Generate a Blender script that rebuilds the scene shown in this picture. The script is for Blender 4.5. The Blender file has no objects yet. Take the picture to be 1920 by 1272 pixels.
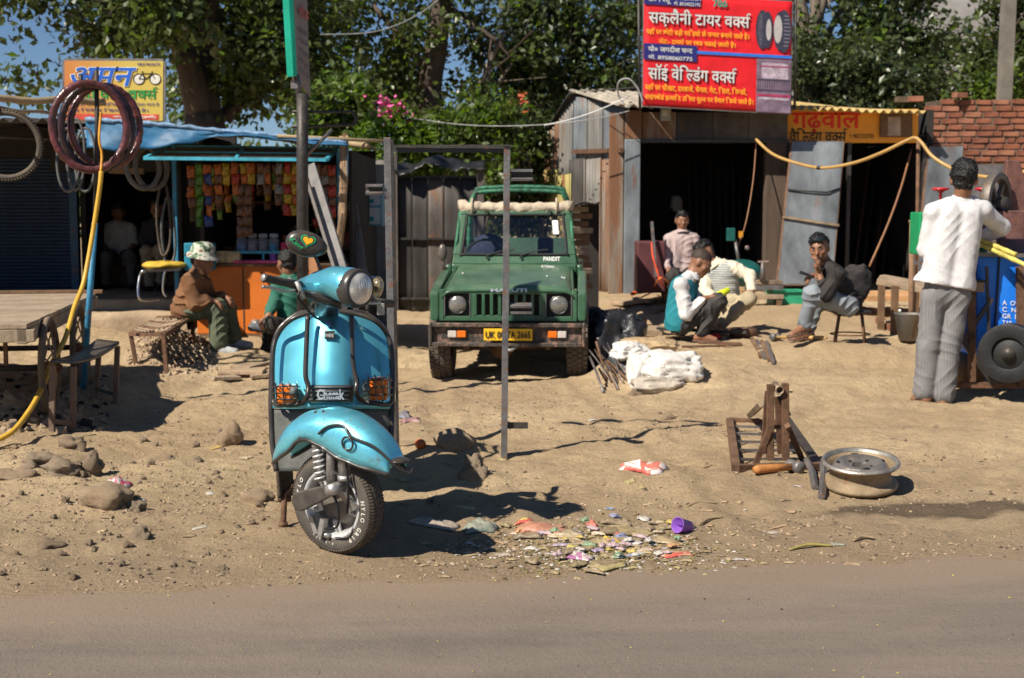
import bpy,math,random
import numpy as np
from mathutils import Vector as V,Matrix,noise as mnoise
S=bpy.context.scene
C=S.collection
R=math.radians
# ------ camera, sky, sun, exposure
F,PITCH,CAMZ=2500.0,R(5.4),1.4
cd=bpy.data.cameras.new('camera');cam=bpy.data.objects.new('camera',cd);C.objects.link(cam)
cam.location=(0,0,CAMZ);cam.rotation_euler=(R(90)-PITCH,0,0)
cd.sensor_width=36;cd.lens=36*F/1920;cd.clip_start=.05;cd.clip_end=3000
cd.dof.use_dof=True;cd.dof.focus_distance=5.4;cd.dof.aperture_fstop=5.0
S.camera=cam
SUN_EL,SUN_AZ=44,229
w=bpy.data.worlds.new('World');S.world=w;w.use_nodes=True
nt=w.node_tree;bg=nt.nodes['Background']
sky=nt.nodes.new('ShaderNodeTexSky');sky.sky_type='NISHITA';sky.sun_disc=False
sky.sun_elevation=R(SUN_EL);sky.sun_rotation=R(SUN_AZ)
sky.air_density=1.0;sky.dust_density=.1;sky.ozone_density=5.0;sky.altitude=2500
nt.links.new(sky.outputs[0],bg.inputs[0]);bg.inputs[1].default_value=.055
sd=bpy.data.lights.new('sun','SUN');sd.energy=5.0;sd.angle=R(.55);sd.color=(1,.92,.8)
sun=bpy.data.objects.new('sun',sd);C.objects.link(sun)
tosun=V((math.sin(R(SUN_AZ))*math.cos(R(SUN_EL)),math.cos(R(SUN_AZ))*math.cos(R(SUN_EL)),math.sin(R(SUN_EL))))
sun.rotation_euler=tosun.to_track_quat('Z','Y').to_euler();sun.location=tosun*30
vs=S.view_settings;vs.view_transform='Standard';vs.look='None';vs.gamma=1;vs.use_curve_mapping=False
vs.exposure=.5
S.cycles.max_bounces=6;S.cycles.transparent_max_bounces=8
# ------ picture point -> place
_cp,_sp=math.cos(PITCH),math.sin(PITCH)
def ray(px,py):
 u,v=px-960,636-py
 return V((u,F*_cp+v*_sp,v*_cp-F*_sp))
def at(px,py,Y):
 d=ray(px,py);t=Y/d.y
 return V((d.x*t,Y,CAMZ+d.z*t))
def atz(px,py,z):
 d=ray(px,py);t=(z-CAMZ)/d.z
 return V((d.x*t,d.y*t,z))
 # ------ materials
def _n(nt,kind,**k):
 n=nt.nodes.new('ShaderNode'+kind)
 for a,b in k.items():setattr(n,a,b)
 return n
def srgb(r,g,b):
 f=lambda c:(c/255/12.92) if c<=10 else((c/255+.055)/1.055)**2.4
 return(f(r),f(g),f(b))
MATS={}
def mat(name,col,rough=.6,metal=0,var=.25,vs=5,bump=.15,bs=60,dust=0.,rust=0.,spec=.5,coat=0,emit=0,trans=0,streak=0,alpha=1,fine=.1,ior=1.45,sheen=0,rustcol=(.16,.055,.02),dustcol=(.36,.26,.16)):
 if name in MATS:return MATS[name]
 m=bpy.data.materials.new(name);m.use_nodes=True;MATS[name]=m
 nt=m.node_tree;L=nt.links.new;p=nt.nodes['Principled BSDF']
 tc=_n(nt,'TexCoord')
 n1=_n(nt,'TexNoise');n1.inputs['Scale'].default_value=vs;n1.inputs['Detail'].default_value=5;n1.inputs['Roughness'].default_value=.6
 if streak:
  mp=_n(nt,'Mapping');mp.inputs['Scale'].default_value=(1,1,1/(1+streak));L(tc.outputs['Object'],mp.inputs[0]);src=mp.outputs[0]
 else:src=tc.outputs['Object']
 L(src,n1.inputs['Vector'])
 ramp=_n(nt,'MapRange');ramp.inputs[1].default_value=.3;ramp.inputs[2].default_value=.7
 ramp.inputs[3].default_value=1-var;ramp.inputs[4].default_value=1+var;L(n1.outputs[0],ramp.inputs[0])
 n2=_n(nt,'TexNoise');n2.inputs['Scale'].default_value=bs;n2.inputs['Detail'].default_value=3;L(src,n2.inputs['Vector'])
 r2=_n(nt,'MapRange');r2.inputs[1].default_value=.3;r2.inputs[2].default_value=.7
 r2.inputs[3].default_value=1-fine;r2.inputs[4].default_value=1+fine;L(n2.outputs[0],r2.inputs[0])
 mu=_n(nt,'Math',operation='MULTIPLY');L(ramp.outputs[0],mu.inputs[0]);L(r2.outputs[0],mu.inputs[1])
 vm=_n(nt,'VectorMath',operation='SCALE');vm.inputs[0].default_value=col;L(mu.outputs[0],vm.inputs['Scale'])
 out=vm.outputs[0]
 def mixin(out,fac,c):
  mx=_n(nt,'Mix',data_type='RGBA');L(fac,mx.inputs[0]);L(out,mx.inputs[6]);mx.inputs[7].default_value=(*c,1)
  return mx.outputs[2]
 rg=None
 if rust:
  n3=_n(nt,'TexNoise');n3.inputs['Scale'].default_value=vs*1.7;n3.inputs['Detail'].default_value=8;n3.inputs['Roughness'].default_value=.7;L(src,n3.inputs['Vector'])
  r3=_n(nt,'MapRange');c=.72-.4*rust;r3.inputs[1].default_value=c-.05;r3.inputs[2].default_value=c+.07;L(n3.outputs[0],r3.inputs[0])
  out=mixin(out,r3.outputs[0],rustcol);rg=r3.outputs[0]
 if dust:
  g=_n(nt,'NewGeometry');sx=_n(nt,'SeparateXYZ');L(g.outputs['Normal'],sx.inputs[0])
  r4=_n(nt,'MapRange');r4.inputs[1].default_value=-.3;r4.inputs[2].default_value=1;r4.inputs[3].default_value=dust*.35;r4.inputs[4].default_value=dust*1.3;L(sx.outputs[2],r4.inputs[0])
  m4=_n(nt,'Math',operation='MULTIPLY',use_clamp=True);L(r4.outputs[0],m4.inputs[0]);L(n1.outputs[0],m4.inputs[1])
  out=mixin(out,m4.outputs[0],dustcol)
 L(out,p.inputs['Base Color'])
 p.inputs['Metallic'].default_value=metal;p.inputs['Specular IOR Level'].default_value=spec
 p.inputs['IOR'].default_value=ior
 rr=_n(nt,'MapRange');rr.inputs[3].default_value=max(0,rough-.12*(rough>.1));rr.inputs[4].default_value=min(1,rough+.12*(rough>.1));L(n1.outputs[0],rr.inputs[0]);L(rr.outputs[0],p.inputs['Roughness'])
 if rust and metal:
  im=_n(nt,'MapRange');im.inputs[3].default_value=metal;im.inputs[4].default_value=0;L(rg,im.inputs[0]);L(im.outputs[0],p.inputs['Metallic'])
 if coat:p.inputs['Coat Weight'].default_value=coat;p.inputs['Coat Roughness'].default_value=.08
 if trans:p.inputs['Transmission Weight'].default_value=trans
 if sheen:p.inputs['Sheen Weight'].default_value=0
 if alpha<1:p.inputs['Alpha'].default_value=alpha
 if emit:p.inputs['Emission Color'].default_value=(*col,1);p.inputs['Emission Strength'].default_value=emit
 if bump:
  b=_n(nt,'Bump');b.inputs['Strength'].default_value=bump;b.inputs['Distance'].default_value=.01;L(n2.outputs[0],b.inputs['Height']);L(b.outputs[0],p.inputs['Normal'])
 return m
 # ------ mesh helpers
ROOTM={}
def props(o,label=None,cat=None,group=None,kind=None):
 if label:o['label']=label
 if cat:o['category']=cat
 if group:o['group']=group
 if kind:o['kind']=kind
 return o
def thing(name,label,cat,loc=(0,0,0),rz=0,group=None):
 o=bpy.data.objects.new(name,None);C.objects.link(o);o.empty_display_size=.1
 o.location=loc;o.rotation_euler=(0,0,rz)
 ROOTM[o.name]=Matrix.Translation(V(loc))@Matrix.Rotation(rz,4,'Z')
 return props(o,label,cat,group)
def frame(axis):
 a=V(axis).normalized()
 u=a.cross(V((0,0,1)) if abs(a.z)<.9 else V((0,1,0))).normalized()
 return u,a.cross(u)
class MB:
 def __init__(s):s.v=[];s.f=[];s.mi=[];s.sm=[];s.cur=0
 def add(s,vs,fs,smooth=True):
  b=len(s.v);s.v+=[tuple(x) for x in vs]
  for f in fs:s.f.append([i+b for i in f]);s.mi.append(s.cur);s.sm.append(smooth)
  return s
 def use(s,i):s.cur=i;return s
 def box(s,c,size,rot=None,M=None):
  hx,hy,hz=[q/2 for q in size]
  vs=[V((x,y,z)) for x in(-hx,hx) for y in(-hy,hy) for z in(-hz,hz)]
  if rot is not None:
   m=rot if isinstance(rot,Matrix) else(Matrix.Rotation(rot[2],3,'Z')@Matrix.Rotation(rot[1],3,'Y')@Matrix.Rotation(rot[0],3,'X'))
   vs=[m@q for q in vs]
  vs=[q+V(c) for q in vs]
  return s.add(vs,[(0,1,3,2),(4,6,7,5),(0,4,5,1),(2,3,7,6),(0,2,6,4),(1,5,7,3)],False)
 def bb(s,a,b):
  a=V(a);b=V(b);return s.box((a+b)/2,[abs(q) for q in(b-a)])
 def beam(s,p0,p1,w,h=None,up=(0,0,1)):
  p0=V(p0);p1=V(p1);h=h or w;d=(p1-p0);a=d.normalized()
  x=a.cross(V(up))
  if x.length<1e-3:x=a.cross(V((0,1,0)))
  x.normalize();y=x.cross(a)
  m=Matrix((x,a,y)).transposed()
  return s.box((p0+p1)/2,(w,d.length,h),m)
 def tube(s,pts,r,n=8,closed=False,cap=True,flat=None):
  pts=[V(p) for p in pts];k=len(pts)
  rs=r if isinstance(r,(list,tuple)) else[r]*k
  vs=[];u=None
  for i,p in enumerate(pts):
   if closed:t=pts[(i+1)%k]-pts[i-1]
   else:t=pts[min(i+1,k-1)]-pts[max(i-1,0)]
   if t.length<1e-9:t=V((0,0,1))
   t.normalize()
   if u is None:u,_=frame(t)
   u=(u-t*u.dot(t))
   if u.length<1e-5:u,_=frame(t)
   u.normalize();w_=t.cross(u)
   for j in range(n):
    a=2*math.pi*j/n
    vs.append(p+(u*math.cos(a)+w_*math.sin(a))*rs[i])
  fs=[]
  for i in range(k if closed else k-1):
   i2=(i+1)%k
   for j in range(n):
    j2=(j+1)%n
    fs.append((i*n+j,i*n+j2,i2*n+j2,i2*n+j))
  if cap and not closed:fs+=[tuple(range(n))[::-1],tuple((k-1)*n+j for j in range(n))]
  return s.add(vs,fs,n>5)
 def cyl(s,p0,p1,r0,r1=None,n=14,cap=True):
  return s.tube([p0,p1],[r0,r0 if r1 is None else r1],n,cap=cap)
 def lathe(s,prof,c=(0,0,0),axis=(0,0,1),n=24,closed=False,arc=None,flip=False):
  u,w_=frame(axis);a=V(axis).normalized();c=V(c);vs=[];k=len(prof)
  a0,a1=arc or(0,2*math.pi);m=n if arc is None else n+1
  for j in range(m):
   t=a0+(a1-a0)*j/n;d=u*math.cos(t)+w_*math.sin(t)
   for r,h in prof:vs.append(c+d*r+a*h)
  fs=[]
  for j in range(n):
   j2=(j+1)%m
   for i in range(k if closed else k-1):
    i2=(i+1)%k
    q=(j*k+i,j2*k+i,j2*k+i2,j*k+i2)
    fs.append(q[::-1] if flip else q)
  return s.add(vs,fs)
 def loft(s,secs,closed=True,cap=True,smooth=True):
  n=len(secs[0]);vs=[p for q in secs for p in q];fs=[]
  for i in range(len(secs)-1):
   for j in range(n if closed else n-1):
    j2=(j+1)%n
    fs.append((i*n+j,i*n+j2,(i+1)*n+j2,(i+1)*n+j))
  if cap and closed:fs+=[tuple(range(n))[::-1],tuple((len(secs)-1)*n+j for j in range(n))]
  return s.add(vs,fs,smooth)
 def ell(s,c,r,n=12,m=8,M=None):
  c=V(c);r=r if isinstance(r,(tuple,list)) else(r,r,r);vs=[]
  for i in range(m+1):
   ph=math.pi*i/m
   for j in range(n):
    t=2*math.pi*j/n
    q=V((r[0]*math.sin(ph)*math.cos(t),r[1]*math.sin(ph)*math.sin(t),r[2]*math.cos(ph)))
    vs.append(c+(M@q if M is not None else q))
  fs=[(i*n+j,(i+1)*n+j,(i+1)*n+(j+1)%n,i*n+(j+1)%n) for i in range(m) for j in range(n)]
  return s.add(vs,fs)
 def prism(s,poly,d,smooth=False):
  n=len(poly);d=V(d);vs=[V(p) for p in poly]+[V(p)+d for p in poly]
  fs=[tuple(range(n))[::-1],tuple(range(n,2*n))]+[(i,(i+1)%n,(i+1)%n+n,i+n) for i in range(n)]
  return s.add(vs,fs,smooth)
 def grid(s,fn,nu,nv,smooth=True):
  vs=[fn(i/nu,j/nv) for i in range(nu+1) for j in range(nv+1)]
  fs=[(i*(nv+1)+j,(i+1)*(nv+1)+j,(i+1)*(nv+1)+j+1,i*(nv+1)+j+1) for i in range(nu) for j in range(nv)]
  return s.add(vs,fs,smooth)
 def sheet(s,fn,nu,nv,th=.004):
  P=[[V(fn(i/nu,j/nv)) for j in range(nv+1)] for i in range(nu+1)]
  N=[[None]*(nv+1) for _ in range(nu+1)]
  for i in range(nu+1):
   for j in range(nv+1):
    a=P[min(i+1,nu)][j]-P[max(i-1,0)][j];b=P[i][min(j+1,nv)]-P[i][max(j-1,0)]
    q=a.cross(b);N[i][j]=q.normalized() if q.length>1e-12 else V((0,0,1))
  W_=nv+1
  top=[P[i][j]+N[i][j]*th/2 for i in range(nu+1) for j in range(W_)]
  bot=[P[i][j]-N[i][j]*th/2 for i in range(nu+1) for j in range(W_)]
  o=len(top);fs=[]
  for i in range(nu):
   for j in range(nv):
    a,b,c,d=i*W_+j,(i+1)*W_+j,(i+1)*W_+j+1,i*W_+j+1
    fs+=[(a,b,c,d),(a+o,d+o,c+o,b+o)]
  for i in range(nu):
   a,b=i*W_,(i+1)*W_;fs.append((a,a+o,b+o,b));a,b=a+nv,b+nv;fs.append((a,b,b+o,a+o))
  for j in range(nv):
   a,b=j,j+1;fs.append((a,b,b+o,a+o));a,b=a+nu*W_,b+nu*W_;fs.append((a,a+o,b+o,b))
  return s.add(top+bot,fs)
 def xf(s,M):s.v=[tuple(M@V(p)) for p in s.v];return s
 def jit(s,amp,sc,seed=0):
  s.v=[tuple(V(p)+mnoise.noise_vector(V(p)*sc+V((seed*7.3,0,0)))*amp) for p in s.v];return s
 def build(s,name,m,parent=None,local=False,bevel=0,sub=0,label=None,cat=None,group=None,kind=None):
  me=bpy.data.meshes.new(name)
  vs=s.v
  loc=None
  if parent is not None and not local:
   r=parent
   while r.parent:r=r.parent
   Mi=ROOTM[r.name].inverted() if r.name in ROOTM else Matrix.Translation(-r.location)
   vs=[tuple(Mi@V(p)) for p in vs]
  elif parent is None and not local:
   a=np.array(vs);lo=a.min(0);hi=a.max(0);loc=((lo[0]+hi[0])/2,(lo[1]+hi[1])/2,lo[2])
   vs=(a-np.array(loc)).tolist()
  me.from_pydata(vs,[],s.f);me.validate(clean_customdata=False)
  for q in(m if isinstance(m,(list,tuple)) else[m]):me.materials.append(q)
  if len(me.polygons)==len(s.f):
   me.polygons.foreach_set('material_index',s.mi);me.polygons.foreach_set('use_smooth',s.sm)
  o=bpy.data.objects.new(name,me);C.objects.link(o)
  if parent is not None:o.parent=parent
  elif loc:o.location=loc
  if bevel:
   b=o.modifiers.new('bevel','BEVEL');b.width=bevel;b.segments=2;b.limit_method='ANGLE';b.angle_limit=R(40)
  if sub:
   b=o.modifiers.new('sub','SUBSURF');b.levels=sub;b.render_levels=sub
  return props(o,label,cat,group,kind)
def copy_tree(o,parent=None):
 c=o.copy();C.objects.link(c)
 if parent:c.parent=parent
 for ch in list(o.children):copy_tree(ch,c)
 return c
def catenary(a,b,sag,n=14):
 a=V(a);b=V(b);return[a.lerp(b,i/n)-V((0,0,sag*4*(i/n)*(1-i/n))) for i in range(n+1)]
def spline(P,n=8,closed=False):
 P=[V(p) for p in P];k=len(P);out=[]
 for i in range(k if closed else k-1):
  p0,p1,p2,p3=(P[(i-1)%k],P[i],P[(i+1)%k],P[(i+2)%k]) if closed else(P[max(i-1,0)],P[i],P[i+1],P[min(i+2,k-1)])
  for j in range(n):
   t=j/n
   out.append(.5*((2*p1)+(p2-p0)*t+(2*p0-5*p1+4*p2-p3)*t*t+(3*p1-p0-3*p2+p3)*t**3))
 if not closed:out.append(P[-1])
 return out
 # ------ ground height
_cps=[(0,5.5,0),(500,5.4,0),(960,5.5,0),(1500,5.6,0),(1900,5.8,0),(-400,7,.05),(2300,7,.03),(0,7,.05),(300,7,.025),(630,7,0),(960,7.6,0),(1400,7.3,.02),(1800,7.3,.02),(1100,8.3,.01),(1250,8.6,.03),(60,8.3,.13),(115,9.6,.15),(-300,9,.15),(140,8.1,.02),(250,8.5,.01),(450,9.5,.03),(560,8.6,0),(300,11,.1),(400,12,.14),(250,13,.19),(500,13.5,.18),(600,12,.08),(100,13,.2),(-300,13,.2),(740,10,0),(850,11.5,-.04),(1050,11.5,-.04),(950,14,-.03),(850,17,-.02),(740,12,-.03),(960,10.3,-.02),(1090,10.4,-.02),(1130,12.5,0),(1120,14,0),(1250,10.3,.1),(1180,9.9,.02),(1220,11.2,.2),(1750,9.7,.0),(1900,9.7,.01),(1600,9.4,.01),(1450,9.9,.09),(1350,10.6,.16),(1600,10.5,.12),(1300,12.3,.22),(1550,11.6,.25),(1700,12,.24),(1900,12,.22),(1210,13,.27),(1180,17.5,.35),(1700,17.5,.38),(1500,15,.33),(1900,16,.36),(2300,12,.2)]
_cx=np.array([(p-960)/F*y for p,y,z in _cps]);_cy=np.array([y for p,y,z in _cps]);_cz=np.array([z for p,y,z in _cps])
def _vn(x,y,seed):
 xi=np.floor(x).astype(int);yi=np.floor(y).astype(int);fx=x-xi;fy=y-yi
 fx=fx*fx*(3-2*fx);fy=fy*fy*(3-2*fy)
 def h(a,b):
  n=(a*374761393+b*668265263+seed*974711)&0x7fffffff
  n=((n^(n>>13))*1274126177)&0x7fffffff
  return((n^(n>>16))&0xffff)/65535.0
 return(h(xi,yi)*(1-fx)+h(xi+1,yi)*fx)*(1-fy)+(h(xi,yi+1)*(1-fx)+h(xi+1,yi+1)*fx)*fy-.5
def road_edge(x):return 4.76+(x+1.82)*.155+.03*np.sin(x*2.3)+.015*np.sin(x*7.1)
_humps=[(at(860,830,7.55),.3,.09,.055),(at(1030,795,8.2),.45,.12,.06),(at(890,900,6.75),.13,.1,.06),(at(800,880,6.9),.3,.12,.03),(at(1080,835,7.8),.5,.1,.02),(at(470,935,6.3),.12,.09,.035),(at(1200,905,6.9),.4,.1,.025),(at(60,880,6.9),.3,.2,.04),(at(560,800,8),.3,.12,.04)]
def gza(x,y):
 x=np.asarray(x,float);y=np.asarray(y,float);num=0;den=0
 for a,b,c in zip(_cx,_cy,_cz):
  w_=1/(((x-a)**2+(y-b)**2)+.02)**2.2;num=num+w_*c;den=den+w_
 z=num/den
 e=np.clip((y-road_edge(x))/.35,-1,1)
 dirt=np.clip((y-road_edge(x))/.5,0,1)
 z=z+.02*e+.012*_vn(x*6,y*9,41)*(1-np.abs(e))+dirt*(.05*_vn(x*1.1,y*1.6,1)+.032*_vn(x*3.1,y*4.2,2)+.026*_vn(x*8,y*10,3)+.017*_vn(x*16,y*19,4)+.013*np.abs(_vn(x*1.3,y*11,51))+.010*_vn(x*29,y*29,8))+.006*_vn(x*5,y*7,6)+.004*_vn(x*14,y*17,7)
 for p,sx,sy,h in _humps:z=z+h*np.exp(-((x-p.x)/sx)**2-((y-p.y)/sy)**2)
 for xc in(-.62,.56):t=x-xc-.035*np.clip(11-y,0,9)**1.7;z=z-(.020*np.exp(-(t/.085)**2)*(.75+.25*np.sin(y*55+30*np.abs(t)))-.010*np.exp(-((np.abs(t)-.14)/.05)**2))*np.clip((y-5.3)/.6,0,1)*np.clip((11-y)/.5,0,1)
 far=np.clip((y-30)/40,0,1);z=z*(1-far)+.3*far
 return z
_tx,_ty=np.arange(-9,10,.05),np.arange(3,31,.05);_TZ=gza(*np.meshgrid(_tx,_ty,indexing='ij'))
def gzl(x,y):
 a=np.clip((np.asarray(x)+9)/.05,0,len(_tx)-1.001);b=np.clip((np.asarray(y)-3)/.05,0,len(_ty)-1.001);i=a.astype(int);j=b.astype(int);a=a-i;b=b-j
 return(_TZ[i,j]*(1-a)+_TZ[i+1,j]*a)*(1-b)+(_TZ[i,j+1]*(1-a)+_TZ[i+1,j+1]*a)*b
def gz(x,y):return float(gzl(np.array([x]),np.array([y]))[0])
def g(px,py):
 d=ray(px,py);lo,hi=3/d.y,30/d.y;n=260
 t=np.linspace(lo,hi,n);z=CAMZ+d.z*t-gzl(d.x*t,d.y*t)
 k=int(np.argmax(z<0)) or n-1
 t0,t1=t[k-1],t[k];q=t0+(t1-t0)*z[k-1]/(z[k-1]-z[k]+1e-9)
 p=V((d.x*q,d.y*q,0));p.z=gz(p.x,p.y);return p
def onz(px,Y):x=at(px,700,Y).x;return V((x,Y,gz(x,Y)))
def _axis(lo,a,b,hi,step,nfar):
 near=np.arange(a,b+1e-6,step);k=np.linspace(1,0,nfar,endpoint=False)**2.2
 return np.concatenate([a-(a-lo)*k,near,(b+(hi-b)*k)[::-1]])
gx_=_axis(-500,-4.6,5.2,500,.032,26);gy_=_axis(-300,4.2,13.5,900,.032,40)
XX,YY=np.meshgrid(gx_,gy_,indexing='ij');ZZ=gza(XX,YY)
def npmesh(name,verts,quads,m,smooth=True):
 me=bpy.data.meshes.new(name);nv=len(verts);nf=len(quads);k=quads.shape[1]
 me.vertices.add(nv);me.vertices.foreach_set('co',np.asarray(verts,np.float32).ravel())
 me.loops.add(nf*k);me.loops.foreach_set('vertex_index',np.asarray(quads,np.int32).ravel())
 me.polygons.add(nf);me.polygons.foreach_set('loop_start',np.arange(nf,dtype=np.int32)*k);me.polygons.foreach_set('loop_total',np.full(nf,k,np.int32))
 me.polygons.foreach_set('use_smooth',np.full(nf,smooth));me.update(calc_edges=True)
 for q in(m if isinstance(m,list) else[m]):me.materials.append(q)
 return me
def gquads(a,b):
 i,j=np.meshgrid(np.arange(a-1),np.arange(b-1),indexing='ij');k=(i*b+j).ravel()
 return np.stack([k,k+b,k+b+1,k+1],1)
def ground_mat():
 m=bpy.data.materials.new('dirt');m.use_nodes=True;nt=m.node_tree;L=nt.links.new;p=nt.nodes['Principled BSDF']
 tc=_n(nt,'TexCoord');pos=tc.outputs['Object']
 def noise(sc,det=6,ro=.6,warp=None):
  n=_n(nt,'TexNoise');n.inputs['Scale'].default_value=sc;n.inputs['Detail'].default_value=det;n.inputs['Roughness'].default_value=ro;L(pos,n.inputs['Vector']);return n.outputs[0]
 def rng(s,a,b,c=0,d=1):
  r=_n(nt,'MapRange');r.inputs[1].default_value=a;r.inputs[2].default_value=b;r.inputs[3].default_value=c;r.inputs[4].default_value=d;L(s,r.inputs[0]);return r.outputs[0]
 def mix(f,a,b):
  x=_n(nt,'Mix',data_type='RGBA');L(f,x.inputs[0])
  for s,q in((6,a),(7,b)):
   if isinstance(q,tuple):x.inputs[s].default_value=(*q,1)
   else:L(q,x.inputs[s])
  return x.outputs[2]
 c=mix(rng(noise(.55),.38,.62),(.55,.40,.235),(.78,.60,.365))
 c=mix(rng(noise(2.2,8,.7),.40,.66),c,(.48,.345,.21))
 c=mix(rng(noise(5.5,8,.75),.53,.71,0,.6),c,(.36,.255,.16))
 c=mix(rng(noise(17,8,.8),.56,.69,0,.4),c,(.23,.165,.105))
 c=mix(rng(noise(40,4,.7),.58,.75,0,.55),c,(.56,.42,.27))
 c=mix(rng(noise(70,3,.7),.60,.72,0,.6),c,(.17,.12,.075))
 sx=_n(nt,'SeparateXYZ');L(pos,sx.inputs[0])
 ma=_n(nt,'Math',operation='MULTIPLY_ADD');L(sx.outputs[0],ma.inputs[0]);ma.inputs[1].default_value=-.155;L(sx.outputs[1],ma.inputs[2])
 mb=_n(nt,'Math',operation='MULTIPLY_ADD');L(noise(1.6),mb.inputs[0]);mb.inputs[1].default_value=1.3;L(ma.outputs[0],mb.inputs[2])
 c=mix(rng(mb.outputs[0],5.6,7.6,.85,0),c,(.40,.295,.195))
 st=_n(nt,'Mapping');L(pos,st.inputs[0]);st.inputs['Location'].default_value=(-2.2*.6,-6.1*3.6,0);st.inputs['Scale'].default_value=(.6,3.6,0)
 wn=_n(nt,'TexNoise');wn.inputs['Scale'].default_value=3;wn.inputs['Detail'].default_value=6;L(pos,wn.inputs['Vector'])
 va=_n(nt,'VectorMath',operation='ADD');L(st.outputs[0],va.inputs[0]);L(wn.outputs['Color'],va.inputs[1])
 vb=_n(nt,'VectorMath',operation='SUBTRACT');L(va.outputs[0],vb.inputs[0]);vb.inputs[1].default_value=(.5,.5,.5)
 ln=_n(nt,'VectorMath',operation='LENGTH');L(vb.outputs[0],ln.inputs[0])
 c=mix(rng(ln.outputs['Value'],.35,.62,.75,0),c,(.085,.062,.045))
 L(c,p.inputs['Base Color']);p.inputs['Roughness'].default_value=.95;p.inputs['Specular IOR Level'].default_value=.15
 b1=_n(nt,'Bump');b1.inputs['Strength'].default_value=1;b1.inputs['Distance'].default_value=.045;L(noise(28,8,.75),b1.inputs['Height'])
 b2=_n(nt,'Bump');b2.inputs['Strength'].default_value=.5;b2.inputs['Distance'].default_value=.006;L(noise(120,4,.7),b2.inputs['Height']);L(b1.outputs[0],b2.inputs['Normal'])
 L(b2.outputs[0],p.inputs['Normal']);return m
M_dirt=ground_mat()
o=bpy.data.objects.new('ground',npmesh('ground',np.stack([XX.ravel(),YY.ravel(),ZZ.ravel()],1),gquads(len(gx_),len(gy_)),M_dirt));C.objects.link(o);o['kind']='structure'
rx=np.linspace(-60,60,240);ry=np.concatenate([np.linspace(-4,3.5,12),np.linspace(3.6,7,40)])
RX,RY=np.meshgrid(rx,ry,indexing='ij');edge=4.76+(RX+1.82)*.155
RY2=RY.copy();RZ=np.full(RX.shape,.001);RY2=np.where(RY>3.5,3.5+(RY-3.5)/3.5*(edge+.35-3.5),RY)
RZ-=np.clip((RY2-edge)/.35,0,1)*.03
def road_mat():
 m=bpy.data.materials.new('dusty_tarmac');m.use_nodes=True;nt=m.node_tree;L=nt.links.new;p=nt.nodes['Principled BSDF']
 tc=_n(nt,'TexCoord');pos=tc.outputs['Object']
 mp=_n(nt,'Mapping');mp.inputs['Rotation'].default_value=(0,0,-.154);mp.inputs['Scale'].default_value=(.35,1.6,1);L(pos,mp.inputs[0])
 n1=_n(nt,'TexNoise');n1.inputs['Scale'].default_value=1.6;n1.inputs['Detail'].default_value=8;n1.inputs['Roughness'].default_value=.62;L(mp.outputs[0],n1.inputs['Vector'])
 n2=_n(nt,'TexNoise');n2.inputs['Scale'].default_value=160;n2.inputs['Detail'].default_value=3;L(pos,n2.inputs['Vector'])
 n3=_n(nt,'TexVoronoi');n3.inputs['Scale'].default_value=110;L(pos,n3.inputs['Vector'])
 n4=_n(nt,'TexNoise');n4.inputs['Scale'].default_value=36;n4.inputs['Detail'].default_value=5;n4.inputs['Roughness'].default_value=.75;L(pos,n4.inputs['Vector'])
 def rng(s,a,b,c=0,d=1):
  r=_n(nt,'MapRange');r.inputs[1].default_value=a;r.inputs[2].default_value=b;r.inputs[3].default_value=c;r.inputs[4].default_value=d;L(s,r.inputs[0]);return r.outputs[0]
 def mix(f,a,b):
  x=_n(nt,'Mix',data_type='RGBA');L(f,x.inputs[0])
  for s,q in((6,a),(7,b)):
   if isinstance(q,tuple):x.inputs[s].default_value=(*q,1)
   else:L(q,x.inputs[s])
  return x.outputs[2]
 c=mix(rng(n1.outputs[0],.35,.65),(.152,.126,.104),(.215,.175,.142))
 c=mix(rng(n2.outputs[0],.55,.75,0,.6),c,(.30,.24,.19));c=mix(rng(n2.outputs[0],.25,.42,.55,0),c,(.07,.055,.048))
 c=mix(rng(n4.outputs[0],.60,.72,0,.85),c,(.055,.046,.04));n5=_n(nt,'TexNoise');n5.inputs['Scale'].default_value=1.1;n5.inputs['Detail'].default_value=9;n5.inputs['Roughness'].default_value=.7;L(pos,n5.inputs['Vector']);c=mix(rng(n5.outputs[0],.52,.66,0,.55),c,(.12,.098,.082));c=mix(rng(n5.outputs[0],.30,.42,.45,0),c,(.27,.21,.16))
 sx=_n(nt,'SeparateXYZ');L(pos,sx.inputs[0]);ma=_n(nt,'Math',operation='MULTIPLY_ADD');L(sx.outputs[0],ma.inputs[0]);ma.inputs[1].default_value=-.155;L(sx.outputs[1],ma.inputs[2])
 mb=_n(nt,'Math',operation='MULTIPLY_ADD');L(n1.outputs[0],mb.inputs[0]);mb.inputs[1].default_value=.5;L(ma.outputs[0],mb.inputs[2])
 c=mix(rng(mb.outputs[0],4.65,5.28,0,.95),c,(.255,.19,.135))
 L(c,p.inputs['Base Color']);p.inputs['Roughness'].default_value=.9;p.inputs['Specular IOR Level'].default_value=.25
 b=_n(nt,'Bump');b.inputs['Strength'].default_value=.22;b.inputs['Distance'].default_value=.004;L(n3.outputs[0],b.inputs['Height'])
 b2=_n(nt,'Bump');b2.inputs['Strength'].default_value=.35;b2.inputs['Distance'].default_value=.02;L(n4.outputs[0],b2.inputs['Height']);L(b.outputs[0],b2.inputs['Normal']);L(b2.outputs[0],p.inputs['Normal']);return m
o=bpy.data.objects.new('road',npmesh('road',np.stack([RX.ravel(),RY2.ravel(),RZ.ravel()],1),gquads(*RX.shape),road_mat()));C.objects.link(o);o['kind']='structure'
hx=np.linspace(-600,900,120);hy=np.linspace(560,1000,30);HX,HY=np.meshgrid(hx,hy,indexing='ij')
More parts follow.
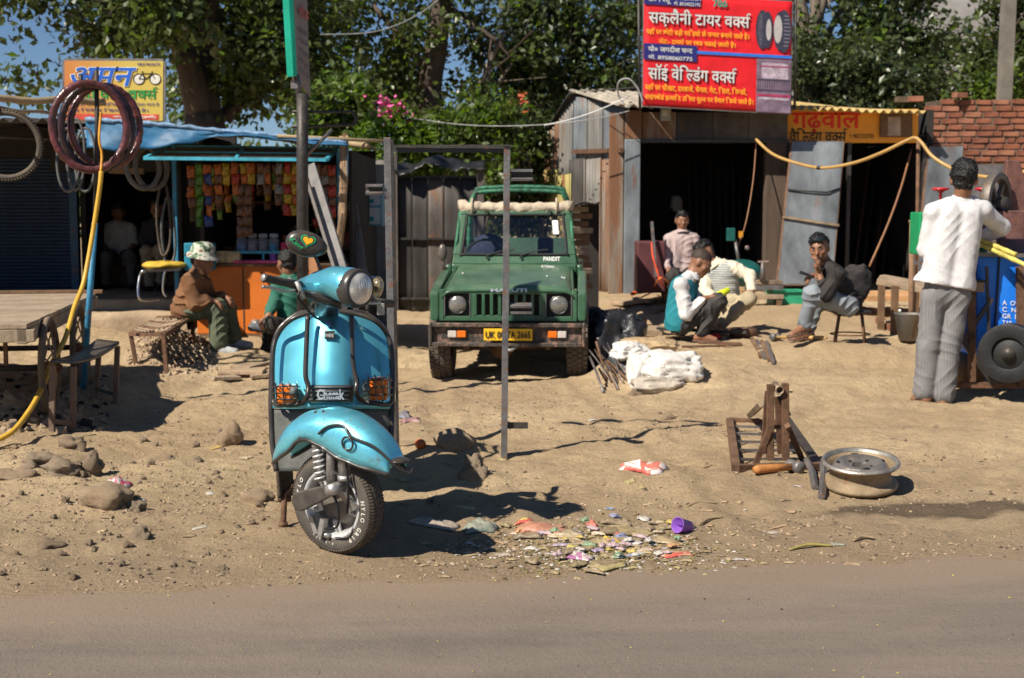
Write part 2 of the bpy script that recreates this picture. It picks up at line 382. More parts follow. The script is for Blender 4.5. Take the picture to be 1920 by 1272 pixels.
HZ=np.clip((HY-560)/220,0,1)*np.clip((HX+60)/200,.05,1)*(60+95*np.exp(-((HX-330)/150)**2)+40*_vn(HX/70,HY/90,11)+18*_vn(HX/25,HY/30,12))-2
M_hill=mat('hillside',(.16,.15,.14),.95,var=.35,vs=.03,bump=0,bs=.3)
o=bpy.data.objects.new('hills',npmesh('hills',np.stack([HX.ravel(),HY.ravel(),HZ.ravel()],1),gquads(120,30),M_hill));C.objects.link(o);o['kind']='structure'
# ------ trees
def leaf_mat(name,a,b,tr=.35):
 m=bpy.data.materials.new(name);m.use_nodes=True;nt=m.node_tree;L=nt.links.new;p=nt.nodes['Principled BSDF']
 tc=_n(nt,'TexCoord');n=_n(nt,'TexNoise');n.inputs['Scale'].default_value=1.1;n.inputs['Detail'].default_value=3;L(tc.outputs['Object'],n.inputs['Vector'])
 ge=_n(nt,'NewGeometry');ad=_n(nt,'Math',operation='MULTIPLY_ADD');L(ge.outputs['Random Per Island'],ad.inputs[0]);ad.inputs[1].default_value=.55
 L(n.outputs[0],ad.inputs[2]);r=_n(nt,'MapRange');r.inputs[1].default_value=.35;r.inputs[2].default_value=1.1;L(ad.outputs[0],r.inputs[0])
 x=_n(nt,'Mix',data_type='RGBA');L(r.outputs[0],x.inputs[0]);x.inputs[6].default_value=(*a,1);x.inputs[7].default_value=(*b,1)
 L(x.outputs[2],p.inputs['Base Color']);p.inputs['Roughness'].default_value=.36;p.inputs['Specular IOR Level'].default_value=.5
 t=_n(nt,'BsdfTranslucent');mh=_n(nt,'HueSaturation');mh.inputs['Value'].default_value=1.6;mh.inputs['Saturation'].default_value=1.15;L(x.outputs[2],mh.inputs['Color']);L(mh.outputs[0],t.inputs[0])
 ms=_n(nt,'MixShader');ms.inputs[0].default_value=tr;L(p.outputs[0],ms.inputs[1]);L(t.outputs[0],ms.inputs[2])
 L(ms.outputs[0],nt.nodes['Material Output'].inputs[0]);return m
M_bark=mat('bark',(.075,.055,.042),.95,var=.4,vs=4,bump=.9,bs=22,streak=4)
M_bark2=mat('pale_bark',(.13,.105,.08),.95,var=.5,vs=3,bump=.8,bs=20,streak=4)
LEAF=[leaf_mat('broad_leaves',(.020,.036,.010),(.11,.14,.042)),leaf_mat('dark_leaves',(.013,.024,.010),(.07,.095,.032),.25),leaf_mat('bright_leaves',(.045,.09,.014),(.16,.24,.038),.45),leaf_mat('yellow_leaves',(.16,.15,.02),(.3,.26,.04),.4)]
def leaves(centers,radii,count,size,rng,squash=.75,aspect=1.7):
 """leaf-shaped quads gathered on twigs inside the clumps"""
 centers=np.array([tuple(c) for c in centers]);radii=np.array(radii);w_=radii**2.2;w_/=w_.sum()
 ntw=max(1,count//9);k=rng.choice(len(centers),ntw,p=w_)
 d=rng.normal(size=(ntw,3));d/=np.linalg.norm(d,axis=1)[:,None]
 rad=radii[k]*(rng.random(ntw)**.45)
 tip=centers[k]+d*rad[:,None]*np.array([1,1,squash])
 idx=np.repeat(np.arange(ntw),9)[:count];n=len(idx)
 dirn=d[idx]+rng.normal(size=(n,3))*.55+np.array([0,0,-.35]);dirn/=np.linalg.norm(dirn,axis=1)[:,None]
 pos=tip[idx]+d[idx]*(rng.random(n)[:,None]-.5)*size*4+rng.normal(size=(n,3))*size*.9
 up=rng.normal(size=(n,3))*.7+np.array([0,0,1.]);side=np.cross(dirn,up);side/=np.linalg.norm(side,axis=1)[:,None]+1e-9
 nor=np.cross(side,dirn);s=size*(.6+.8*rng.random(n))[:,None]
 a=pos;b=pos+dirn*s*.5+side*s*.5/aspect*1.1+nor*s*.08;c=pos+dirn*s;e=pos+dirn*s*.5-side*s*.5/aspect*1.1+nor*s*.08
 v=np.stack([a,b,c,e],1).reshape(-1,3);q=np.arange(4*n).reshape(-1,4)
 return v,q
def limb(mb,p0,p1,r0,r1,seed,wob=.06,n=7):
 p0=V(p0);p1=V(p1);L_=(p1-p0).length;pts=[]
 for i in range(n+1):
  t=i/n;q=p0.lerp(p1,t)+mnoise.noise_vector(p0.lerp(p1,t)*.9+V((seed,seed*3,0)))*wob*L_*math.sin(math.pi*min(1,t+.05));pts.append(q)
 mb.tube(pts,[r0+(r1-r0)*(i/n) for i in range(n+1)],9);return pts
def tree(name,label,base,limbs,clumps,count,size,lm,bark,seed,squash=.8,trunk_kids=True):
 rng=np.random.default_rng(seed);t=thing(name,label,'tree',base)
 mb=MB();ends=[]
 for i,(a,b,r0,r1) in enumerate(limbs):
  pts=limb(mb,a,b,r0,r1,seed+i,.07)
  if r1<.09:
   for j in range(3):
    q=pts[4+j%3];e=q+V(rng.normal(size=3).tolist()).normalized()*(.5+.7*rng.random());limb(mb,q,e,r1*.7,.008,seed+i*5+j,.1,4);ends.append(e)
 mb.build('trunk',bark,t)
 v,q=leaves([c[0] for c in clumps],[c[1] for c in clumps],count,size,rng,squash)
 tw=MB()
 for c,r in[(c[0],c[1]) for c in clumps]:
  for j in range(3):
   e=V(c)+V(rng.normal(size=3).tolist()).normalized()*r*.8
   tw.tube([V(c),V(c).lerp(e,.5)+V((0,0,.05)),e],[.012,.008,.003],4,cap=False)
 tw.build('twigs',bark,t,kind='stuff')
 v=v-np.array(base)
 me=npmesh('crown',v,q,lm,False)
 if isinstance(lm,list):me.polygons.foreach_set('material_index',(rng.random(len(q))**6*len(lm)*.999).astype(np.int32))
 o=bpy.data.objects.new('crown',me);C.objects.link(o);o.parent=t
 return t
_r=random.Random(5)
def cl(px,py,Y,rpx,dy=.0):
 p=at(px,py,Y+_r.uniform(-dy,dy));return(p,rpx/F*Y)
def fill(x0,x1,y0,y1,Y,rpx,n,dy=1.2):
 return[cl(_r.uniform(x0,x1),_r.uniform(y0,y1),Y,rpx*_r.uniform(.7,1.25),dy) for _ in range(n)]
 # ---- the big tree behind the kiosks
Y=23
tree('tree','big broad-leaved tree with a thick forked trunk behind the cycle repair sign',(at(378,420,Y).x,Y,.2),[(at(385,440,Y),at(383,215,Y),.40,.34),(at(383,225,Y),at(345,95,Y-.4),.26,.2),(at(345,95,Y-.4),at(270,25,Y-1),.15,.07),(at(345,95,Y-.4),at(360,-60,Y),.19,.12),(at(390,220,Y),at(372,110,Y+.2),.25,.21),(at(372,110,Y+.2),at(402,-40,Y),.2,.13),(at(380,130,Y),at(418,20,Y+.5),.12,.07),(at(420,225,Y+.4),at(500,120,Y+.4),.15,.08),(at(500,120,Y+.4),at(560,20,Y),.08,.04),(at(270,25,Y-1),at(130,-10,Y-2),.07,.03),(at(310,70,Y-1),at(190,60,Y-2),.06,.02),(at(360,60,Y),(-3.9,16,5.9),.12,.05),((-3.9,16,5.9),(-5.4,10.6,5.5),.05,.015)],fill(150,330,-70,75,Y-1.5,40,30)+fill(400,600,-80,200,Y+.5,44,46)+fill(240,380,-60,60,Y-1,38,16)+fill(320,420,90,215,Y+2.2,36,10)+fill(-60,120,-60,20,Y-2,34,8)+[cl(*q) for q in[(205,90,Y-1.5,30),(160,100,Y-2,20),(110,125,Y-2,22),(70,140,Y-2,26),(35,160,Y-2,24),(10,150,Y-2,24),(15,40,Y-2,26),(75,40,Y-2,18),(20,75,Y-2,14),(90,60,Y-2,12),(110,160,Y-2,16),(240,105,Y-1,22),(300,105,Y,26),(440,150,Y,30)]],15000,.155,LEAF[:1]+LEAF[2:3],M_bark,3)
# ---- second tree
Y=26
tree('tree','tall leafy tree with a straight dark trunk in the middle behind the steel frame',(at(812,420,Y).x,Y,.2),[(at(806,420,Y),at(806,160,Y),.27,.24),(at(806,170,Y),at(838,-60,Y),.24,.2),(at(800,130,Y),at(700,10,Y),.1,.04),(at(838,10,Y),at(935,80,Y-.5),.07,.035),(at(935,80,Y-.5),at(960,110,Y-.5),.035,.02),(at(806,210,Y),at(720,140,Y),.06,.03)],fill(560,800,-60,190,Y+.5,34,42)+fill(800,900,-60,60,Y,30,10)+fill(740,830,60,230,Y+1.5,26,14),7600,.15,LEAF[:1]+LEAF[2:3],M_bark,9)
# ---- third tree: dense dark crown
Y=28
tree('tree','dense dark green tree filling the gap left of the red shop sign',(at(1085,420,Y).x,Y,.2),[(at(1085,420,Y),at(1088,120,Y),.22,.18),(at(1088,130,Y),at(1070,-30,Y),.17,.1),(at(1088,100,Y),at(1160,0,Y),.09,.04)],fill(960,1200,-50,300,Y,46,80),12600,.15,LEAF[1:3],M_bark2,14)
tree('tree','slim pale-stemmed tree between the straight trunk and the dense dark crown',(at(905,420,26).x,26,.2),[(at(905,420,26),at(915,120,26),.12,.08),(at(915,130,26),at(945,60,26),.07,.04),(at(912,200,26),at(960,120,26),.05,.02)],fill(880,1000,80,300,27,30,24),3000,.14,LEAF[:1]+LEAF[2:3],M_bark2,15)
# ---- trees right of the sign
Y=30
tree('tree','dark tree with several grey trunks rising just right of the red sign',(at(1520,420,Y).x,Y,.2),[(at(1512,420,Y),at(1510,90,Y),.22,.19),(at(1510,110,Y),at(1492,-40,Y),.18,.1),(at(1515,95,Y),at(1530,40,Y),.2,.15),(at(1530,45,Y),at(1522,-60,Y),.15,.09),(at(1530,45,Y),at(1558,-40,Y),.13,.08),(at(1535,110,Y+.4),at(1600,-30,Y+.4),.09,.05)],fill(1490,1790,70,190,Y,38,46)+fill(1570,1745,-60,60,Y+.5,34,22)+fill(1270,1500,-120,-10,Y,40,8)+[cl(1590,30,Y,18),cl(1480,40,Y,20),cl(1745,110,Y,22)],12000,.17,LEAF[1:3],M_bark2,21)
Y=27
tree('tree','dark leafy tree at the right edge in front of the concrete pole',(at(1980,420,Y).x,Y,.2),[(at(1985,420,Y),at(1975,120,Y),.2,.15),(at(1975,160,Y),at(1850,70,Y-1),.07,.03),(at(1975,130,Y),at(2000,-60,Y),.14,.08)],fill(1835,2050,65,180,Y,30,26)+fill(1840,2000,-50,25,Y,26,8),6000,.16,LEAF[:2],M_bark,31)
# ---- shrubs and undergrowth behind the alley
def bush(label,x0,x1,y0,y1,Y,n,cnt,size,lm,seed):
 rng=np.random.default_rng(seed);c=fill(x0,x1,y0,y1,Y,26,n,.6);b=at((x0+x1)/2,420,Y);b.z=.1
 t=thing('bush',label,'bush',b)
 mb=MB()
 for q,r in c[::2]:mb.tube([b+V(((q.x-b.x)*.3,0,0)),b.lerp(q,.6)+V((.1,0,0)),q],[.03,.018,.006],5)
 mb.build('stems',M_bark2,t)
 v,q=leaves([a for a,_ in c],[r for _,r in c],cnt,size,rng);me=npmesh('foliage',v-np.array(b),q,lm,False)
 if isinstance(lm,list):me.polygons.foreach_set('material_index',(rng.random(len(q))*len(lm)*.999).astype(np.int32))
 o=bpy.data.objects.new('foliage',me);C.objects.link(o);o.parent=t
bush('mid green bush behind the blue tarpaulin roof at left',520,690,150,245,21,22,3600,.13,LEAF[:1]+LEAF[2:3],41)
bush('bright sunlit green bush behind the gate of the shaded alley',660,780,225,330,20,14,1900,.12,[LEAF[2]],42)
bush('tangled bush above the black tarpaulin wall',760,960,210,330,20.5,26,4200,.12,LEAF[:1]+LEAF[2:3],43)
bush('tall bush between the jeep roof and the corrugated shed',930,1060,230,420,21.5,26,4200,.125,LEAF[:2],44)
bush('dark bushes behind the yellow roof at right',1480,1750,120,215,25,26,4000,.14,LEAF[1:2],45)
bush('pale bush behind the brick wall at right',1780,1960,140,215,26,18,2500,.14,LEAF[:1]+LEAF[2:3],46)
for(px,py,rr,col,lab) in[(735,213,17,(.75,.12,.36),'pink flowering bougainvillea spray behind the alley'),(978,192,2,(.45,.10,.04),'small cluster of orange red flowers among dark leaves')]:
 rng=np.random.default_rng(px);c=fill(px-rr,px+rr,py-rr*.7,py+rr*.8,20.2,rr*.5,6,.2)
 v,q=leaves([a for a,_ in c],[r for _,r in c],260 if rr>9 else 60,.085 if rr>9 else .06,rng,aspect=1.1);b=np.array(at(px,py+rr,20.2))
 m_=mat('petals_'+lab.split()[0],col,.7,var=.35,vs=8,bump=0)
 t=thing('flowering_spray',lab,'flowers',b.tolist());o=bpy.data.objects.new('blossoms',npmesh('blossoms',v-b,q,m_,False));C.objects.link(o);o.parent=t
 mb=MB()
 for i in range(3):mb.tube([V(b)+V((.1*i,.1,-1.2)),V(b)+V((.05*i-.1,.05,-.5)),c[i][0]],[.02,.014,.005],5)
 mb.build('branch',M_bark,t)
rng=np.random.default_rng(77);cs=[V((rng.uniform(-75,75),rng.uniform(60,72),rng.uniform(.5,3.6))) for _ in range(170)]
v,q=leaves(cs,[rng.uniform(1.4,2.6) for _ in cs],26000,.55,rng)
o=bpy.data.objects.new('distant_woodland',npmesh('distant_woodland',v,q,LEAF[:2],False));C.objects.link(o);props(o,'distant belt of mixed green trees beyond the shops','woodland',None,'stuff')
M_conc=mat('concrete',(.17,.155,.13),.9,var=.3,vs=3,bump=.5,bs=40)
mb=MB();mb.beam(at(1872,420,24),at(1893,-40,24),.24,.2);t=thing('utility_pole','leaning square concrete pole behind the brick wall','pole',at(1872,420,24));mb.build('pole_shaft',M_conc,t)
mb=MB();mb.box(at(1880,200,23.85),(.3,.04,.05));mb.build('clamp_band',mat('dark_iron',(.05,.045,.04),.6,.6,var=.4,vs=10),t)
# ------ shared materials
M_iron=mat('black_iron',(.032,.033,.035),.5,.3,var=.4,vs=14,bump=.2,dust=.18,rust=.18)
M_steel=mat('grey_steel',(.16,.165,.175),.5,.5,var=.35,vs=10,bump=.2,dust=.3,rust=.35)
M_galv=mat('galvanised_sheet',(.235,.23,.22),.5,.35,var=.35,vs=2.5,bump=.25,bs=20,dust=.3,rust=.34,streak=5,rustcol=(.15,.085,.05))
M_galvb=mat('bluish_sheet',(.17,.20,.225),.5,.3,var=.55,vs=2.4,bump=.25,bs=16,dust=.25,rust=.2,streak=1.5)
M_rusty=mat('rusty_sheet',(.20,.17,.14),.85,.1,var=.5,vs=3,bump=.4,bs=30,rust=.62,streak=5,rustcol=(.17,.075,.035),dust=.2)
M_rustbar=mat('rusty_bar',(.13,.065,.038),.8,.3,var=.5,vs=12,bump=.4,bs=60,dust=.25)
M_ylsheet=mat('yellowed_sheet',(.33,.28,.10),.75,.1,var=.5,vs=3,bump=.4,bs=30,rust=.45,streak=5)
M_dksheet=mat('dark_sheet',(.040,.038,.038),.7,.2,var=.7,vs=2.2,bump=.4,bs=24,rust=.3,streak=3,dust=.35,rustcol=(.09,.045,.025),dustcol=(.16,.13,.1))
M_black=mat('black_plastic',(.012,.012,.013),.5,var=.3,vs=6,bump=.2)
M_rubber=mat('rubber',(.022,.021,.021),.75,var=.3,vs=10,bump=.2,dust=.5)
M_wood=mat('weathered_wood',(.27,.20,.135),.9,var=.4,vs=6,bump=.6,bs=40,dust=.3)
M_wood2=mat('brown_wood',(.15,.085,.045),.85,var=.4,vs=6,bump=.5,bs=40,dust=.2)
M_wall=mat('sooty_plaster',(.10,.085,.075),.95,var=.6,vs=1.8,bump=.5,bs=25)
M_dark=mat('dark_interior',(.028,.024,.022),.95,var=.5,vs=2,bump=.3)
M_blue=mat('blue_paint',(.04,.22,.38),.5,.0,var=.35,vs=9,bump=.2,rust=.2)
M_cyan=mat('cyan_paint',(.05,.33,.45),.5,.0,var=.3,vs=9,bump=.2,rust=.15)
M_white=mat('white_print',(.72,.72,.70),.5,var=.08,vs=8,bump=0)
M_chrome=mat('chrome',(.62,.62,.6),.22,1,var=.15,vs=12,bump=.05,rust=.1)
M_brick=mat('brick',(.22,.075,.04),.9,var=.5,vs=5,bump=.7,bs=60,dust=.15)
M_brick2=mat('dark_brick',(.19,.065,.038),.9,var=.5,vs=5,bump=.7,bs=60,dust=.15)
M_brick3=mat('pale_brick',(.27,.11,.065),.9,var=.5,vs=5,bump=.7,bs=60,dust=.2)
M_mortar=mat('mortar',(.13,.09,.065),.95,var=.4,vs=6,bump=.7,bs=50)
M_yell=mat('yellow_hose',(.62,.36,.03),.45,var=.15,vs=9,bump=.1,dust=.2)
# ------ lettering (flat print)
def _glyph(s,bold):
 c=bpy.data.curves.new('print','FONT');c.body=s;c.size=1;c.offset=bold;c.resolution_u=3
 o=bpy.data.objects.new('print',c);me=bpy.data.meshes.new_from_object(o)
 vs=[tuple(v.co) for v in me.vertices];fs=[tuple(p.vertices) for p in me.polygons]
 bpy.data.objects.remove(o);bpy.data.meshes.remove(me);bpy.data.curves.remove(c);return vs,fs
_GC={}
def glyph(s,bold):
 k=(s,bold)
 if k not in _GC:_GC[k]=_glyph(s,bold)
 return _GC[k]
def _adv(s):
 a=glyph('I'+s+'I',0)[0];b=glyph('II',0)[0]
 return max(v[0] for v in a)-max(v[0] for v in b) if a else .3
def _clip(vs,fs,xm):
 out=[];
 V_=[]
 for f in fs:
  P=[vs[i] for i in f];Q=[]
  for a,b in zip(P,P[1:]+P[:1]):
   if a[0]<=xm:Q.append(a)
   if(a[0]-xm)*(b[0]-xm)<0:
    t=(xm-a[0])/(b[0]-a[0]);Q.append((xm,a[1]+(b[1]-a[1])*t,0))
  if len(Q)>2:out.append(tuple(range(len(V_),len(V_)+len(Q))));V_+=Q
 return V_,out
def _stroke(P,w_):
 vs=[];fs=[]
 for a,b in zip(P,P[1:]):
  a=V((*a,0));b=V((*b,0));n=V((-(b-a).y,(b-a).x,0)).normalized()*w_/2;k=len(vs)
  vs+=[tuple(a-n),tuple(b-n),tuple(b+n),tuple(a+n)];fs.append((k,k+1,k+2,k+3))
 return vs,fs
def shape(text,bold=0.):
 """flat mesh of a line of print; joins Devanagari clusters that the bundled font leaves apart"""
 cons=set(chr(c) for c in range(0x915,0x93a));T=list(text);pieces=[];i=0
 while i<len(T):
  ch=T[i]
  if ch in cons:
   pre=[];reph=False;rakar=False;base=ch
   while i+2<len(T) and T[i+1]=='\u094d' and T[i+2] in cons:
    if T[i]=='\u0930':reph=True
    elif T[i+2]=='\u0930':rakar=True;base=T[i];i+=2;break
    else:pre.append(T[i])
    i+=2;base=T[i]
   i+=1;marks=''
   while i<len(T) and '\u0900'<=T[i]<='\u0903' or i<len(T) and '\u093a'<=T[i]<='\u094c':marks+=T[i];i+=1
   pi='\u093f' in marks;marks=marks.replace('\u093f','')
   if pi:pieces.append(('g','\u093f'))
   for p in pre:pieces.append(('h',p))
   pieces.append(('g',base+marks) if not(reph or rakar) else('x',base+marks,reph,rakar))
  else:pieces.append(('g',ch));i+=1
 x=0;vs=[];fs=[]
 def put(v,f,dx):
  k=len(vs);vs.extend((a+dx,b,0) for a,b,c in v);fs.extend(tuple(j+k for j in q) for q in f)
 for p in pieces:
  a=_adv(p[1]);v,f=glyph(p[1],bold)
  if p[0]=='h':cut=a*.66;put(*_clip(v,f,cut),x);x+=cut*.97
  else:
   put(v,f,x)
   if p[0]=='x':
    if p[2]:put(*_stroke([(a-.13,.62),(a-.18,.74),(a-.1,.84),(a+.0,.84),(a+.06,.78)],.06+bold*2),x)
    if p[3]:put(*_stroke([(a-.42,.06),(a-.2,.2)],.06+bold*2),x)
   x+=a
 return vs,fs
def lettering(name,text,p0,p1,p3,m,parent,bold=0.,off=.004,outline=None,ow=.03,label=None,shear=0):
 """print TEXT into the quad p0 (left foot), p1 (right foot), p3 (left head), lifted OFF proud of the face"""
 p0,p1,p3=V(p0),V(p1),V(p3);n=(p1-p0).cross(p3-p0).normalized()
 vs,fs=shape(text,bold);a=np.array(vs);lo=a.min(0);hi=a.max(0)
 res=[]
 def emit(nm,vs,mt,o_,dx=0,dz=0):
  mb=MB();mb.add([p0+(p1-p0)*((q[0]-lo[0])/(hi[0]-lo[0])+dx+shear*(q[1]-lo[1]))+(p3-p0)*((q[1]-lo[1])/(hi[1]-lo[1])+dz)+n*o_ for q in vs],fs2,False)
  o=mb.build(nm,mt,parent);res.append(o)
 fs2=fs
 emit(name,vs,m,off+(.003 if outline else 0))
 if outline:
  vs2,fs2=shape(text,bold+ow);emit('outline',vs2,outline,off)
 return res[0]
def panel_uv(TL,TR,BL,off=0):
 TL,TR,BL=V(TL),V(TR),V(BL);n=(TR-TL).cross(TL-BL).normalized()
 return lambda u,v,o=0:TL+(TR-TL)*u+(BL-TL)*v+n*(off+o)
def rect(mb,f,u0,v0,u1,v1,o,th=.002):
 mb.prism([f(u0,v1,o),f(u1,v1,o),f(u1,v0,o),f(u0,v0,o)],f(0,0,o+th)-f(0,0,o));return mb
def line_on(f,text,u0,v0,u1,v1,o):
 return f(u0,v1,o),f(u1,v1,o),f(u0,v0,o)
 # ------ corrugated sheets
def corr(mb,p0,p1,z00,z01,z10,z11,amp=.018,pitch=.09,th=.004,bend=None):
 """upright corrugated sheet along p0->p1, bottom/top heights at either end"""
 p0=V(p0);p1=V(p1);d=p1-p0;d.z=0;L_=d.length;n=V((d.y,-d.x,0)).normalized();nu=max(6,int(L_/pitch*6))
 def fn(u,v):
  q=p0+d*u;zb=z00+(z10-z00)*u;zt=z01+(z11-z01)*u
  q=V((q.x,q.y,zb+(zt-zb)*v));o=amp*math.sin(2*math.pi*u*L_/pitch)
  if bend:o+=bend(u,v)
  return q+n*o
 return mb.sheet(fn,nu,4,th)
def roofsheet(mb,A,B,dv,amp=.025,pitch=.15,th=.008,nv=6,sagf=None):
 """corrugated roof sheet: front edge A->B, run dv; waves along the edge"""
 A=V(A);B=V(B);dv=V(dv);L_=(B-A).length;nu=max(6,int(L_/pitch*7));n=(B-A).cross(dv).normalized()
 if n.z<0:n=-n
 return mb.sheet(lambda u,v:A+(B-A)*u+dv*v+n*(amp*math.sin(2*math.pi*u*L_/pitch)+(sagf(u,v) if sagf else 0)),nu,nv,th)
 # ------ corrugated welding shed (middle right)
YS=17.5
fl=at(1165,550,YS);fl.z=.3
def wl(px):
 a=at(1165,700,YS).x;bx=at(1022,700,21.2).x;k=(bx-a)/(21.2-YS)
 Yw=(a-k*YS)/((px-960)/math.hypot(F,0)*1.0-k)
 for _ in range(3):xx=a+k*(Yw-YS);s_=at(px,400,Yw).x/Yw;Yw=(a-k*YS)/(s_-k)
 return V((a+k*(Yw-YS),Yw,0))
shed=thing('corrugated_shed','open-fronted welding shed of rusty corrugated sheets under the big red sign','shed',(at(1300,550,YS).x,YS,.3))
def ztop(px,py):q=wl(px);return at(px,py,q.y).z
tops={1022:262,1047:216,1073:180,1100:185,1130:190,1166:197}
cols=sorted(tops);cm=[M_ylsheet,M_dksheet,M_galv,M_galvb,M_galv]
for i,(a,b) in enumerate(zip(cols[:-1],cols[1:])):
 pa,pb=wl(a-2),wl(b+1);mid=.1 if i<3 else .0
 zb=at(a,385,pa.y).z if a<1100 else .25
 split={0:320,1:330,2:300,3:300,4:300}[i]
 zs0,zs1=at(a,split,pa.y).z,at(b,split-4,pb.y).z
 mb=MB();corr(mb,pa,pb,zs0-.12,ztop(a,tops[a]),zs1-.12,ztop(b,tops[b]),.02,.13);mb.build('wall_sheet',[M_rusty,M_galv,M_galvb,M_galv,M_galvb][i],shed)
 off=V((-.02,-.012,0));mb=MB();corr(mb,pa+off,pb+off,zb if i!=3 else .25,zs0,zb if a<1047 else .25,zs1,.02,.13);mb.build('wall_sheet',[M_ylsheet,M_ylsheet,M_dksheet,M_galv,M_rusty][i],shed)
mb=MB();pa,pb=wl(1080),wl(1172);mb.beam((pa.x-.05,pa.y-.02,at(1080,285,pa.y).z),(pb.x-.05,pb.y-.02,at(1172,282,pb.y).z),.05,.06);mb.build('rail',M_rustbar,shed)
zr=at(1180,199,YS-.4).z
mb=MB();mb.bb((at(1140,700,YS).x,YS-.02,.2),(at(1166,700,YS).x,YS+.1,zr-.06));mb.build('corner_sheet',M_rusty,shed,bevel=.01)
mb=MB();mb.bb((at(1167,700,YS).x,YS-.1,.2),(at(1196,700,YS).x,YS+.12,at(1180,262,YS).z));mb.build('front_post',M_galvb,shed,bevel=.012)
mb=MB();mb.bb((at(1168,700,YS).x,YS-.07,at(1180,261,YS).z),(at(1198,700,YS).x,YS+.1,zr-.03));mb.build('post_cap',M_rusty,shed)
mb=MB();mb.bb((at(1428,700,YS).x,YS-.05,.25),(at(1466,700,YS).x,YS+.12,at(1180,262,YS).z));mb.build('front_post',mat('dark_timber',(.075,.052,.04),.9,var=.5,vs=4,bump=.5,streak=5,dust=.25),shed,bevel=.01)
zf=at(1300,262,YS).z
xs=[1199,1262,1330,1395,1467]
for i in range(4):
 mb=MB();mb.bb((at(xs[i],700,YS).x+.004,YS-.03-.006*(i%2),zf),(at(xs[i+1],700,YS).x,YS+.02,zr-.05));mb.build('fascia_sheet',[M_rusty,M_dksheet,M_wall,M_wall][i],shed,bevel=.006)
mb=MB();mb.bb((at(1197,700,YS).x,YS-.07,zf-.045),(at(1470,700,YS).x,YS+.03,zf-.002));mb.build('lintel',M_iron,shed)
mb=MB();mb.bb((at(1240,700,YS).x-.06,YS-.14,at(1240,228,YS).z),(at(1240,700,YS).x+.075,YS-.045,at(1240,204,YS).z));mb.build('meter_box',mat('meter_grey',(.3,.29,.26),.6,var=.3,vs=8),shed,bevel=.01)
mb=MB();mb.bb((at(1240,700,YS).x-.04,YS-.152,at(1240,219,YS).z),(at(1240,700,YS).x+.03,YS-.141,at(1240,209,YS).z));mb.build('meter_window',mat('pale_glass',(.5,.48,.42),.3),shed)
A0,A1=at(1160,199,YS-.45),at(1482,205,YS-.45)
for i in range(5):
 a,b=A0.lerp(A1,i/5-.004),A0.lerp(A1,(i+1)/5+.004);a.z+=.012*(i%2);b.z+=.012*(i%2)
 mb=MB();roofsheet(mb,a,b,V((-.5,3.0,.46)),.028,.16);mb.build('roof_sheet',mat('cement_sheet',(.34,.30,.24),.95,var=.4,vs=4,bump=.5,bs=30),shed)
pk=wl(1073);a=V((pk.x-.03,pk.y-.1,ztop(1073,178)));e=wl(1018);bq=V((e.x-.03,e.y+.2,ztop(1020,264)))
mb=MB();mb.sheet(lambda u,v:a.lerp(bq,u)+V((2.6,.5,.25))*v+V((-.03,-.1,.01)),8,3,.02);mb.build('roof_sheet',M_dksheet,shed)
XL,XR=at(1180,700,YS).x+.03,at(1455,700,YS).x
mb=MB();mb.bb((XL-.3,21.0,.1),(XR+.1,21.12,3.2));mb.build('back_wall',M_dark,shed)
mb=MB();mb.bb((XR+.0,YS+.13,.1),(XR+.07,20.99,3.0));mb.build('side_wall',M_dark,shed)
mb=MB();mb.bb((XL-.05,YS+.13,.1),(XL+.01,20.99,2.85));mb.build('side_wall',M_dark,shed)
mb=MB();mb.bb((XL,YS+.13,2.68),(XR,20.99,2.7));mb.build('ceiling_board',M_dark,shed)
# ------ yellow shop next door
yshop=thing('yellow_shop','welding stall with an orange yellow painted signboard and a corrugated roof','shop',(at(1600,550,YS).x,YS+.3,.35))
YB=YS+.1
f=panel_uv(at(1470,205,YB),at(1722,205,YB),at(1470,268,YB))
mb=MB();mb.prism([f(0,1),f(1,1),f(1,0),f(0,0)],(0,.06,0));board=mb.build('signboard',mat('orange_board',(.88,.36,.025),.6,var=.12,vs=2,bump=.1,dust=.15),yshop,bevel=.006)
M_redp=mat('red_print',(.72,.03,.012),.6,var=.12,vs=6,bump=0);M_blkp=mat('black_print',(.02,.015,.012),.6,bump=0)
lettering('lettering','गढ़वाल',*line_on(f,0,.06,.10,.57,.70,.003),M_redp,board,.02)
lettering('lettering','वैल्डिंग वर्क्स',*line_on(f,0,.04,.56,.47,1.0,.003),M_blkp,board,.012)
lettering('lettering','९ 9837232705',*line_on(f,0,.49,.74,.67,.88,.003),M_blkp,board,.008)
mb=MB();rect(mb,f,.71,.14,.95,.84,.0,.05);mb.build('wooden_box',M_wood2,yshop,bevel=.008)
mb=MB();rect(mb,f,.765,.24,.86,.80,.051,.004);mb.build('notice',mat('pale_notice',(.42,.33,.26),.7,var=.4,vs=5),yshop)
A0,A1=at(1476,204,YS-.3),at(1735,212,YS-.3)
for i in range(4):
 a,b=A0.lerp(A1,i/4-.004),A0.lerp(A1,(i+1)/4+.004);a.z+=.01*(i%2);b.z+=.01*(i%2)
 mb=MB();roofsheet(mb,a,b,V((-.25,3.0,.40-.05*i)),.022,.11);mb.build('roof_sheet',mat('ochre_roof_sheet',(.46,.33,.13),.9,var=.35,vs=5,bump=.4,bs=30,rust=.2),yshop)
for px in(1470,1583,1722):
 mb=MB();mb.bb((at(px,700,YB).x-.025,YB-.01,.3),(at(px,700,YB).x+.025,YB+.05,at(px,268,YB).z-.003));mb.build('post',M_iron,yshop)
mb=MB();mb.bb((at(1466,700,YB).x,20.6,.1),(at(1760,700,YB).x,20.7,3.0));mb.build('back_wall',M_dark,yshop)
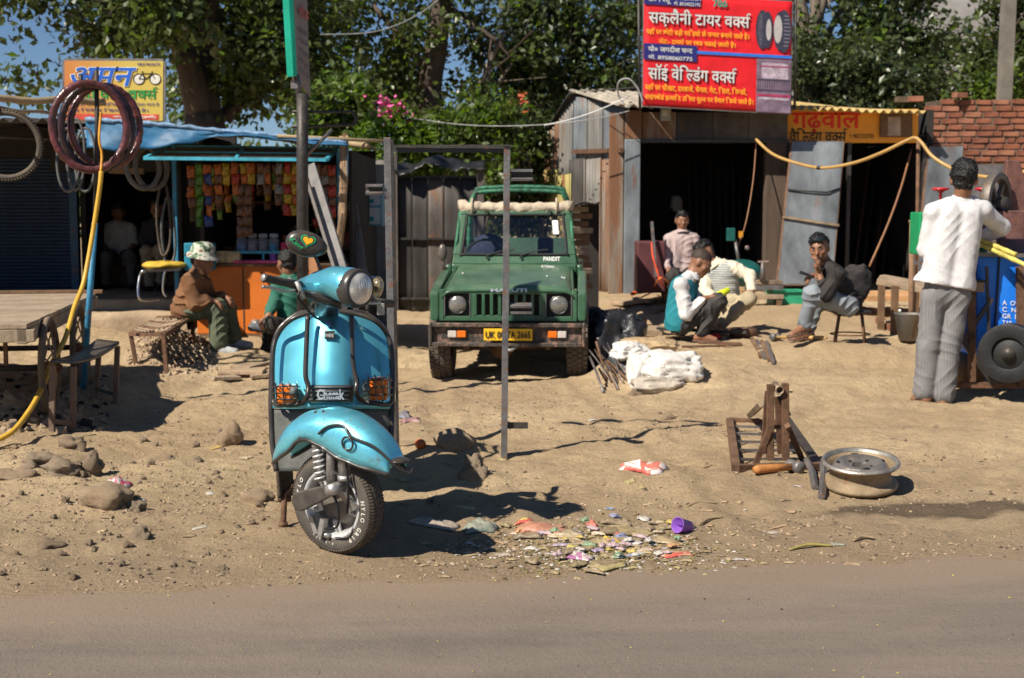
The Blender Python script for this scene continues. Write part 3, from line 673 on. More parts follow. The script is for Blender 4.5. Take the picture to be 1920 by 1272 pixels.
mb=MB();mb.bb((at(1730,700,YB).x,YB+.1,.1),(at(1730,700,YB).x+.08,20.59,2.75));mb.build('side_wall',M_dark,yshop)
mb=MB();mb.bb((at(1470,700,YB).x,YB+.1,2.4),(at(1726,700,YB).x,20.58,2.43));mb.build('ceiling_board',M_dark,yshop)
def leafdoor(label,tl,tr,br,bl,Yt,Yb,m):
 P=[at(*bl,Yb),at(*br,Yb),at(*tr,Yt),at(*tl,Yt)];t=thing('sheet_door',label,'door',(P[0]+P[1])/2)
 n=V((0,.025,0));mb=MB();mb.grid(lambda u,v:(P[0].lerp(P[1],u)).lerp(P[3].lerp(P[2],u),v)+V((0,.012*math.sin(u*5+v*9)*.5,0)),10,14);mb.build('sheet',m,t)
 mb=MB()
 for a,b in((0,1),(1,2),(2,3),(3,0)):mb.beam(P[a]+n,P[b]+n,.035,.03)
 mb.build('door_frame',M_rustbar,t)
 return t,P
t,P=leafdoor('galvanised sheet door standing open left of the yellow stall doorway',(1486,266),(1582,266),(1560,534),(1458,534),YS-.25,YS-.75,M_galvb)
mb=MB();mb.beam(P[0].lerp(P[3],.47)+V((-.03,-.03,0)),P[1].lerp(P[2],.41)+V((.02,-.03,0)),.035,.03);mb.build('brace',M_wood,t)
mb=MB();mb.tube([P[0].lerp(P[3],.66)+V((0,-.02,0)),P[0].lerp(P[3],.64).lerp(P[1].lerp(P[2],.64),.75)+V((0,-.03,0)),P[1].lerp(P[2],.67)+V((0,-.02,0))],.012,6);mb.build('wire',M_black,t)
leafdoor('grey sheet door right of the yellow stall doorway by the brick wall',(1742,276),(1806,274),(1790,560),(1716,560),YS+.1,YS-.1,M_galvb)
leafdoor('low grey sheet panel in front of the brick wall at far right',(1806,310),(1896,308),(1905,545),(1806,545),YS+.2,YS+.1,M_steel)
# ------ brick wall, brick by brick
bw=thing('brick_wall','rough unplastered red brick wall at the far right','wall',(at(1850,550,18.4).x,18.4,.35))
rngb=random.Random(8);YW=18.4;x0,x1=at(1727,700,YW).x,at(2010,700,YW).x;zt=at(1800,186,YW).z;zb=.4
mb=MB();mb.bb((x0+.02,YW+.018,zb),(x1,YW+.22,zt-.03));mb.build('mortar_core',M_mortar,bw)
bm_=[]
for k in range(5):
 mb=MB();mb.box((0,0,0),(.222-.01*(k%3),.11,.068),(0,0,0));mb.jit(.008,9,k)
 me=mb.build('brick',[M_brick,M_brick2,M_brick,M_brick3,M_brick2][k],bw,local=True,bevel=.006);bm_.append(me)
first=True;zc=zt-.04;row=0;Mi=ROOTM[bw.name].inverted();nb=0
while zc>zb+.9 and nb<285:
 x=x0+(.06 if row%2 else .13)+rngb.uniform(-.02,.02)
 if row==0:x+=.16
 while x<x1-.1 and nb<285:
  s_=rngb.choice(bm_) if nb>=5 else bm_[nb]
  o=s_ if nb<5 else s_.copy()
  if nb>=5:C.objects.link(o)
  half=rngb.random()<.15
  o.location=Mi@V((x+(-.06 if half else 0),YW+.055+rngb.uniform(-.012,.008),zc+rngb.uniform(-.006,.006)));o.rotation_euler=(rngb.uniform(-.03,.03),rngb.uniform(-.025,.025),rngb.uniform(-.04,.04));o.scale=((.5 if half else 1)*rngb.uniform(.95,1.03),1,rngb.uniform(.92,1.05));o.parent=bw;nb+=1
  x+=(.125 if half else .236)+rngb.uniform(-.008,.012)
 zc-=.086;row+=1
mb=MB()
for i in range(int((x1-x0)/.24)):
 for j in range(int((zc-zb)/.086)):mb.box((x0+.12+i*.24+(.1 if j%2 else 0),YW+.055,zc-j*.086),(.222,.11,.068),(0,0,rngb.uniform(-.03,.03)))
mb.build('brickwork',M_brick2,bw,kind='stuff')
for i,(px,py,lab) in enumerate([(1715,186,'loose brick on the roof end beside the brick wall'),(1693,187,'weathered grey brick on the ochre roof end'),(1800,179,'single loose brick on top of the brick wall')]):
 q=at(px,py,YW-.05 if i==2 else YS+.2);mb=MB();mb.box((q.x,q.y,q.z),(.2,.1,.07),(0,0,.2*i));mb.jit(.006,9,i+20);mb.build('loose_brick',[M_brick3,M_mortar,M_brick3][i],None,bevel=.006,label=lab,cat='brick')
 # ------ red flex signboard
YG=16.9
sg=thing('shop_sign','large red flex banner with white and yellow Hindi lettering above the shed','sign',at(1345,200,YG))
TL,TR,BL=at(1208,-12,YG),at(1486,3,YG),at(1206,198,YG)
f=panel_uv(TL,TR,BL)
M_flex=mat('red_flex',(.66,.012,.018),.45,var=.06,vs=3,bump=.08,bs=8);M_navy=mat('navy_print',(.02,.02,.16),.45,var=.1,bump=0);M_skyb=mat('blue_stripe',(.02,.16,.60),.45,var=.1,bump=0)
M_ylp=mat('yellow_print',(.80,.42,.02),.5,var=.08,bump=0);M_silver=mat('silver_print',(.60,.61,.60),.5,var=.1,vs=10,bump=0);M_grnp=mat('green_print',(.02,.22,.14),.5,bump=0)
mb=MB();mb.sheet(lambda u,v:f(u,v,.004*math.sin(u*17)*math.sin(v*6)-.02),24,16,.008);pan=mb.build('banner',M_flex,sg)
for q in((0,0,.38,.095),(0,.44,.36,.585)):rect(MB(),f,*q,.0).build('name_strip',M_navy,pan)
mb=MB();rect(mb,f,.36,.485,1,.512,.0);mb.build('stripe',M_skyb,pan)
def L(t,u0,v0,u1,v1,m,b=.01,ol=None,ow=.03,o=.003):return lettering('lettering',t,*line_on(f,0,u0,v0,u1,v1,o),m,pan,b,outline=ol,ow=ow)
L('प्रो० रिशू',.02,.01,.18,.085,M_silver,.015);L('मो. 9758707871',.20,.005,.38,.042,M_silver,.008);L('मो. 8534022192',.20,.052,.38,.09,M_silver,.008)
L('786',.465,.02,.56,.085,M_grnp,.02,M_silver,.025)
L('सक़लैनी टायर वर्क्स',.03,.125,.72,.285,M_silver,.014,M_blkp,.022)
L('यहाँ पर छोटी बड़ी गाडियों के पन्चर बनाये जाते है।',.015,.30,.71,.368,M_ylp,.015);L('नोट:- टायरों पर रबड चढाई जाती है।',.10,.385,.62,.445,M_ylp,.015)
L('प्रो० जगदीश चन्द्र',.03,.455,.33,.515,M_silver,.015);L('मो. 8958060775',.03,.535,.33,.58,M_silver,.012)
L('सॉई वेल्डिंग वर्क्स',.03,.62,.63,.775,M_silver,.014,M_blkp,.022)
L('यहाँ पर चौखट, दरवाजे, चैनल, गेट, ग्रिल, विन्डो,',.01,.795,.70,.865,M_ylp,.015);L('साईनबोर्ड इत्यादि उचित मूल्य पर तैयार किये जाते है।',.01,.885,.745,.955,M_ylp,.015)
def ellipse(mb,u,v,ru,rv,o,n=28):
 P=[f(u+ru*math.cos(2*math.pi*i/n),v+rv*math.sin(2*math.pi*i/n),o) for i in range(n)][::-1];mb.add(P,[tuple(range(n))],False)
M_tyrep=mat('tyre_print',(.035,.035,.06),.5,var=.3,vs=20,bump=0);M_hubp=mat('hub_print',(.40,.38,.38),.5,var=.15,vs=10,bump=0);M_tread=mat('tread_print',(.16,.15,.2),.5,bump=0)
mb=MB();ellipse(mb,.80,.265,.045,.175,.003);ellipse(mb,.835,.265,.035,.165,.0035);ellipse(mb,.945,.27,.052,.19,.003);ellipse(mb,.92,.27,.045,.175,.0035);mb.build('tyre_print',M_tyrep,pan)
mb=MB();ellipse(mb,.843,.265,.018,.095,.006);ellipse(mb,.905,.255,.028,.125,.006);mb.build('hub_print',M_hubp,pan)
mb=MB()
for i in range(9):
 v=.13+i*.033;rect(mb,f,.945,v,.992-abs(i-4)*.004,v+.010,.005,.001)
for i in range(14):rect(mb,f,.768+abs(i-6.5)*.002,.13+i*.02,.80,.137+i*.02,.005,.001)
mb.build('tread_print',M_tread,pan,kind='stuff')
mb=MB();rect(mb,f,.765,.525,1,1,.0005);mb.build('photo_print',mat('photo_ground',(.17,.12,.17),.5,var=.5,vs=6,bump=0),pan)
for q in((.80,.56,.98,.70),(.78,.86,.99,.89)):rect(MB(),f,*q,.003).build('photo_print',mat('photo_pale',(.36,.30,.36),.5,var=.5,vs=14,bump=0),pan)
for q in((.77,.84,.995,.865,.003),(.79,.585,.99,.595,.006)):rect(MB(),f,*q).build('photo_print',mat('photo_crimson',(.35,.03,.10),.5,var=.3,vs=9,bump=0),pan)
mb=MB()
for i in range(14):rect(mb,f,.775+i*.016,.715,.779+i*.016,.80,.003)
rect(mb,f,.77,.705,.995,.716,.0045);rect(mb,f,.77,.80,.995,.812,.0045);mb.build('photo_print',mat('photo_dark',(.05,.04,.07),.5,bump=0),pan)
mb=MB()
for a,b in((TL,TR),(BL,BL+TR-TL),(TL,BL),(TR,TR+BL-TL)):mb.beam(a+V((0,.035,0)),b+V((0,.035,0)),.03,.03)
mb.build('sign_frame',M_steel,sg)
for q in(((1200,206),(1197,-40)),((1490,206),(1492,-20))):MB().cyl(at(*q[0],YG+.06),at(*q[1],YG+.06),.018).build('support_post',M_iron,sg)
# ------ left: concrete plinth, shuttered shop, cycle shop
M_plinth=mat('plinth_concrete',(.36,.27,.18),.95,var=.35,vs=3,bump=.7,bs=30,dust=.4)
P0,P1=at(-900,585,13.6),at(352,585,13.6)
mb=MB()
def _pl(u,v):
 prof=[(0,-.35),(.0,0),(.03,.0),(.32,.012),(.34,.11),(.38,.12),(4.0,.12)]
 t=v*6;i=min(5,int(t));k=t-i;a,b=prof[i],prof[i+1];x=P0.x+(P1.x-P0.x)*u;y=a[0]+(b[0]-a[0])*k;z=a[1]+(b[1]-a[1])*k
 return V((x,13.55+y,P0.z+z))+mnoise.noise_vector(V((x*3,y*4,z*5)))*.02
mb.grid(_pl,60,24);mb.build('step_platform',M_plinth,None,kind='structure')
YL=15.2
M_shut=mat('shutter_blue',(.015,.040,.085),.55,.2,var=.3,vs=4,bump=.1,dust=.15)
shop=thing('shuttered_shop','low dark shop with a navy blue rolling shutter pulled down at left edge','shop',(at(60,545,YL).x,YL,.5))
xa,xb=at(-140,700,YL).x-3.5,at(141,700,YL).x;zb,ztp=at(60,545,YL).z-.05,at(60,300,YL).z
ns=46;proto=None
for i in range(ns):
 z=zb+(ztp+.35-zb)*i/ns;h=(ztp+.35-zb)/ns
 if proto is None:
  mb=MB();mb.loft([[V((xa,YL,-.5*h)),V((xa,YL-.012,-.3*h)),V((xa,YL-.018,0)),V((xa,YL-.012,.3*h)),V((xa,YL,.46*h)),V((xa,YL+.01,0))],[V((xb,YL,-.5*h)),V((xb,YL-.012,-.3*h)),V((xb,YL-.018,0)),V((xb,YL-.012,.3*h)),V((xb,YL,.46*h)),V((xb,YL+.01,0))]],smooth=False)
  mb.v=[(a-shop.location.x,b-shop.location.y,c) for a,b,c in mb.v];proto=mb.build('shutter_slat',M_shut,shop,local=True);o=proto
 else:o=proto.copy();C.objects.link(o)
 o.location=(0,0,z+h/2-shop.location.z)
mb=MB();mb.bb((xb+.002,YL-.04,zb-.05),(xb+.09,YL+.06,ztp+.4));mb.build('shutter_guide',mat('guide_blue',(.02,.06,.11),.5,.2,var=.4,rust=.3),shop)
mb=MB();mb.bb((xa,YL+.03,zb-.2),(xb,YL+.1,ztp+.4));mb.build('backing_wall',M_dark,shop)
A,B=at(-1150,218,12.4),at(128,226,12.4)
mb=MB();roofsheet(mb,A,B,V((0,3.6,.15)),.02,.12);mb.build('roof_sheet',M_dksheet,shop)
mb=MB();mb.bb((xa,YL-.1,ztp+.02),(xb+.1,YL-.03,ztp+.4));mb.build('header_board',M_dark,shop)
cyc=thing('cycle_shop','dark open cycle repair shop between the shutter and the snack kiosk','shop',(at(230,545,15.5).x,15.5,.5))
xc,xd=xb+.1,at(338,700,14.5).x
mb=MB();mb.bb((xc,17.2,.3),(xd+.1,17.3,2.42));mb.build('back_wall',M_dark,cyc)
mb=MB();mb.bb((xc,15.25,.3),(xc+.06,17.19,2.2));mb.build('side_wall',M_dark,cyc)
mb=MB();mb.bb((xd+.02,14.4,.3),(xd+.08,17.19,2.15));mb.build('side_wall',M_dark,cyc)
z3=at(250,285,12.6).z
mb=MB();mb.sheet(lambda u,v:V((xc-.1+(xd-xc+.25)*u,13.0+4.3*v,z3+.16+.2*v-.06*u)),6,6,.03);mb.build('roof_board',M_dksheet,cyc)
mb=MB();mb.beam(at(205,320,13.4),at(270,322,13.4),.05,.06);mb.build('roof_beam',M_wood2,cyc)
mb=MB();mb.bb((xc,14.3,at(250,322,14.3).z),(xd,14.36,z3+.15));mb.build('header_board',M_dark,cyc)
M_bamb=mat('bamboo',(.30,.225,.13),.7,var=.3,vs=6,bump=.3,bs=30,streak=0,dust=.1)
for(a,b,r,lab) in[((-40,186,9.6),(196,190,10.2),.026,'thick bamboo pole jutting from the shop at upper left'),((-40,199,9.9),(128,217,11.5),.014,'thin bamboo stick under the thick bamboo pole')]:
 mb=MB();p,q=at(*a),at(*b);mb.tube([p.lerp(q,i/9)+V((0,0,.01*math.sin(i*1.3))) for i in range(10)],[r*(1.12 if i%3==0 else 1) for i in range(10)],10)
 mb.build('bamboo_pole',M_bamb,None,label=lab,cat='pole')
 # ------ tyres hanging
def tyre(name,label,c,axis,Rr,r,m,knobs=0,group=None,wrap=False,squash=1,seed=0):
 u,w_=frame(axis);t=thing(name,label,'tyre',tuple(c),0,group);mb=MB();c=V(c)
 pts=[c+(u*math.cos(a)+w_*math.sin(a)*squash)*Rr for a in[2*math.pi*i/56 for i in range(56)]]
 mb.tube(pts,[r*(1+(.12*math.sin(i*2.9+seed) if wrap else 0)) for i in range(56)],10,closed=True);mb.build('casing',m,t)
 if knobs:
  mb=MB();a_=V(axis).normalized()
  for i in range(knobs):
   an=2*math.pi*i/knobs;d=u*math.cos(an)+w_*math.sin(an);tn=-u*math.sin(an)+w_*math.cos(an)
   for s_ in(-1,0,1):
    k=d if s_==0 else(d*.75+a_*s_*.66).normalized();p=c+d*Rr+k*(r+.002)
    mb.box(p,(r*.5,r*.55,r*.35),Matrix((tn,k.cross(tn),k)).transposed())
  mb.build('tread_knobs',M_rubber,t,kind='stuff')
 return t
sd_=tosun
tyre('bicycle_tyre','knobbly black bicycle tyre hanging at the left edge',at(12,273,10.2),(.12,-1,.0),.245,.024,M_rubber,70)
M_wrap=mat('maroon_wrap',(.085,.012,.022),.3,var=.8,vs=14,bump=.6,bs=30,dust=.25,coat=.25);M_wrap2=mat('dark_wrap',(.03,.016,.02),.3,var=.6,vs=9,bump=.4,bs=30)
ct=at(178,236,9.3)
tyre('wrapped_tyre','maroon wrapped new bicycle tyre, frontmost of the hanging bundle',at(168,238,9.22),(.45,-1,0),.245,.026,M_wrap,0,'wrapped tyres hanging in a bundle',True,1.20)
tyre('wrapped_tyre','dark wrapped tyre between the two maroon ones in the bundle',at(182,240,9.32),(.36,-1,0),.235,.026,M_wrap2,0,'wrapped tyres hanging in a bundle',True,1.22,2)
tyre('wrapped_tyre','maroon and black wrapped tyre, rearmost and right of the bundle',at(198,238,9.42),(.5,-1,0),.235,.025,M_wrap,0,'wrapped tyres hanging in a bundle',True,1.2,4)
for(px,py,Y,rr,lab) in[(268,313,12.4,.16,'grey tyre coil hanging left of the kiosk'),(284,315,12.5,.155,'grey tyre coil behind the first one left of the kiosk')]:
 tyre('hanging_tyre',lab,at(px,py,Y),(.8,-1,.1),rr,.024,mat('grey_rubber',(.10,.10,.095),.7,var=.3,vs=12,bump=.3,dust=.4),0,'old tyres hanging under the awning',False,1.25)
for(px,py,w_,h_,lab) in[(128,300,.09,.25,'thin old tube hanging left of the maroon tyres'),(142,290,.07,.28,'pale tube strip hanging behind the maroon tyres'),(160,300,.08,.25,'dark tube hanging low behind the maroon tyres')]:
 c=at(px,py,10.6);mb=MB();mb.tube([c+V((w_*math.sin(a),.03*math.cos(a),h_*math.cos(a))) for a in[2*math.pi*i/26 for i in range(26)]],.011,7,closed=True);mb.build('inner_tube',mat('tube_rubber',(.09,.09,.088),.45,var=.3,vs=10),None,label=lab,cat='inner tube')
for(px,y0,y1,lab) in[(314,370,500,'grey tube loop hanging beside the blue kiosk post'),(305,340,480,'black tube loop hanging left of the blue kiosk post')]:
 a,b=at(px,y0,12.6),at(px+2,y1,12.6);mb=MB();n=22;mb.tube([a.lerp(b,.5)+V((.055*math.sin(2*math.pi*i/n)*(1+.3*math.sin(4*i/n)),.02*math.sin(i),(a.z-b.z)/2*math.cos(2*math.pi*i/n))) for i in range(n)],.013,7,closed=True);mb.build('inner_tube',M_rubber if px<310 else mat('tube_rubber',(.1,.1,.1)),None,label=lab,cat='inner tube')
mb=MB();mb.tube([at(181,132,9.35),at(182,240,9.35),at(178,420,9.3)],.016,8);mb.tube([at(152,140,9.2),at(151,158,9.2),at(158,163,9.2)],.014,6);t=thing('tyre_stand','black upper rod over a blue post holding the hanging tyres','stand',at(155,742,8.95));mb.build('hanging_rod',M_iron,t)
mb=MB();b0=g(155,728);mb.tube([at(178,418,9.3),at(168,560,9.2),b0+V((0,0,-.05))],.022,10);mb.build('post',M_blue,t)
mb=MB();ys_=[(190,322,9.15),(186,360,9.13),(172,450,9.1),(157,530,9.0),(140,575,8.85),(122,635,8.6),(98,680,8.3),(75,735,8.0),(52,775,7.8),(20,812,7.6),(-30,835,7.5)]
mb.tube(spline([at(*q) for q in ys_],8),.0165,10);mb.build('hose',M_yell,None,label='long yellow hose curving down from the tyre stand past the cart',cat='hose')
mb=MB();mb.tube(spline([at(189,322,9.15),at(191,290,9.2),at(186,262,9.2),at(188,225,9.25),at(190,212,9.25)],6),.009,8);mb.build('rope',mat('orange_rope',(.6,.27,.02),.6,var=.3,vs=30,bump=.4),None,label='orange rope end tied inside the hanging tyre bundle',cat='rope')
YQ=12.2
sb=thing('shop_sign','yellow and orange cycle repair signboard with a printed bicycle, half hidden by tyres','sign',at(215,226,YQ))
f=panel_uv(at(121,114,YQ),at(306,115,YQ),at(121,226,YQ))
def sign_grad():
 m=bpy.data.materials.new('orange_to_yellow_print');m.use_nodes=True;nt=m.node_tree;p=nt.nodes['Principled BSDF'];tc=_n(nt,'TexCoord');sx=_n(nt,'SeparateXYZ');nt.links.new(tc.outputs['Object'],sx.inputs[0])
 nz=_n(nt,'TexNoise');nz.inputs['Scale'].default_value=5;nt.links.new(tc.outputs['Object'],nz.inputs['Vector']);ad=_n(nt,'Math',operation='MULTIPLY_ADD');nt.links.new(nz.outputs[0],ad.inputs[0]);ad.inputs[1].default_value=.25;nt.links.new(sx.outputs[0],ad.inputs[2])
 r=_n(nt,'MapRange');r.inputs[1].default_value=-.3;r.inputs[2].default_value=.3;nt.links.new(ad.outputs[0],r.inputs[0]);x=_n(nt,'Mix',data_type='RGBA');nt.links.new(r.outputs[0],x.inputs[0]);x.inputs[6].default_value=(.52,.18,.04,1);x.inputs[7].default_value=(.55,.42,.08,1);nt.links.new(x.outputs[2],p.inputs['Base Color']);p.inputs['Roughness'].default_value=.5;return m
mb=MB();mb.prism([f(0,1),f(1,1),f(1,0),f(0,0)],(0,.03,0));pan=mb.build('board',sign_grad(),sb)
M_blup=mat('blue_print',(.01,.10,.50),.5,bump=0);M_grp=mat('leaf_green_print',(.015,.27,.06),.5,bump=0);M_palep=mat('pale_print',(.7,.68,.6),.5,bump=0)
lettering('lettering','अमन',*line_on(f,0,.035,.11,.68,.42,.003),M_blup,pan,.014,outline=M_palep,ow=.025,shear=.12)
lettering('lettering','साईकिल वर्क्स',*line_on(f,0,.03,.43,.95,.66,.003),M_grp,pan,.014)
lettering('lettering','यहाँ हर प्रकार की साईकिल का काम किया जाता है',*line_on(f,0,.08,.69,.96,.76,.003),M_navy,pan,.008)
lettering('lettering','व रिपेयर किया जाता है।',*line_on(f,0,.1,.79,.85,.86,.003),M_navy,pan,.008)
lettering('lettering','9837403675',*line_on(f,0,.74,.03,.97,.08,.003),M_navy,pan,.01)
mb=MB();rect(mb,f,.02,.89,.96,.985,.001);st=mb.build('footer_strip',mat('footer_red',(.55,.07,.04),.5,bump=0),pan)
lettering('lettering','भगवानपुर (रुड़की)',*line_on(f,0,.5,.905,.93,.97,.005),M_palep,pan,.01)
mb=MB()
for u in(.755,.92):mb.tube([f(u+.055*math.cos(a),.30+.088*math.sin(a),.004) for a in[2*math.pi*i/24 for i in range(24)]],.004,5,closed=True)
for a,b in(((.755,.30),(.79,.21)),((.79,.21),(.885,.21)),((.885,.21),(.92,.30)),((.79,.21),(.83,.30)),((.83,.30),(.755,.30)),((.83,.30),(.885,.21)),((.885,.21),(.89,.17)),((.78,.18),(.80,.18))):mb.cyl(f(*a,.004),f(*b,.004),.0035,n=5)
mb.build('bicycle_print',M_blkp,pan)
mb=MB()
for u in(.755,.92):
 P=[f(u+.052*math.cos(a),.30+.083*math.sin(a),.0025) for a in[-2*math.pi*i/24 for i in range(24)]];MB().add(P,[tuple(range(24))[::-1]],False).build('wheel_print',M_palep,pan)
mb=MB()
for a,b in(((0,0),(1,0)),((1,0),(1,1)),((1,1),(0,1)),((0,1),(0,0))):mb.beam(f(*a)+V((0,.015,0)),f(*b)+V((0,.015,0)),.022,.045)
mb.build('sign_frame',M_steel,sb)
mb=MB();
for u in(.06,.94):mb.cyl(f(u,.9)+V((0,.06,0)),f(u,1.5)+V((0,.2,0)),.015)
mb.build('support_post',M_iron,sb)
# ------ snack kiosk
YK=12.9
ki=thing('snack_kiosk','roadside snack kiosk with a blue tarpaulin roof and an orange counter','kiosk',(at(490,625,YK).x,YK,.2))
zc=at(450,500,YK).z;zg=at(450,626,YK).z
xl,xr=at(372,700,YK).x,at(650,700,YK).x
M_orange=mat('orange_panel',(.66,.16,.012),.5,var=.14,vs=2.5,bump=.08,dust=.18)
mb=MB();mb.bb((xl,YK,zg),(xr,YK+.03,zc));ct=mb.build('counter_front',M_orange,ki,bevel=.004)
for px in(458,560):
 mb=MB();x=at(px,700,YK).x;mb.bb((x,YK-.006,zg+.01),(x+.012,YK-.001,zc-.01));mb.build('seam',M_rustbar,ct)
mb=MB();mb.bb((xl,YK-.015,zg-.03),(xr,YK+.045,zg-.002));mb.build('counter_base',M_wood2,ki)
mb=MB();q=at(480,609,YK-.012);mb.lathe([(0,0),(.05,0),(.055,.008),(.0,.010)],q,(0,-1,0),20);
mb.build('round_plate',M_steel,ki)
mb=MB();mb.bb((xl-.02,YK-.04,zc+.002),(xr+.02,YK+.75,zc+.03));mb.build('counter_top',M_wood2,ki,bevel=.006)
mb=MB();mb.bb((xl,YK+.74,zg),(xr,YK+.78,zc));mb.build('counter_back',M_dark,ki)
for px,Yp in((336,YK-.1),(640,YK+.05)):
 mb=MB();mb.bb((at(px,700,Yp).x-.02,Yp-.02,.1),(at(px,700,Yp).x+.02,Yp+.02,at(px,275,Yp).z));mb.build('post',M_blue,ki,bevel=.004)
for px,Yp in((345,15.2),(652,15.2)):
 mb=MB();mb.bb((at(px,700,Yp).x-.025,Yp-.02,.1),(at(px,700,Yp).x+.025,Yp+.02,2.3));mb.build('post',M_wood2,ki)
mb=MB();mb.bb((xl-.2,15.25,.2),(xr+.06,15.3,2.1));mb.build('back_wall',M_dark,ki)
mb=MB();mb.bb((xr+.03,YK+.1,.2),(xr+.06,15.24,2.0));mb.build('side_wall',M_dark,ki)
mb=MB();mb.bb((xl-.16,YK+.9,.2),(xl-.12,15.24,2.2));mb.build('side_wall',M_dark,ki)
mb=MB();mb.bb((xl-.1,14.7,1.0),(xr,15.2,1.03));mb.build('shelf',M_wood2,ki)
mb=MB();mb.bb((xl-.1,14.8,1.5),(xr,15.2,1.53));mb.build('shelf',M_wood2,ki)
mb=MB();mb.bb((xl,YK+.2,zg+.02),(xr,YK+.7,zg+.05));mb.build('floor_board',M_dark,ki)
M_tarp=mat('blue_tarp',(.006,.115,.25),.55,var=.35,vs=5,bump=.25,bs=18,dust=.12)
top=[(160,224),(230,228),(300,233),(400,244),(480,250),(560,258),(650,268)];bot=[(162,277),(235,284),(300,276),(360,268),(412,254),(480,258),(560,266),(652,276)]
def curve(P,u):
 k=u*(len(P)-1);i=min(len(P)-2,int(k));t=k-i;return(P[i][0]+(P[i+1][0]-P[i][0])*t,P[i][1]+(P[i+1][1]-P[i][1])*t)
YT=12.15
def ft(u,v):
 a=curve(top,u);b=curve(bot,u);p=at(a[0],a[1],YT);q=at(b[0],b[1],YT-.05);r=p.lerp(q,v)
 return r+V((0,.03*math.sin(u*23+v*3)*v+.012*mnoise.noise(V((u*30,v*6,0))),.008*math.sin(u*40)*v))
mb=MB();mb.sheet(ft,70,10,.004);tarp=mb.build('tarpaulin',M_tarp,ki)
mb=MB();mb.tube([at(*curve(top,i/40),YT-.01)+V((0,0,.006*math.sin(i*2.3))) for i in range(41)],[.019+.005*math.sin(i*1.9) for i in range(41)],8);mb.build('rolled_edge',mat('rolled_tarp',(.16,.27,.42),.5,var=.5,vs=20,bump=.5,bs=50),tarp)
def fr(u,v):
 a=at(*curve(top,u),YT);return a+V((0,3.1*v,.10*v+.035*math.sin(u*15)*math.sin(3*v)-.02))+mnoise.noise_vector(V((u*9,v*6,3)))*.02
mb=MB();mb.sheet(fr,40,14,.006);mb.build('roof_cover',mat('grey_tarp',(.30,.27,.23),.8,var=.4,vs=5,bump=.4,bs=14,dust=.3),ki)
p=at(655,270,YT);mb=MB();mb.sheet(lambda u,v:at(640+12*u,268+45*v+20*u*v,YT+.6*(1-u))+V((0,0,.01*math.sin(9*u))),8,10,.004);mb.build('tarpaulin_end',M_tarp,ki)
mb=MB();mb.tube([at(520,255,YT-.03),at(720,265,YT+.05)],.016,8);mb.build('roof_pole',M_bamb,ki)
mb=MB();mb.tube([at(600,262,12.6),at(676,272,12.3),at(690,273,12.2)],.028,8);mb.build('roof_pole',M_bamb,ki)
fl_=[at(272,297,11.95),at(612,300,11.95),at(634,279,12.95),at(318,275,12.95)]
mb=MB()
for a,b in((0,1),(1,2),(2,3),(3,0)):mb.beam(fl_[a],fl_[b],.035,.03)
mb.beam(fl_[0].lerp(fl_[1],.5),fl_[3].lerp(fl_[2],.44),.03,.025);mb.beam(fl_[0].lerp(fl_[3],.5),fl_[1].lerp(fl_[2],.5),.02,.02)
fp=mb.build('flap_frame',M_cyan,ki)
mb=MB()
for i in range(1,60):mb.cyl(fl_[0].lerp(fl_[1],i/60),fl_[3].lerp(fl_[2],i/60),.003,n=4)
for i in range(1,18):mb.cyl(fl_[0].lerp(fl_[3],i/18),fl_[1].lerp(fl_[2],i/18),.003,n=4)
mb.build('wire_mesh',M_iron,fp,kind='stuff')
mb=MB();rb=random.Random(4)
for k in range(7):mb.tube([at(646+rb.uniform(-9,9),255,12.2),at(645+rb.uniform(-6,6),330,12.2),at(642+rb.uniform(-6,6),400,12.2),at(636+rb.uniform(-5,5),455,12.25),at(630,500,12.3)],[.012,.022,.022,.018,.01],6)
mb.jit(.008,14,3);mb.build('bark_bundle',mat('fibrous_bark',(.30,.20,.12),.95,var=.5,vs=18,bump=1,bs=70,streak=5),None,label='twisted bundle of pale bark and rope hanging at the kiosk corner',cat='bundle')
def plank(label,a,b,w_,th,m,nm='plank'):
 mb=MB();mb.beam(at(*a),at(*b),w_,th,up=(0,1,0));mb.jit(.003,10,5);return mb.build(nm,m,None,bevel=.004,label=label,cat='plank')
plank('thick grey wooden beam leaning right of the sign pole',(583,312,11.3),(646,520,10.6),.085,.06,mat('grey_wood',(.20,.19,.18),.9,var=.35,vs=5,bump=.5,bs=35,streak=5))
plank('thin dark stick leaning beside the grey beam',(576,340,11.1),(632,520,10.5),.03,.03,M_iron,'stick')
plank('short brown plank standing behind the mirror of the scooter',(584,482,10.4),(604,590,10.3),.07,.03,mat('fresh_wood',(.34,.16,.07),.8,var=.3,vs=6,bump=.4,streak=5))
plank('broad grey board leaning behind the bark bundle',(660,380,13.4),(682,520,13.2),.09,.03,M_steel,'board')
pk_cols={'green':(.13,.30,.03),'orange':(.62,.16,.03),'yellow':(.62,.40,.03),'red':(.55,.05,.03),'brown':(.22,.10,.05),'silver':(.34,.33,.32),'blue':(.04,.08,.3)}
pm={k:mat('packet_'+k,tuple(q*.62 for q in c),.3,var=.6,vs=34,bump=.6,bs=60) for k,c in pk_cols.items()}  # packet colours darkened as a whole to stand in for the kiosk's shade
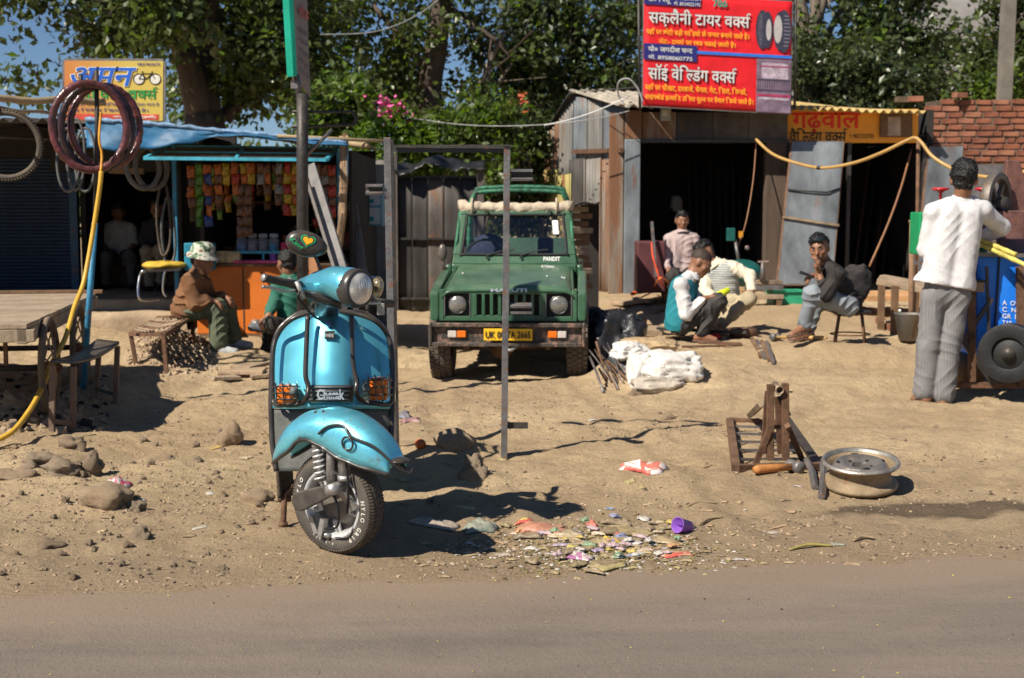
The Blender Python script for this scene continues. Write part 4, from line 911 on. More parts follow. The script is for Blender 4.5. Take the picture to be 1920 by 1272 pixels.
strips=[(358,310,4,'orange','brown'),(372,306,6,'green','green'),(389,306,6,'orange','blue'),(408,306,4,'orange','brown'),(423,305,2,'yellow','yellow'),(440,304,3,'orange','red'),(457,304,2,'yellow','orange'),(471,304,2,'orange','yellow'),(487,304,2,'brown','silver'),(500,304,3,'brown','orange'),(522,304,4,'silver','brown'),(538,304,5,'red','yellow'),(552,304,5,'yellow','orange'),(594,306,5,'brown','red'),(608,306,5,'brown','silver'),(622,308,5,'red','brown'),(450,345,5,'brown','brown'),(464,345,5,'brown','brown')]
names_=['leftmost','long','six-packet','tall','short','three-packet','small','two-packet','dim','dark','dull','bright','five-packet','shaded','faint','far right','thin','narrow']
pkm={}
def packet_mesh(k):
 if k in pkm:return pkm[k]
 mb=MB();w2,h2=.042,.055
 mb.sheet(lambda u,v:V(((u-.5)*2*w2*(1-.08*math.sin(math.pi*v)),-.016*math.sin(math.pi*u)*math.sin(math.pi*v)+.004*math.sin(u*14+v*9),(v-.5)*2*h2)),6,6,.004)
 o=mb.build('packet',pm[k],None,local=True);pkm[k]=o.data;bpy.data.objects.remove(o);return pkm[k]
whl=['left end of the row','second from the left','third from the left','fourth from the left','fifth from the left','sixth from the left','seventh from the left','left of the row middle','at the row middle','right of the row middle','left of the red strip','just left of the sign pole','touching the sign pole on its left','just right of the sign pole','second right of the sign pole','last at the right end','hanging lower, left of two','hanging lower, right of two']
for(px,py,n,c1,c2),wl_ in zip(strips,whl):
 q=at(px,py,12.75);t=thing('snack_strip',f'strip of {c1} and {c2} snack packets, {wl_}' if c1!=c2 else f'strip of {c1} snack packets, {wl_}','snack packets',q,0,'snack strips hanging in the kiosk')
 for i in range(n):
  o=bpy.data.objects.new('packet',packet_mesh(c1 if i%2==0 else c2));C.objects.link(o);o.parent=t;o.location=(_r.uniform(-.006,.006),.01*(i%2),-.06-i*.098);o.rotation_euler=(_r.uniform(-.25,.25),_r.uniform(-.14,.14),_r.uniform(-.6,.6));o.scale=(_r.uniform(.8,1.1),1,_r.uniform(.82,1.05))
for i,px in enumerate(range(366,632,15)):
 q=at(px,312+_r.uniform(-4,6),13.45);t=thing('snack_strip','dim snack packet strip hanging in the second row inside the kiosk','snack packets',q,0,'second row of snack strips in the kiosk')
 for k in range(_r.randint(3,7)):
  o=bpy.data.objects.new('packet',packet_mesh(_r.choice(['brown','silver','orange','red','yellow','green'])));C.objects.link(o);o.parent=t;o.location=(_r.uniform(-.01,.01),.01*(k%2),-.05-k*.085);o.rotation_euler=(_r.uniform(-.3,.3),_r.uniform(-.2,.2),_r.uniform(-.8,.8));o.scale=(_r.uniform(.7,1),1,_r.uniform(.7,1))
M_glass=mat('jar_plastic',(.55,.58,.62),.12,var=.05,bump=0,trans=.75,ior=1.2)
for(px,col,lab) in[(454,(.03,.16,.5),'clear jar of blue sweets on the kiosk counter, left of three'),(474,(.45,.2,.3),'clear jar of pink sweets, middle of three on the counter'),(494,(.12,.12,.13),'clear jar of dark sweets, right of three on the counter'),(514,(.10,.25,.35),'clear jar of pale sweets at the right end of the counter shelf')]:
 b=at(px,474,12.98);t=thing('sweet_jar',lab,'jar',b,0,'sweet jars on the counter');mb=MB();mb.lathe([(0,0),(.048,0),(.052,.01),(.052,.12),(.04,.14),(.038,.15)],b,n=18);mb.build('jar_body',M_glass,t)
 mb=MB();mb.lathe([(0,.006),(.044,.006),(.046,.095),(.0,.1)],b,n=14);mb.build('sweets',mat('sweets_'+lab.split()[3],col,.5,var=.6,vs=60,bump=.4),t)
 mb=MB();mb.lathe([(.043,.15),(.045,.152),(.045,.18),(.03,.186),(0,.186)],b,n=18);mb.build('lid',mat('lid_grey',(.3,.32,.36),.4),t)
for i,(px,py,col,lab) in enumerate([(512,476,(.04,.2,.36),'small blue topped jar right of the three big jars'),(533,472,(.5,.03,.1),'small jar with a pink lid behind the seated man'),(512,492,(.3,.08,.4),'small purple box on the counter'),(612,470,(.03,.3,.32),'turquoise bottle at the right end of the counter')]):
 b=at(px,py,12.95);t=thing('small_jar',lab,'jar',b);mb=MB();mb.lathe([(0,0),(.034,0),(.036,.05),(.03,.06)],b,n=14);mb.build('jar_body',mat('sj%d'%i,col,.3,var=.4,vs=20),t);mb=MB();mb.lathe([(.032,.06),(.034,.062),(.034,.085),(0,.088)],b,n=14);mb.build('lid',mat('lid%d'%i,tuple(min(1,c*1.3) for c in col),.4),t)
b0=at(430,474,12.95)
mb=MB();mb.bb((at(425,1,12.95).x,12.9,at(425,476,12.9).z),(at(530,1,12.95).x,13.3,at(425,471,12.9).z));sh=thing('display_rack','pale blue edged display shelf standing on the kiosk counter','shelf',at(478,500,12.95));mb.build('shelf_board',M_cyan,sh)
for px in(427,485,528):
 mb=MB();x=at(px,1,12.9).x;mb.bb((x-.008,12.905,zc+.032),(x+.008,12.93,at(425,476.5,12.9).z));mb.build('rack_leg',M_cyan,sh)
mb=MB();mb.bb((at(430,1,12.9).x,YK-.05,zc+.032),(at(528,1,12.9).x,YK+.1,zc+.062));mb.build('folded_cloth',mat('pink_cloth',(.55,.08,.2),.8,var=.5,vs=9,bump=.4),None,bevel=.01,label='folded pink cloth along the counter edge',cat='cloth')
mb=MB();mb.bb((at(396,1,12.9).x,YK-.03,zc+.032),(at(442,1,12.9).x,YK+.1,zc+.15));mb.jit(.01,12,2);mb.build('bread_pack',mat('bread_wrapper',(.62,.42,.2),.35,var=.5,vs=14,bump=.5),None,bevel=.02,label='row of bread packs lying on the counter left end',cat='bread')
mb=MB();a=at(345,486,12.6);mb.box(a+V((.12,.15,.02)),(.26,.25,.26),(0,0,.05));mb.build('cool_box',mat('cyan_box',(.02,.22,.34),.5,var=.2,vs=6),None,bevel=.01,label='turquoise box standing left of the counter behind the hat',cat='box')
mb=MB();mb.sheet(lambda u,v:at(352+20*u,388+28*v,12.9)+V((0,.1+.1*u,0)),6,8,.006);mb.build('slatted_rack',M_wood2,None,label='small brown slatted rack hanging by the left kiosk post',cat='rack')
rg_=random.Random(3)
for i in range(18):
 q=V((rg_.uniform(xl,xr),14.95,1.03 if i%2 else 1.53));mb=MB();hh=rg_.uniform(.12,.25);mb.box(q+V((0,0,hh/2+.002)),(rg_.uniform(.06,.14),.12,hh));mb.build('goods_box',rg_.choice(list(pm.values())),None,bevel=.004,label='dim goods box on the shelves inside the kiosk',cat='box',group='boxes on the kiosk shelves')
ch=thing('metal_chair','tubular metal chair with folded yellow sacks on its seat','chair',g(300,560))
def tb(mb,P,r=.013,n=8):return mb.tube(spline([at(*q) for q in P],5),r,n)
mb=MB();tb(mb,[(310,505,12.5),(272,508,12.4),(263,515,12.4),(259,545,12.35),(266,563,12.35),(300,562,12.5)]);tb(mb,[(345,500,12.9),(318,503,12.9),(309,512,12.9),(306,545,12.9),(312,556,12.9)]);mb.build('chair_frame',M_chrome,ch)
mb=MB();mb.prism([at(272,511,12.35),at(338,508,12.4),at(352,502,12.9),at(312,503,12.9)],(0,0,.02));mb.build('seat',M_iron,ch)
mb=MB();mb.ell(at(308,498,12.6)+V((0,0,-.0)),(.2,.2,.045),20,10);mb.jit(.02,9,1);mb.build('sack',mat('yellow_sack',(.55,.36,.04),.7,var=.35,vs=9,bump=.5),None,label='folded yellow sacks lying on the metal chair',cat='sack')
mb=MB();mb.bb((at(655,1,15.4).x,15.4,.0),(at(737,1,15.4).x,15.5,at(700,300,15.4).z));mb.jit(.01,3);mb.build('stained_wall',mat('stained_plaster',(.26,.245,.225),.95,var=.5,vs=2.5,bump=.5,bs=30),None,label='short stained grey wall between the kiosk and the steel gate',cat='wall')
cb=thing('bottle_cabinet','pale blue cabinet with two white bottle posters beside the kiosk','cabinet',at(697,424,14.6))
a0,a1=at(676,424,14.6),at(716,350,14.6);mb=MB();mb.bb((a0.x,14.6,a0.z),(a1.x,14.95,a1.z));mb.build('cabinet_box',mat('cabinet_blue',(.10,.28,.40),.5,var=.3),cb,bevel=.008)
for y0,y1 in((360,385),(390,420)):
 f=panel_uv(at(679,y0,14.59),at(713,y0,14.59),at(679,y1,14.59));mb=MB();rect(mb,f,0,0,1,1,.0);po=mb.build('poster',mat('poster_white',(.52,.55,.56),.6,var=.1),cb)
 mb=MB();rect(mb,f,.3,.55,.65,.85,.004);mb.build('print',mat('teal_print',(.02,.25,.28),.5,bump=0),po)
mb=MB();mb.bb((at(668,1,14.5).x,14.5,.0),(at(676,1,14.5).x-.002,14.56,at(676,325,14.5).z));mb.build('post',M_blue,cb)
gt=thing('alley_gate','blackened sheet metal gate closing the shaded alley behind the jeep','gate',(at(820,580,18.5).x,18.5,0))
xs=[742,770,800,830,862,893]
for i in range(5):
 mb=MB();a,b=V((at(xs[i],1,18.5).x+.004,18.5+.008*(i%2),0)),V((at(xs[i+1],1,18.5).x,18.5+.008*(i%2),0));corr(mb,a,b,-.1,at(800,331,18.5).z,-.1,at(800,331,18.5).z,.004,.2);mb.build('gate_sheet',[M_dksheet,M_dksheet,mat('smoked_sheet',(.09,.085,.085),.7,.3,var=.7,vs=2.5,bump=.4,rust=.4,streak=1,dust=.4)][i%3],gt)
for y in(332,448,560):
 mb=MB();mb.beam(at(742,y,18.46),at(893,y,18.46),.05,.03);mb.build('gate_rail',M_iron,gt)
mb=MB();mb.bb((at(733,1,18.4).x,18.4,-.1),(at(742,1,18.4).x,18.55,2.2));mb.build('gate_post',M_wall,gt);mb=MB();mb.bb((at(894,1,18.4).x,18.4,-.1),(at(906,1,18.4).x,18.55,at(900,315,18.4).z));mb.build('gate_post',M_wall,gt)
mb=MB();mb.sheet(lambda u,v:at(735+175*u,300+6*math.sin(u*9)+(16+7*math.sin(u*13))*v,18.3+.5*(1-v))+mnoise.noise_vector(V((u*14,v*5,1)))*.05,40,8,.01);mb.build('black_tarpaulin',mat('black_tarp',(.02,.02,.022),.35,var=.4,vs=6,bump=.4),None,label='crumpled black tarpaulin laid along the top of the alley gate',cat='tarpaulin')
mb=MB();mb.bb((at(735,1,19).x,19,-.1),(at(908,1,19).x,19.08,at(900,330,19).z));mb.build('rear_wall',M_wall,None,label='dark soot stained wall behind the alley gate',cat='wall')
mb=MB();mb.bb((at(905,1,18.4).x,18.45,-.1),(at(1010,1,18.4).x,18.55,at(980,452,18.4).z));mb.build('side_boarding',M_wood2,None,label='low brown boarding behind the jeep',cat='wall')
for i in range(13):
 y=392+i*13;Y=14.6+.1*(i%3);mb=MB();mb.beam(at(1056+_r.uniform(-6,4),y,Y),at(1098+_r.uniform(-4,8),y+_r.uniform(-3,3),Y+.2),.09+.03*(i%2),.062);mb.jit(.006,8,i)
 mb.build('timber',M_wood2 if i%3 else M_wood,None,bevel=.005,label='rough brown timber stacked between the jeep and the corrugated shed' if 0<i<12 else('topmost' if i==0 else 'lowest')+' brown timber of the stack beside the jeep',cat='timber',group='timbers stacked beside the jeep')
mb=MB();mb.sheet(lambda u,v:at(1058+66*u,386-8*u+3*math.sin(u*9),14.2+1.6*v)+V((0,0,-.02*v)),8,6,.012);mb.build('cover_sheet',M_dksheet,None,label='dark sheet laid over the stacked timber beside the jeep',cat='sheet')
mb=MB();mb.bb((at(1092,1,15.3).x,15.3,-.1),(at(1126,1,15.3).x,15.5,at(1100,384,15.3).z));mb.build('dark_board',M_dark,None,label='dark upright board behind the stacked timber',cat='board')
# ------ sign pole behind the scooter
YP=9.6
sp=thing('sign_pole','dark steel pole carrying a green-edged information board seen edge-on','signpost',onz(567,YP))
b=onz(567,YP)
mb=MB();mb.tube([b-V((0,0,.1)),at(567,300,YP),at(567,176,YP)],.042,14);mb.build('pole',M_iron,sp)
mb=MB();mb.tube([at(561,178,YP),at(554,140,YP)],.025,8);mb.box(at(553,160,YP),(.05,.06,.05));mb.build('clamp',M_steel,sp)
bq=[at(540,-30,YP-.06),at(575,-30,YP+.34),at(582,182,YP+.34),at(553,141,YP-.06)]
mb=MB();nrm=(bq[1]-bq[0]).cross(bq[3]-bq[0]).normalized();mb.prism([bq[0],bq[1],bq[2],bq[3]],nrm*.012);pan=mb.build('board',mat('board_grey',(.20,.18,.165),.6,var=.3,vs=5,dust=.3),sp)
mb=MB();mb.prism([at(540,-30,YP-.08),at(549,-30,YP-.065),at(557,143,YP-.065),at(550,143,YP-.08)],nrm*.05+V((0,.02,0)));mb.build('green_edge',mat('sign_green',(.0,.26,.17),.45,var=.15,vs=6),sp)
fb=lambda u,v,o=0:(bq[0].lerp(bq[1],u)).lerp(bq[3].lerp(bq[2],u),v)+(-nrm if nrm.y>0 else nrm)*(o+.002)
lettering('lettering','रोड',fb(.35,.33,.012),fb(.95,.33,.012),fb(.35,.2,.012),mat('faded_red',(.4,.08,.05),.6,bump=0),pan,.02)
for v in(.44,.54,.64,.74,.84):lettering('lettering','सड़क सुरक्षा',fb(.3,v+.05,.012),fb(.9,v+.05,.012),fb(.3,v,.012),mat('faded_grey',(.09,.09,.1),.6,bump=0),pan,.01)
mb=MB();mb.tube([at(548,210,YP),at(660,210,YP+.3),at(668,222,YP+.3),at(664,235,YP+.3),at(548,238,YP)],.012,6);mb.build('bent_bar',M_iron,sp)
mb=MB();mb.tube([at(622,244,YP+.1),at(572,294,YP)],.014,6);mb.build('bracket',M_steel,sp)
# ------ free-standing steel frame
YF=7.62
fb_=g(945,858);YF=fb_.y
fr_=thing('steel_frame','free-standing black steel door frame with short hinge plates in front of the jeep','frame',fb_)
def lpost(mb,a,b,wx,wy,t=.006):
 a,b=V(a),V(b);mb.beam(a+V((0,wy/2,0)),b+V((0,wy/2,0)),t,wy,up=(0,1,0));mb.beam(a+V((wx/2,0,0)),b+V((wx/2,0,0)),wx,t,up=(0,1,0))
a,b=fb_-V((0,0,.04)),at(951,272,YF)
mb=MB();mb.beam(a,b,.036,.04,up=(0,1,0));mb.build('post',M_steel,fr_,bevel=.002)
YF2=YF+.12
la=at(737,820,YF2);la.z=-.03;lb=at(726,258,YF2)
mb=MB();mb.beam(la,lb,.040,.012,up=(0,1,0));mb.build('post',M_steel,fr_,bevel=.002)
mb=MB();mb.beam(la+V((.027,.02,0)),lb+V((.027,.02,-.01)),.012,.05,up=(0,1,0));mb.build('flange',M_iron,fr_)
mb=MB();mb.beam(at(737,273,YF2-.03),at(958,273,YF-.03),.018,.006,up=(0,0,1));mb.beam(at(737,279,YF2-.005),at(956,279,YF),.008,.042,up=(0,0,1));mb.build('top_rail',M_iron,fr_)
for(x0,x1,y,Y) in((686,718,348,YF2),(686,718,361,YF2),(958,999,320,YF),(958,999,335,YF),(957,997,573,YF),(957,997,586,YF)):
 mb=MB();p,q=at(x0,y,Y),at(x1,y,Y);mb.box((p+q)/2,((q-p).length,.05,.012),(.35 if y%2 else .1,0,0));mb.build('hinge_plate',M_steel,fr_)
for(x0,x1,y,Y) in((686,718,355,YF2),(958,999,327,YF),(957,997,580,YF),(951,990,798,YF)):
 mb=MB();p,q=at(x0,y,Y+.015),at(x1,y,Y+.015);mb.box((p+q)/2,((q-p).length,.008,.036));mb.build('hinge_back',M_iron,fr_)
 # ------ hand cart
M_cartw=mat('cart_wood',(.30,.235,.165),.9,var=.35,vs=4,bump=.5,bs=30,streak=0,dust=.3)
c1,c2=at(50,608,7.75),at(180,550,10.75);ztop_=c1.z;c2.z=ztop_
d_=(c2-c1).normalized();s_=V((d_.y,-d_.x,0))*-1;W_=1.35
cart=thing('hand_cart','flat wooden hand cart on spoked wheels at the left edge','cart',(c1+s_*W_/2+d_*1.5).xy.to_3d()+V((0,0,.13)))
Lc=(c2-c1).length
for i in range(7):
 a=c1+d_*(Lc*i/7+.006);b=c1+d_*(Lc*(i+1)/7-.006)
 mb=MB();mb.prism([a,b,b+s_*W_,a+s_*W_],(0,0,-.03));mb.jit(.004,5,i);mb.build('plank',M_cartw,cart,bevel=.004)
for k,off in enumerate((.03,W_-.03,W_*.5)):
 mb=MB();mb.beam(c1+s_*off+V((0,0,-.075)),c2+s_*off+V((0,0,-.075))+d_*.12,.06,.085);mb.build('side_beam',M_cartw,cart,bevel=.005)
mb=MB();mb.beam(c1+d_*.03+V((0,0,-.07))-s_*.04,c1+d_*.03+s_*W_+V((0,0,-.07)),.06,.075);mb.build('end_beam',M_cartw,cart,bevel=.005)
mb=MB();mb.beam(c2+d_*.02+V((0,0,.012))-s_*.05,c2+d_*.02+s_*W_+V((0,0,.012)),.05,.03);mb.build('edge_strip',M_wood2,cart,bevel=.004)
for(px,py,Y) in((62,690,8.3),(121,652,9.6)):
 for side in(0,1):
  c=at(px,py,Y)-s_*.10+s_*(W_-.1)*side;ax=s_;mb=MB()
  u,w2=frame(ax);Rw=.30
  mb.tube([c+(u*math.cos(a)+w2*math.sin(a))*Rw for a in[2*math.pi*i/40 for i in range(40)]],.022,8,closed=True);wheel=mb.build('wheel',mat('dusty_rubber',(.07,.06,.05),.85,var=.3,vs=10,dust=.7),cart)
  mb=MB();mb.tube([c+(u*math.cos(a)+w2*math.sin(a))*(Rw-.027) for a in[2*math.pi*i/40 for i in range(40)]],.012,6,closed=True);mb.build('rim',M_rustbar,wheel)
  mb=MB();mb.cyl(c-ax*.06,c+ax*.06,.035,n=12);mb.cyl(c-ax*.075,c+ax*.075,.018,n=10);mb.build('hub',M_rustbar,wheel)
  for i in range(18):
   an=2*math.pi*i/18;dd=u*math.cos(an)+w2*math.sin(an);mb=MB();mb.cyl(c+ax*(.04 if i%2 else-.04)+dd*.03,c+dd*(Rw-.03),.006,n=5);mb.build('spoke',mat('spoke_steel',(.22,.17,.13),.6,.3,var=.3),wheel)
 c=at(px,py,Y);mb=MB();mb.cyl(c-s_*.05,c+s_*(W_-.2),.02,n=8);mb.build('axle',M_iron,cart)
 for side in(0,1):
  mb=MB();q=c+s_*((W_-.4)*side+.16);mb.beam(q,V((q.x,q.y,ztop_-.118)),.022,.022);mb.build('axle_stay',M_wood2,cart)
  # ------ steel bench
bl,br_=g(97,808),g(136,810);rl,rr_=g(180,745),g(216,758)
be=thing('metal_bench','narrow black topped steel bench beside the hand cart','bench',(bl+rr_)/2)
def up(p,py):return at(960+F*0+(p.x/p.y*F),py,p.y)
T=[at(99,682,bl.y),at(138,684,br_.y),at(220,646,rr_.y),at(186,642,rl.y+.1)]
M_brownst=mat('brown_steel',(.16,.11,.085),.7,.2,var=.3,vs=10,bump=.3,dust=.3,rust=.3)
for p,q in zip((bl,br_,rr_,rl),T):
 mb=MB();mb.beam(p-V((0,0,.02)),q-V((0,0,.012)),.032,.028,up=(0,1,0));mb.build('leg',M_brownst,be)
mb=MB();mb.beam(bl+V((0,0,.06)),br_+V((0,0,.05)),.03,.03);mb.build('stretcher',M_brownst,be)
mb=MB();mb.beam(rl+V((0,0,.06)),rr_+V((0,0,.06)),.02,.02);mb.build('stretcher',M_iron,be)
mb=MB();mb.sheet(lambda u,v:(T[0].lerp(T[3],u)).lerp(T[1].lerp(T[2],u),v)+(T[0]-T[1]).normalized()*(.02-.04*v)+V((0,0,-.045*math.sin(math.pi*u)*.6+.012)),12,5,.02);mb.build('seat',mat('bench_black',(.05,.055,.06),.35,.2,var=.3,vs=6,bump=.1,dust=.35),be)
# ------ charpoy-like stool under the man in the hat
Q=[g(256,683),g(313,702),g(357,665),g(302,640)];TT=[at(245,627,Q[0].y),at(306,628,Q[1].y),at(364,592,Q[2].y+.5),at(298,596,Q[3].y+.4)]
cp=thing('mesh_cot','rusty low iron cot with a woven strap top by the gravel heap','cot',(Q[0]+Q[2])/2)
for p,q in zip(Q,TT):
 mb=MB();mb.beam(p-V((0,0,.02)),q,.03,.03,up=(0,1,0));mb.build('leg',M_rustbar,cp)
mb=MB()
for i in range(4):mb.beam(TT[i],TT[(i+1)%4],.035,.03)
mb.build('seat_rail',M_rustbar,cp)
for i in range(9):
 a=i/9+.05;mb=MB();mb.tube([TT[0].lerp(TT[1],a),TT[0].lerp(TT[1],a).lerp(TT[3].lerp(TT[2],a),.5)-V((0,0,.03)),TT[3].lerp(TT[2],a)],.016,5);mb.build('strap',M_wood2 if i%2 else M_rustbar,cp)
for i in range(10):
 a=i/10+.05;mb=MB();mb.tube([TT[0].lerp(TT[3],a)+V((0,0,.012)),TT[0].lerp(TT[3],a).lerp(TT[1].lerp(TT[2],a),.5)-V((0,0,.012)),TT[1].lerp(TT[2],a)+V((0,0,.012))],.014,5);mb.build('strap',M_wood if i%3 else M_rustbar,cp)
 # ------ stones, gravel
STN=[mat('stone_a',(.40,.29,.19),.95,var=.35,vs=7,bump=.9,bs=40,dust=.9),mat('stone_b',(.27,.2,.14),.95,var=.35,vs=7,bump=.9,bs=40,dust=.8),mat('stone_c',(.34,.27,.2),.95,var=.35,vs=7,bump=.9,bs=40,dust=.8)]
def stone_mesh(seed,rough=.25):
 mb=MB();mb.ell((0,0,0),1,26,16);out=[]
 for p in mb.v:
  p=V(p);k=1+rough*mnoise.noise(p*1.1+V((seed*5.1,2,0)))+rough*.4*mnoise.noise(p*2.7+V((seed*3.3,7,0)));out.append(tuple(p*(k+rough*.25*mnoise.noise(p*6+V((seed,1,9))))))
 mb.v=out;me=bpy.data.meshes.new('stone');me.from_pydata(mb.v,[],mb.f);me.polygons.foreach_set('use_smooth',[True]*len(mb.f));me.materials.append(STN[seed%3]);return me
SM=[stone_mesh(i,.42+.28*(i%3)) for i in range(9)]
def stone(px,py,wpx,hpx,label,i=0,sink=.35,group=None,rz=None,tilt=0):
 p=g(px,py);s=p.y/F;o=bpy.data.objects.new('stone',SM[i%9]);C.objects.link(o)
 a,h=wpx/2*s,hpx/2*s*1.15;o.scale=(a,a*.8,h);o.location=(p.x,p.y+a*.3,p.z+h*(1-2*sink)*.9);o.rotation_euler=(tilt,tilt*.6,_r.uniform(-.5,.5) if rz is None else rz)
 return props(o,label,'stone',group)
stone(430,836,42,44,'upright tan stone standing beside the scooter',3,.12,rz=.3,tilt=.25)
stone(190,948,98,46,'large smooth pale stone half buried in the dirt, biggest at left',0,.3,rz=0)
stone(135,842,54,30,'rounded stone in front of the steel bench',1,.3)
stone(170,892,44,40,'brown rounded stone left of the white and pink bag',4,.3)
stone(118,888,60,32,'crumbly dark clod left of the white and pink bag',8,.3)
stone(62,872,52,24,'flat pale stone at the left edge of the rubble',2,.35)
stone(20,895,80,26,'low wide stone at the far left edge',6,.45)
stone(262,1008,40,22,'small grey stone below the large smooth one',5,.3)
stone(90,1024,46,18,'buried stone top near the left edge of the road',7,.5)
stone(480,940,60,32,'low rounded stone left of the front wheel',0,.45)
stone(255,958,26,20,'small pale stone touching the large smooth one',2,.3)
stone(540,815,90,40,'broad sandy boulder behind the scooter flap',6,.5)
stone(850,838,84,44,'rounded sandy boulder between scooter and frame post',0,.45)
stone(888,892,50,44,'angular tan stone at the edge of the scooter shadow',5,.35)
stone(805,942,12,10,'tiny tan pebble inside the scooter shadow',2,.2)
stone(25,770,46,34,'dark stone under the hand cart wheels',8,.2);stone(150,720,50,44,'grey stone behind the steel bench legs',4,.25);stone(115,800,22,16,'reddish stone at the foot of the bench leg',1,.2)
stone(1252,786,24,14,'small stone on the sandy slope below the white sacks',3,.3);stone(1190,742,22,14,'small stone near the white sack foot',7,.3)
rs=random.Random(17)
for i in range(150):
 left=rs.random()<.62
 px=rs.uniform(0,520) if left else rs.uniform(740,1900);py=rs.uniform(815,1090) if left else rs.uniform(760,1050)
 if not left and 1350<px<1720 and py<950:continue
 w_=rs.choice([5,6,7,8,10,13,16] if left else[4,4,5,6,8]);stone(px,py,w_,w_*.7,('tiny' if w_<7 else 'small' if w_<13 else 'fist-sized')+' loose stone in the dirt '+('left of the scooter' if left else 'between scooter and steel frame' if px<960 else 'on the sand at right'),rs.randrange(9),.25,'loose stones in the dirt',rz=rs.uniform(0,3))
def scatter(name,label,pts,size,mats,seed,flat=.6,kind='stuff'):
 """many tiny stones joined as one mass"""
 rr=np.random.default_rng(seed);base=np.array([(1,0,0),(-1,0,0),(0,1,0),(0,-1,0),(0,0,1),(0,0,-1)],float);F_=np.array([(0,2,4),(2,1,4),(1,3,4),(3,0,4),(2,0,5),(1,2,5),(3,1,5),(0,3,5)])
 P=np.array(pts);n=len(P);s=size[0]+(size[1]-size[0])*rr.random(n)**2.5
 vv=base[None]*(.7+.6*rr.random((n,6,1)));q=rr.normal(size=(n,4));q/=np.linalg.norm(q,axis=1)[:,None];w,x,y,z=q.T
 Rm=np.stack([1-2*(y*y+z*z),2*(x*y-z*w),2*(x*z+y*w),2*(x*y+z*w),1-2*(x*x+z*z),2*(y*z-x*w),2*(x*z-y*w),2*(y*z+x*w),1-2*(x*x+y*y)],1).reshape(n,3,3)
 vv=np.einsum('nij,nkj->nki',Rm,vv)*s[:,None,None]*np.array([1,1,flat])+P[:,None,:]
 f=(F_[None]+(np.arange(n)*6)[:,None,None]).reshape(-1,3);me=npmesh(name,vv.reshape(-1,3),f,mats,False);me.polygons.foreach_set('material_index',np.repeat(rr.integers(0,len(mats),n),8).astype(np.int32))
 o=bpy.data.objects.new(name,me);C.objects.link(o);return props(o,label,'gravel',None,kind)
rg2=np.random.default_rng(5)
def gpts(n,x0,x1,y0,y1,dens=None):
 x=rg2.uniform(x0,x1,n);y=rg2.uniform(y0,y1,n);m=y>road_edge(x)-.05*rg2.random(n)
 if dens is not None:m&=dens(x,y)>rg2.random(n)
 x,y=x[m],y[m];return np.stack([x,y,gzl(x,y)+.001],1)
den=lambda x,y:np.clip(.10+.9*(x<-1.1)*np.exp(-((y-6.6)/1.1)**2)+.35*np.exp(-((y-road_edge(x)-.25)/.25)**2)+1.6*_vn(x*1.7,y*2.2,31),0,1)
scatter('gravel','fine grit and crumbs of earth strewn over the roadside dirt',gpts(42000,-3.4,3.6,4.6,10.5,den),(.0025,.013),[STN[0],STN[1],mat('dark_crumb',(.10,.075,.055),.95),STN[2]],6)
hp=[]
for i in range(1500):
 px=325+45*rg2.normal();py=655+22*rg2.normal()
 if 240<px<410 and 610<py<712:p=g(px,py);d2=((px-330)/70)**2+((py-655)/35)**2;hp.append((p.x,p.y,p.z+max(0,.10*(1-d2))*rg2.random()))
scatter('gravel_heap','heap of grey road metal spilling around the iron cot',hp,(.012,.042),STN,7,.8)
scatter('rubble','broken rubble and clods under the hand cart',[(lambda p:(p.x,p.y,p.z))(g(rg2.uniform(-30,200),rg2.uniform(700,810))) for _ in range(300)],(.01,.06),STN+[M_dark],8,.8)
scatter('road_specks','pale chips and dark specks lying on the tarmac',[(x,y,.003) for x,y in zip(rg2.uniform(-2.2,2.6,260),rg2.uniform(3.6,5.2,260)) if y<road_edge(np.array([x]))[0]-.03],(.0015,.006),[STN[0],M_dark,mat('leaf_chip',(.5,.4,.1),.8)],9,.5)
slabs=[(g(455,700),.35,.2),(g(500,706),.28,.18),(g(420,712),.22,.16),(g(540,690),.3,.2),(g(470,690),.3,.2)]
for i,(p,a,b) in enumerate(slabs):
 mb=MB();mb.box(p+V((0,0,.012)),(a,b,.03),(0,0,.3*i));mb.jit(.02,5,i);mb.build('paving_slab',STN[i%3],None,bevel=.006,label='thin broken stone slab lying behind the scooter near the gravel heap',cat='slab',group='broken slabs behind the scooter')
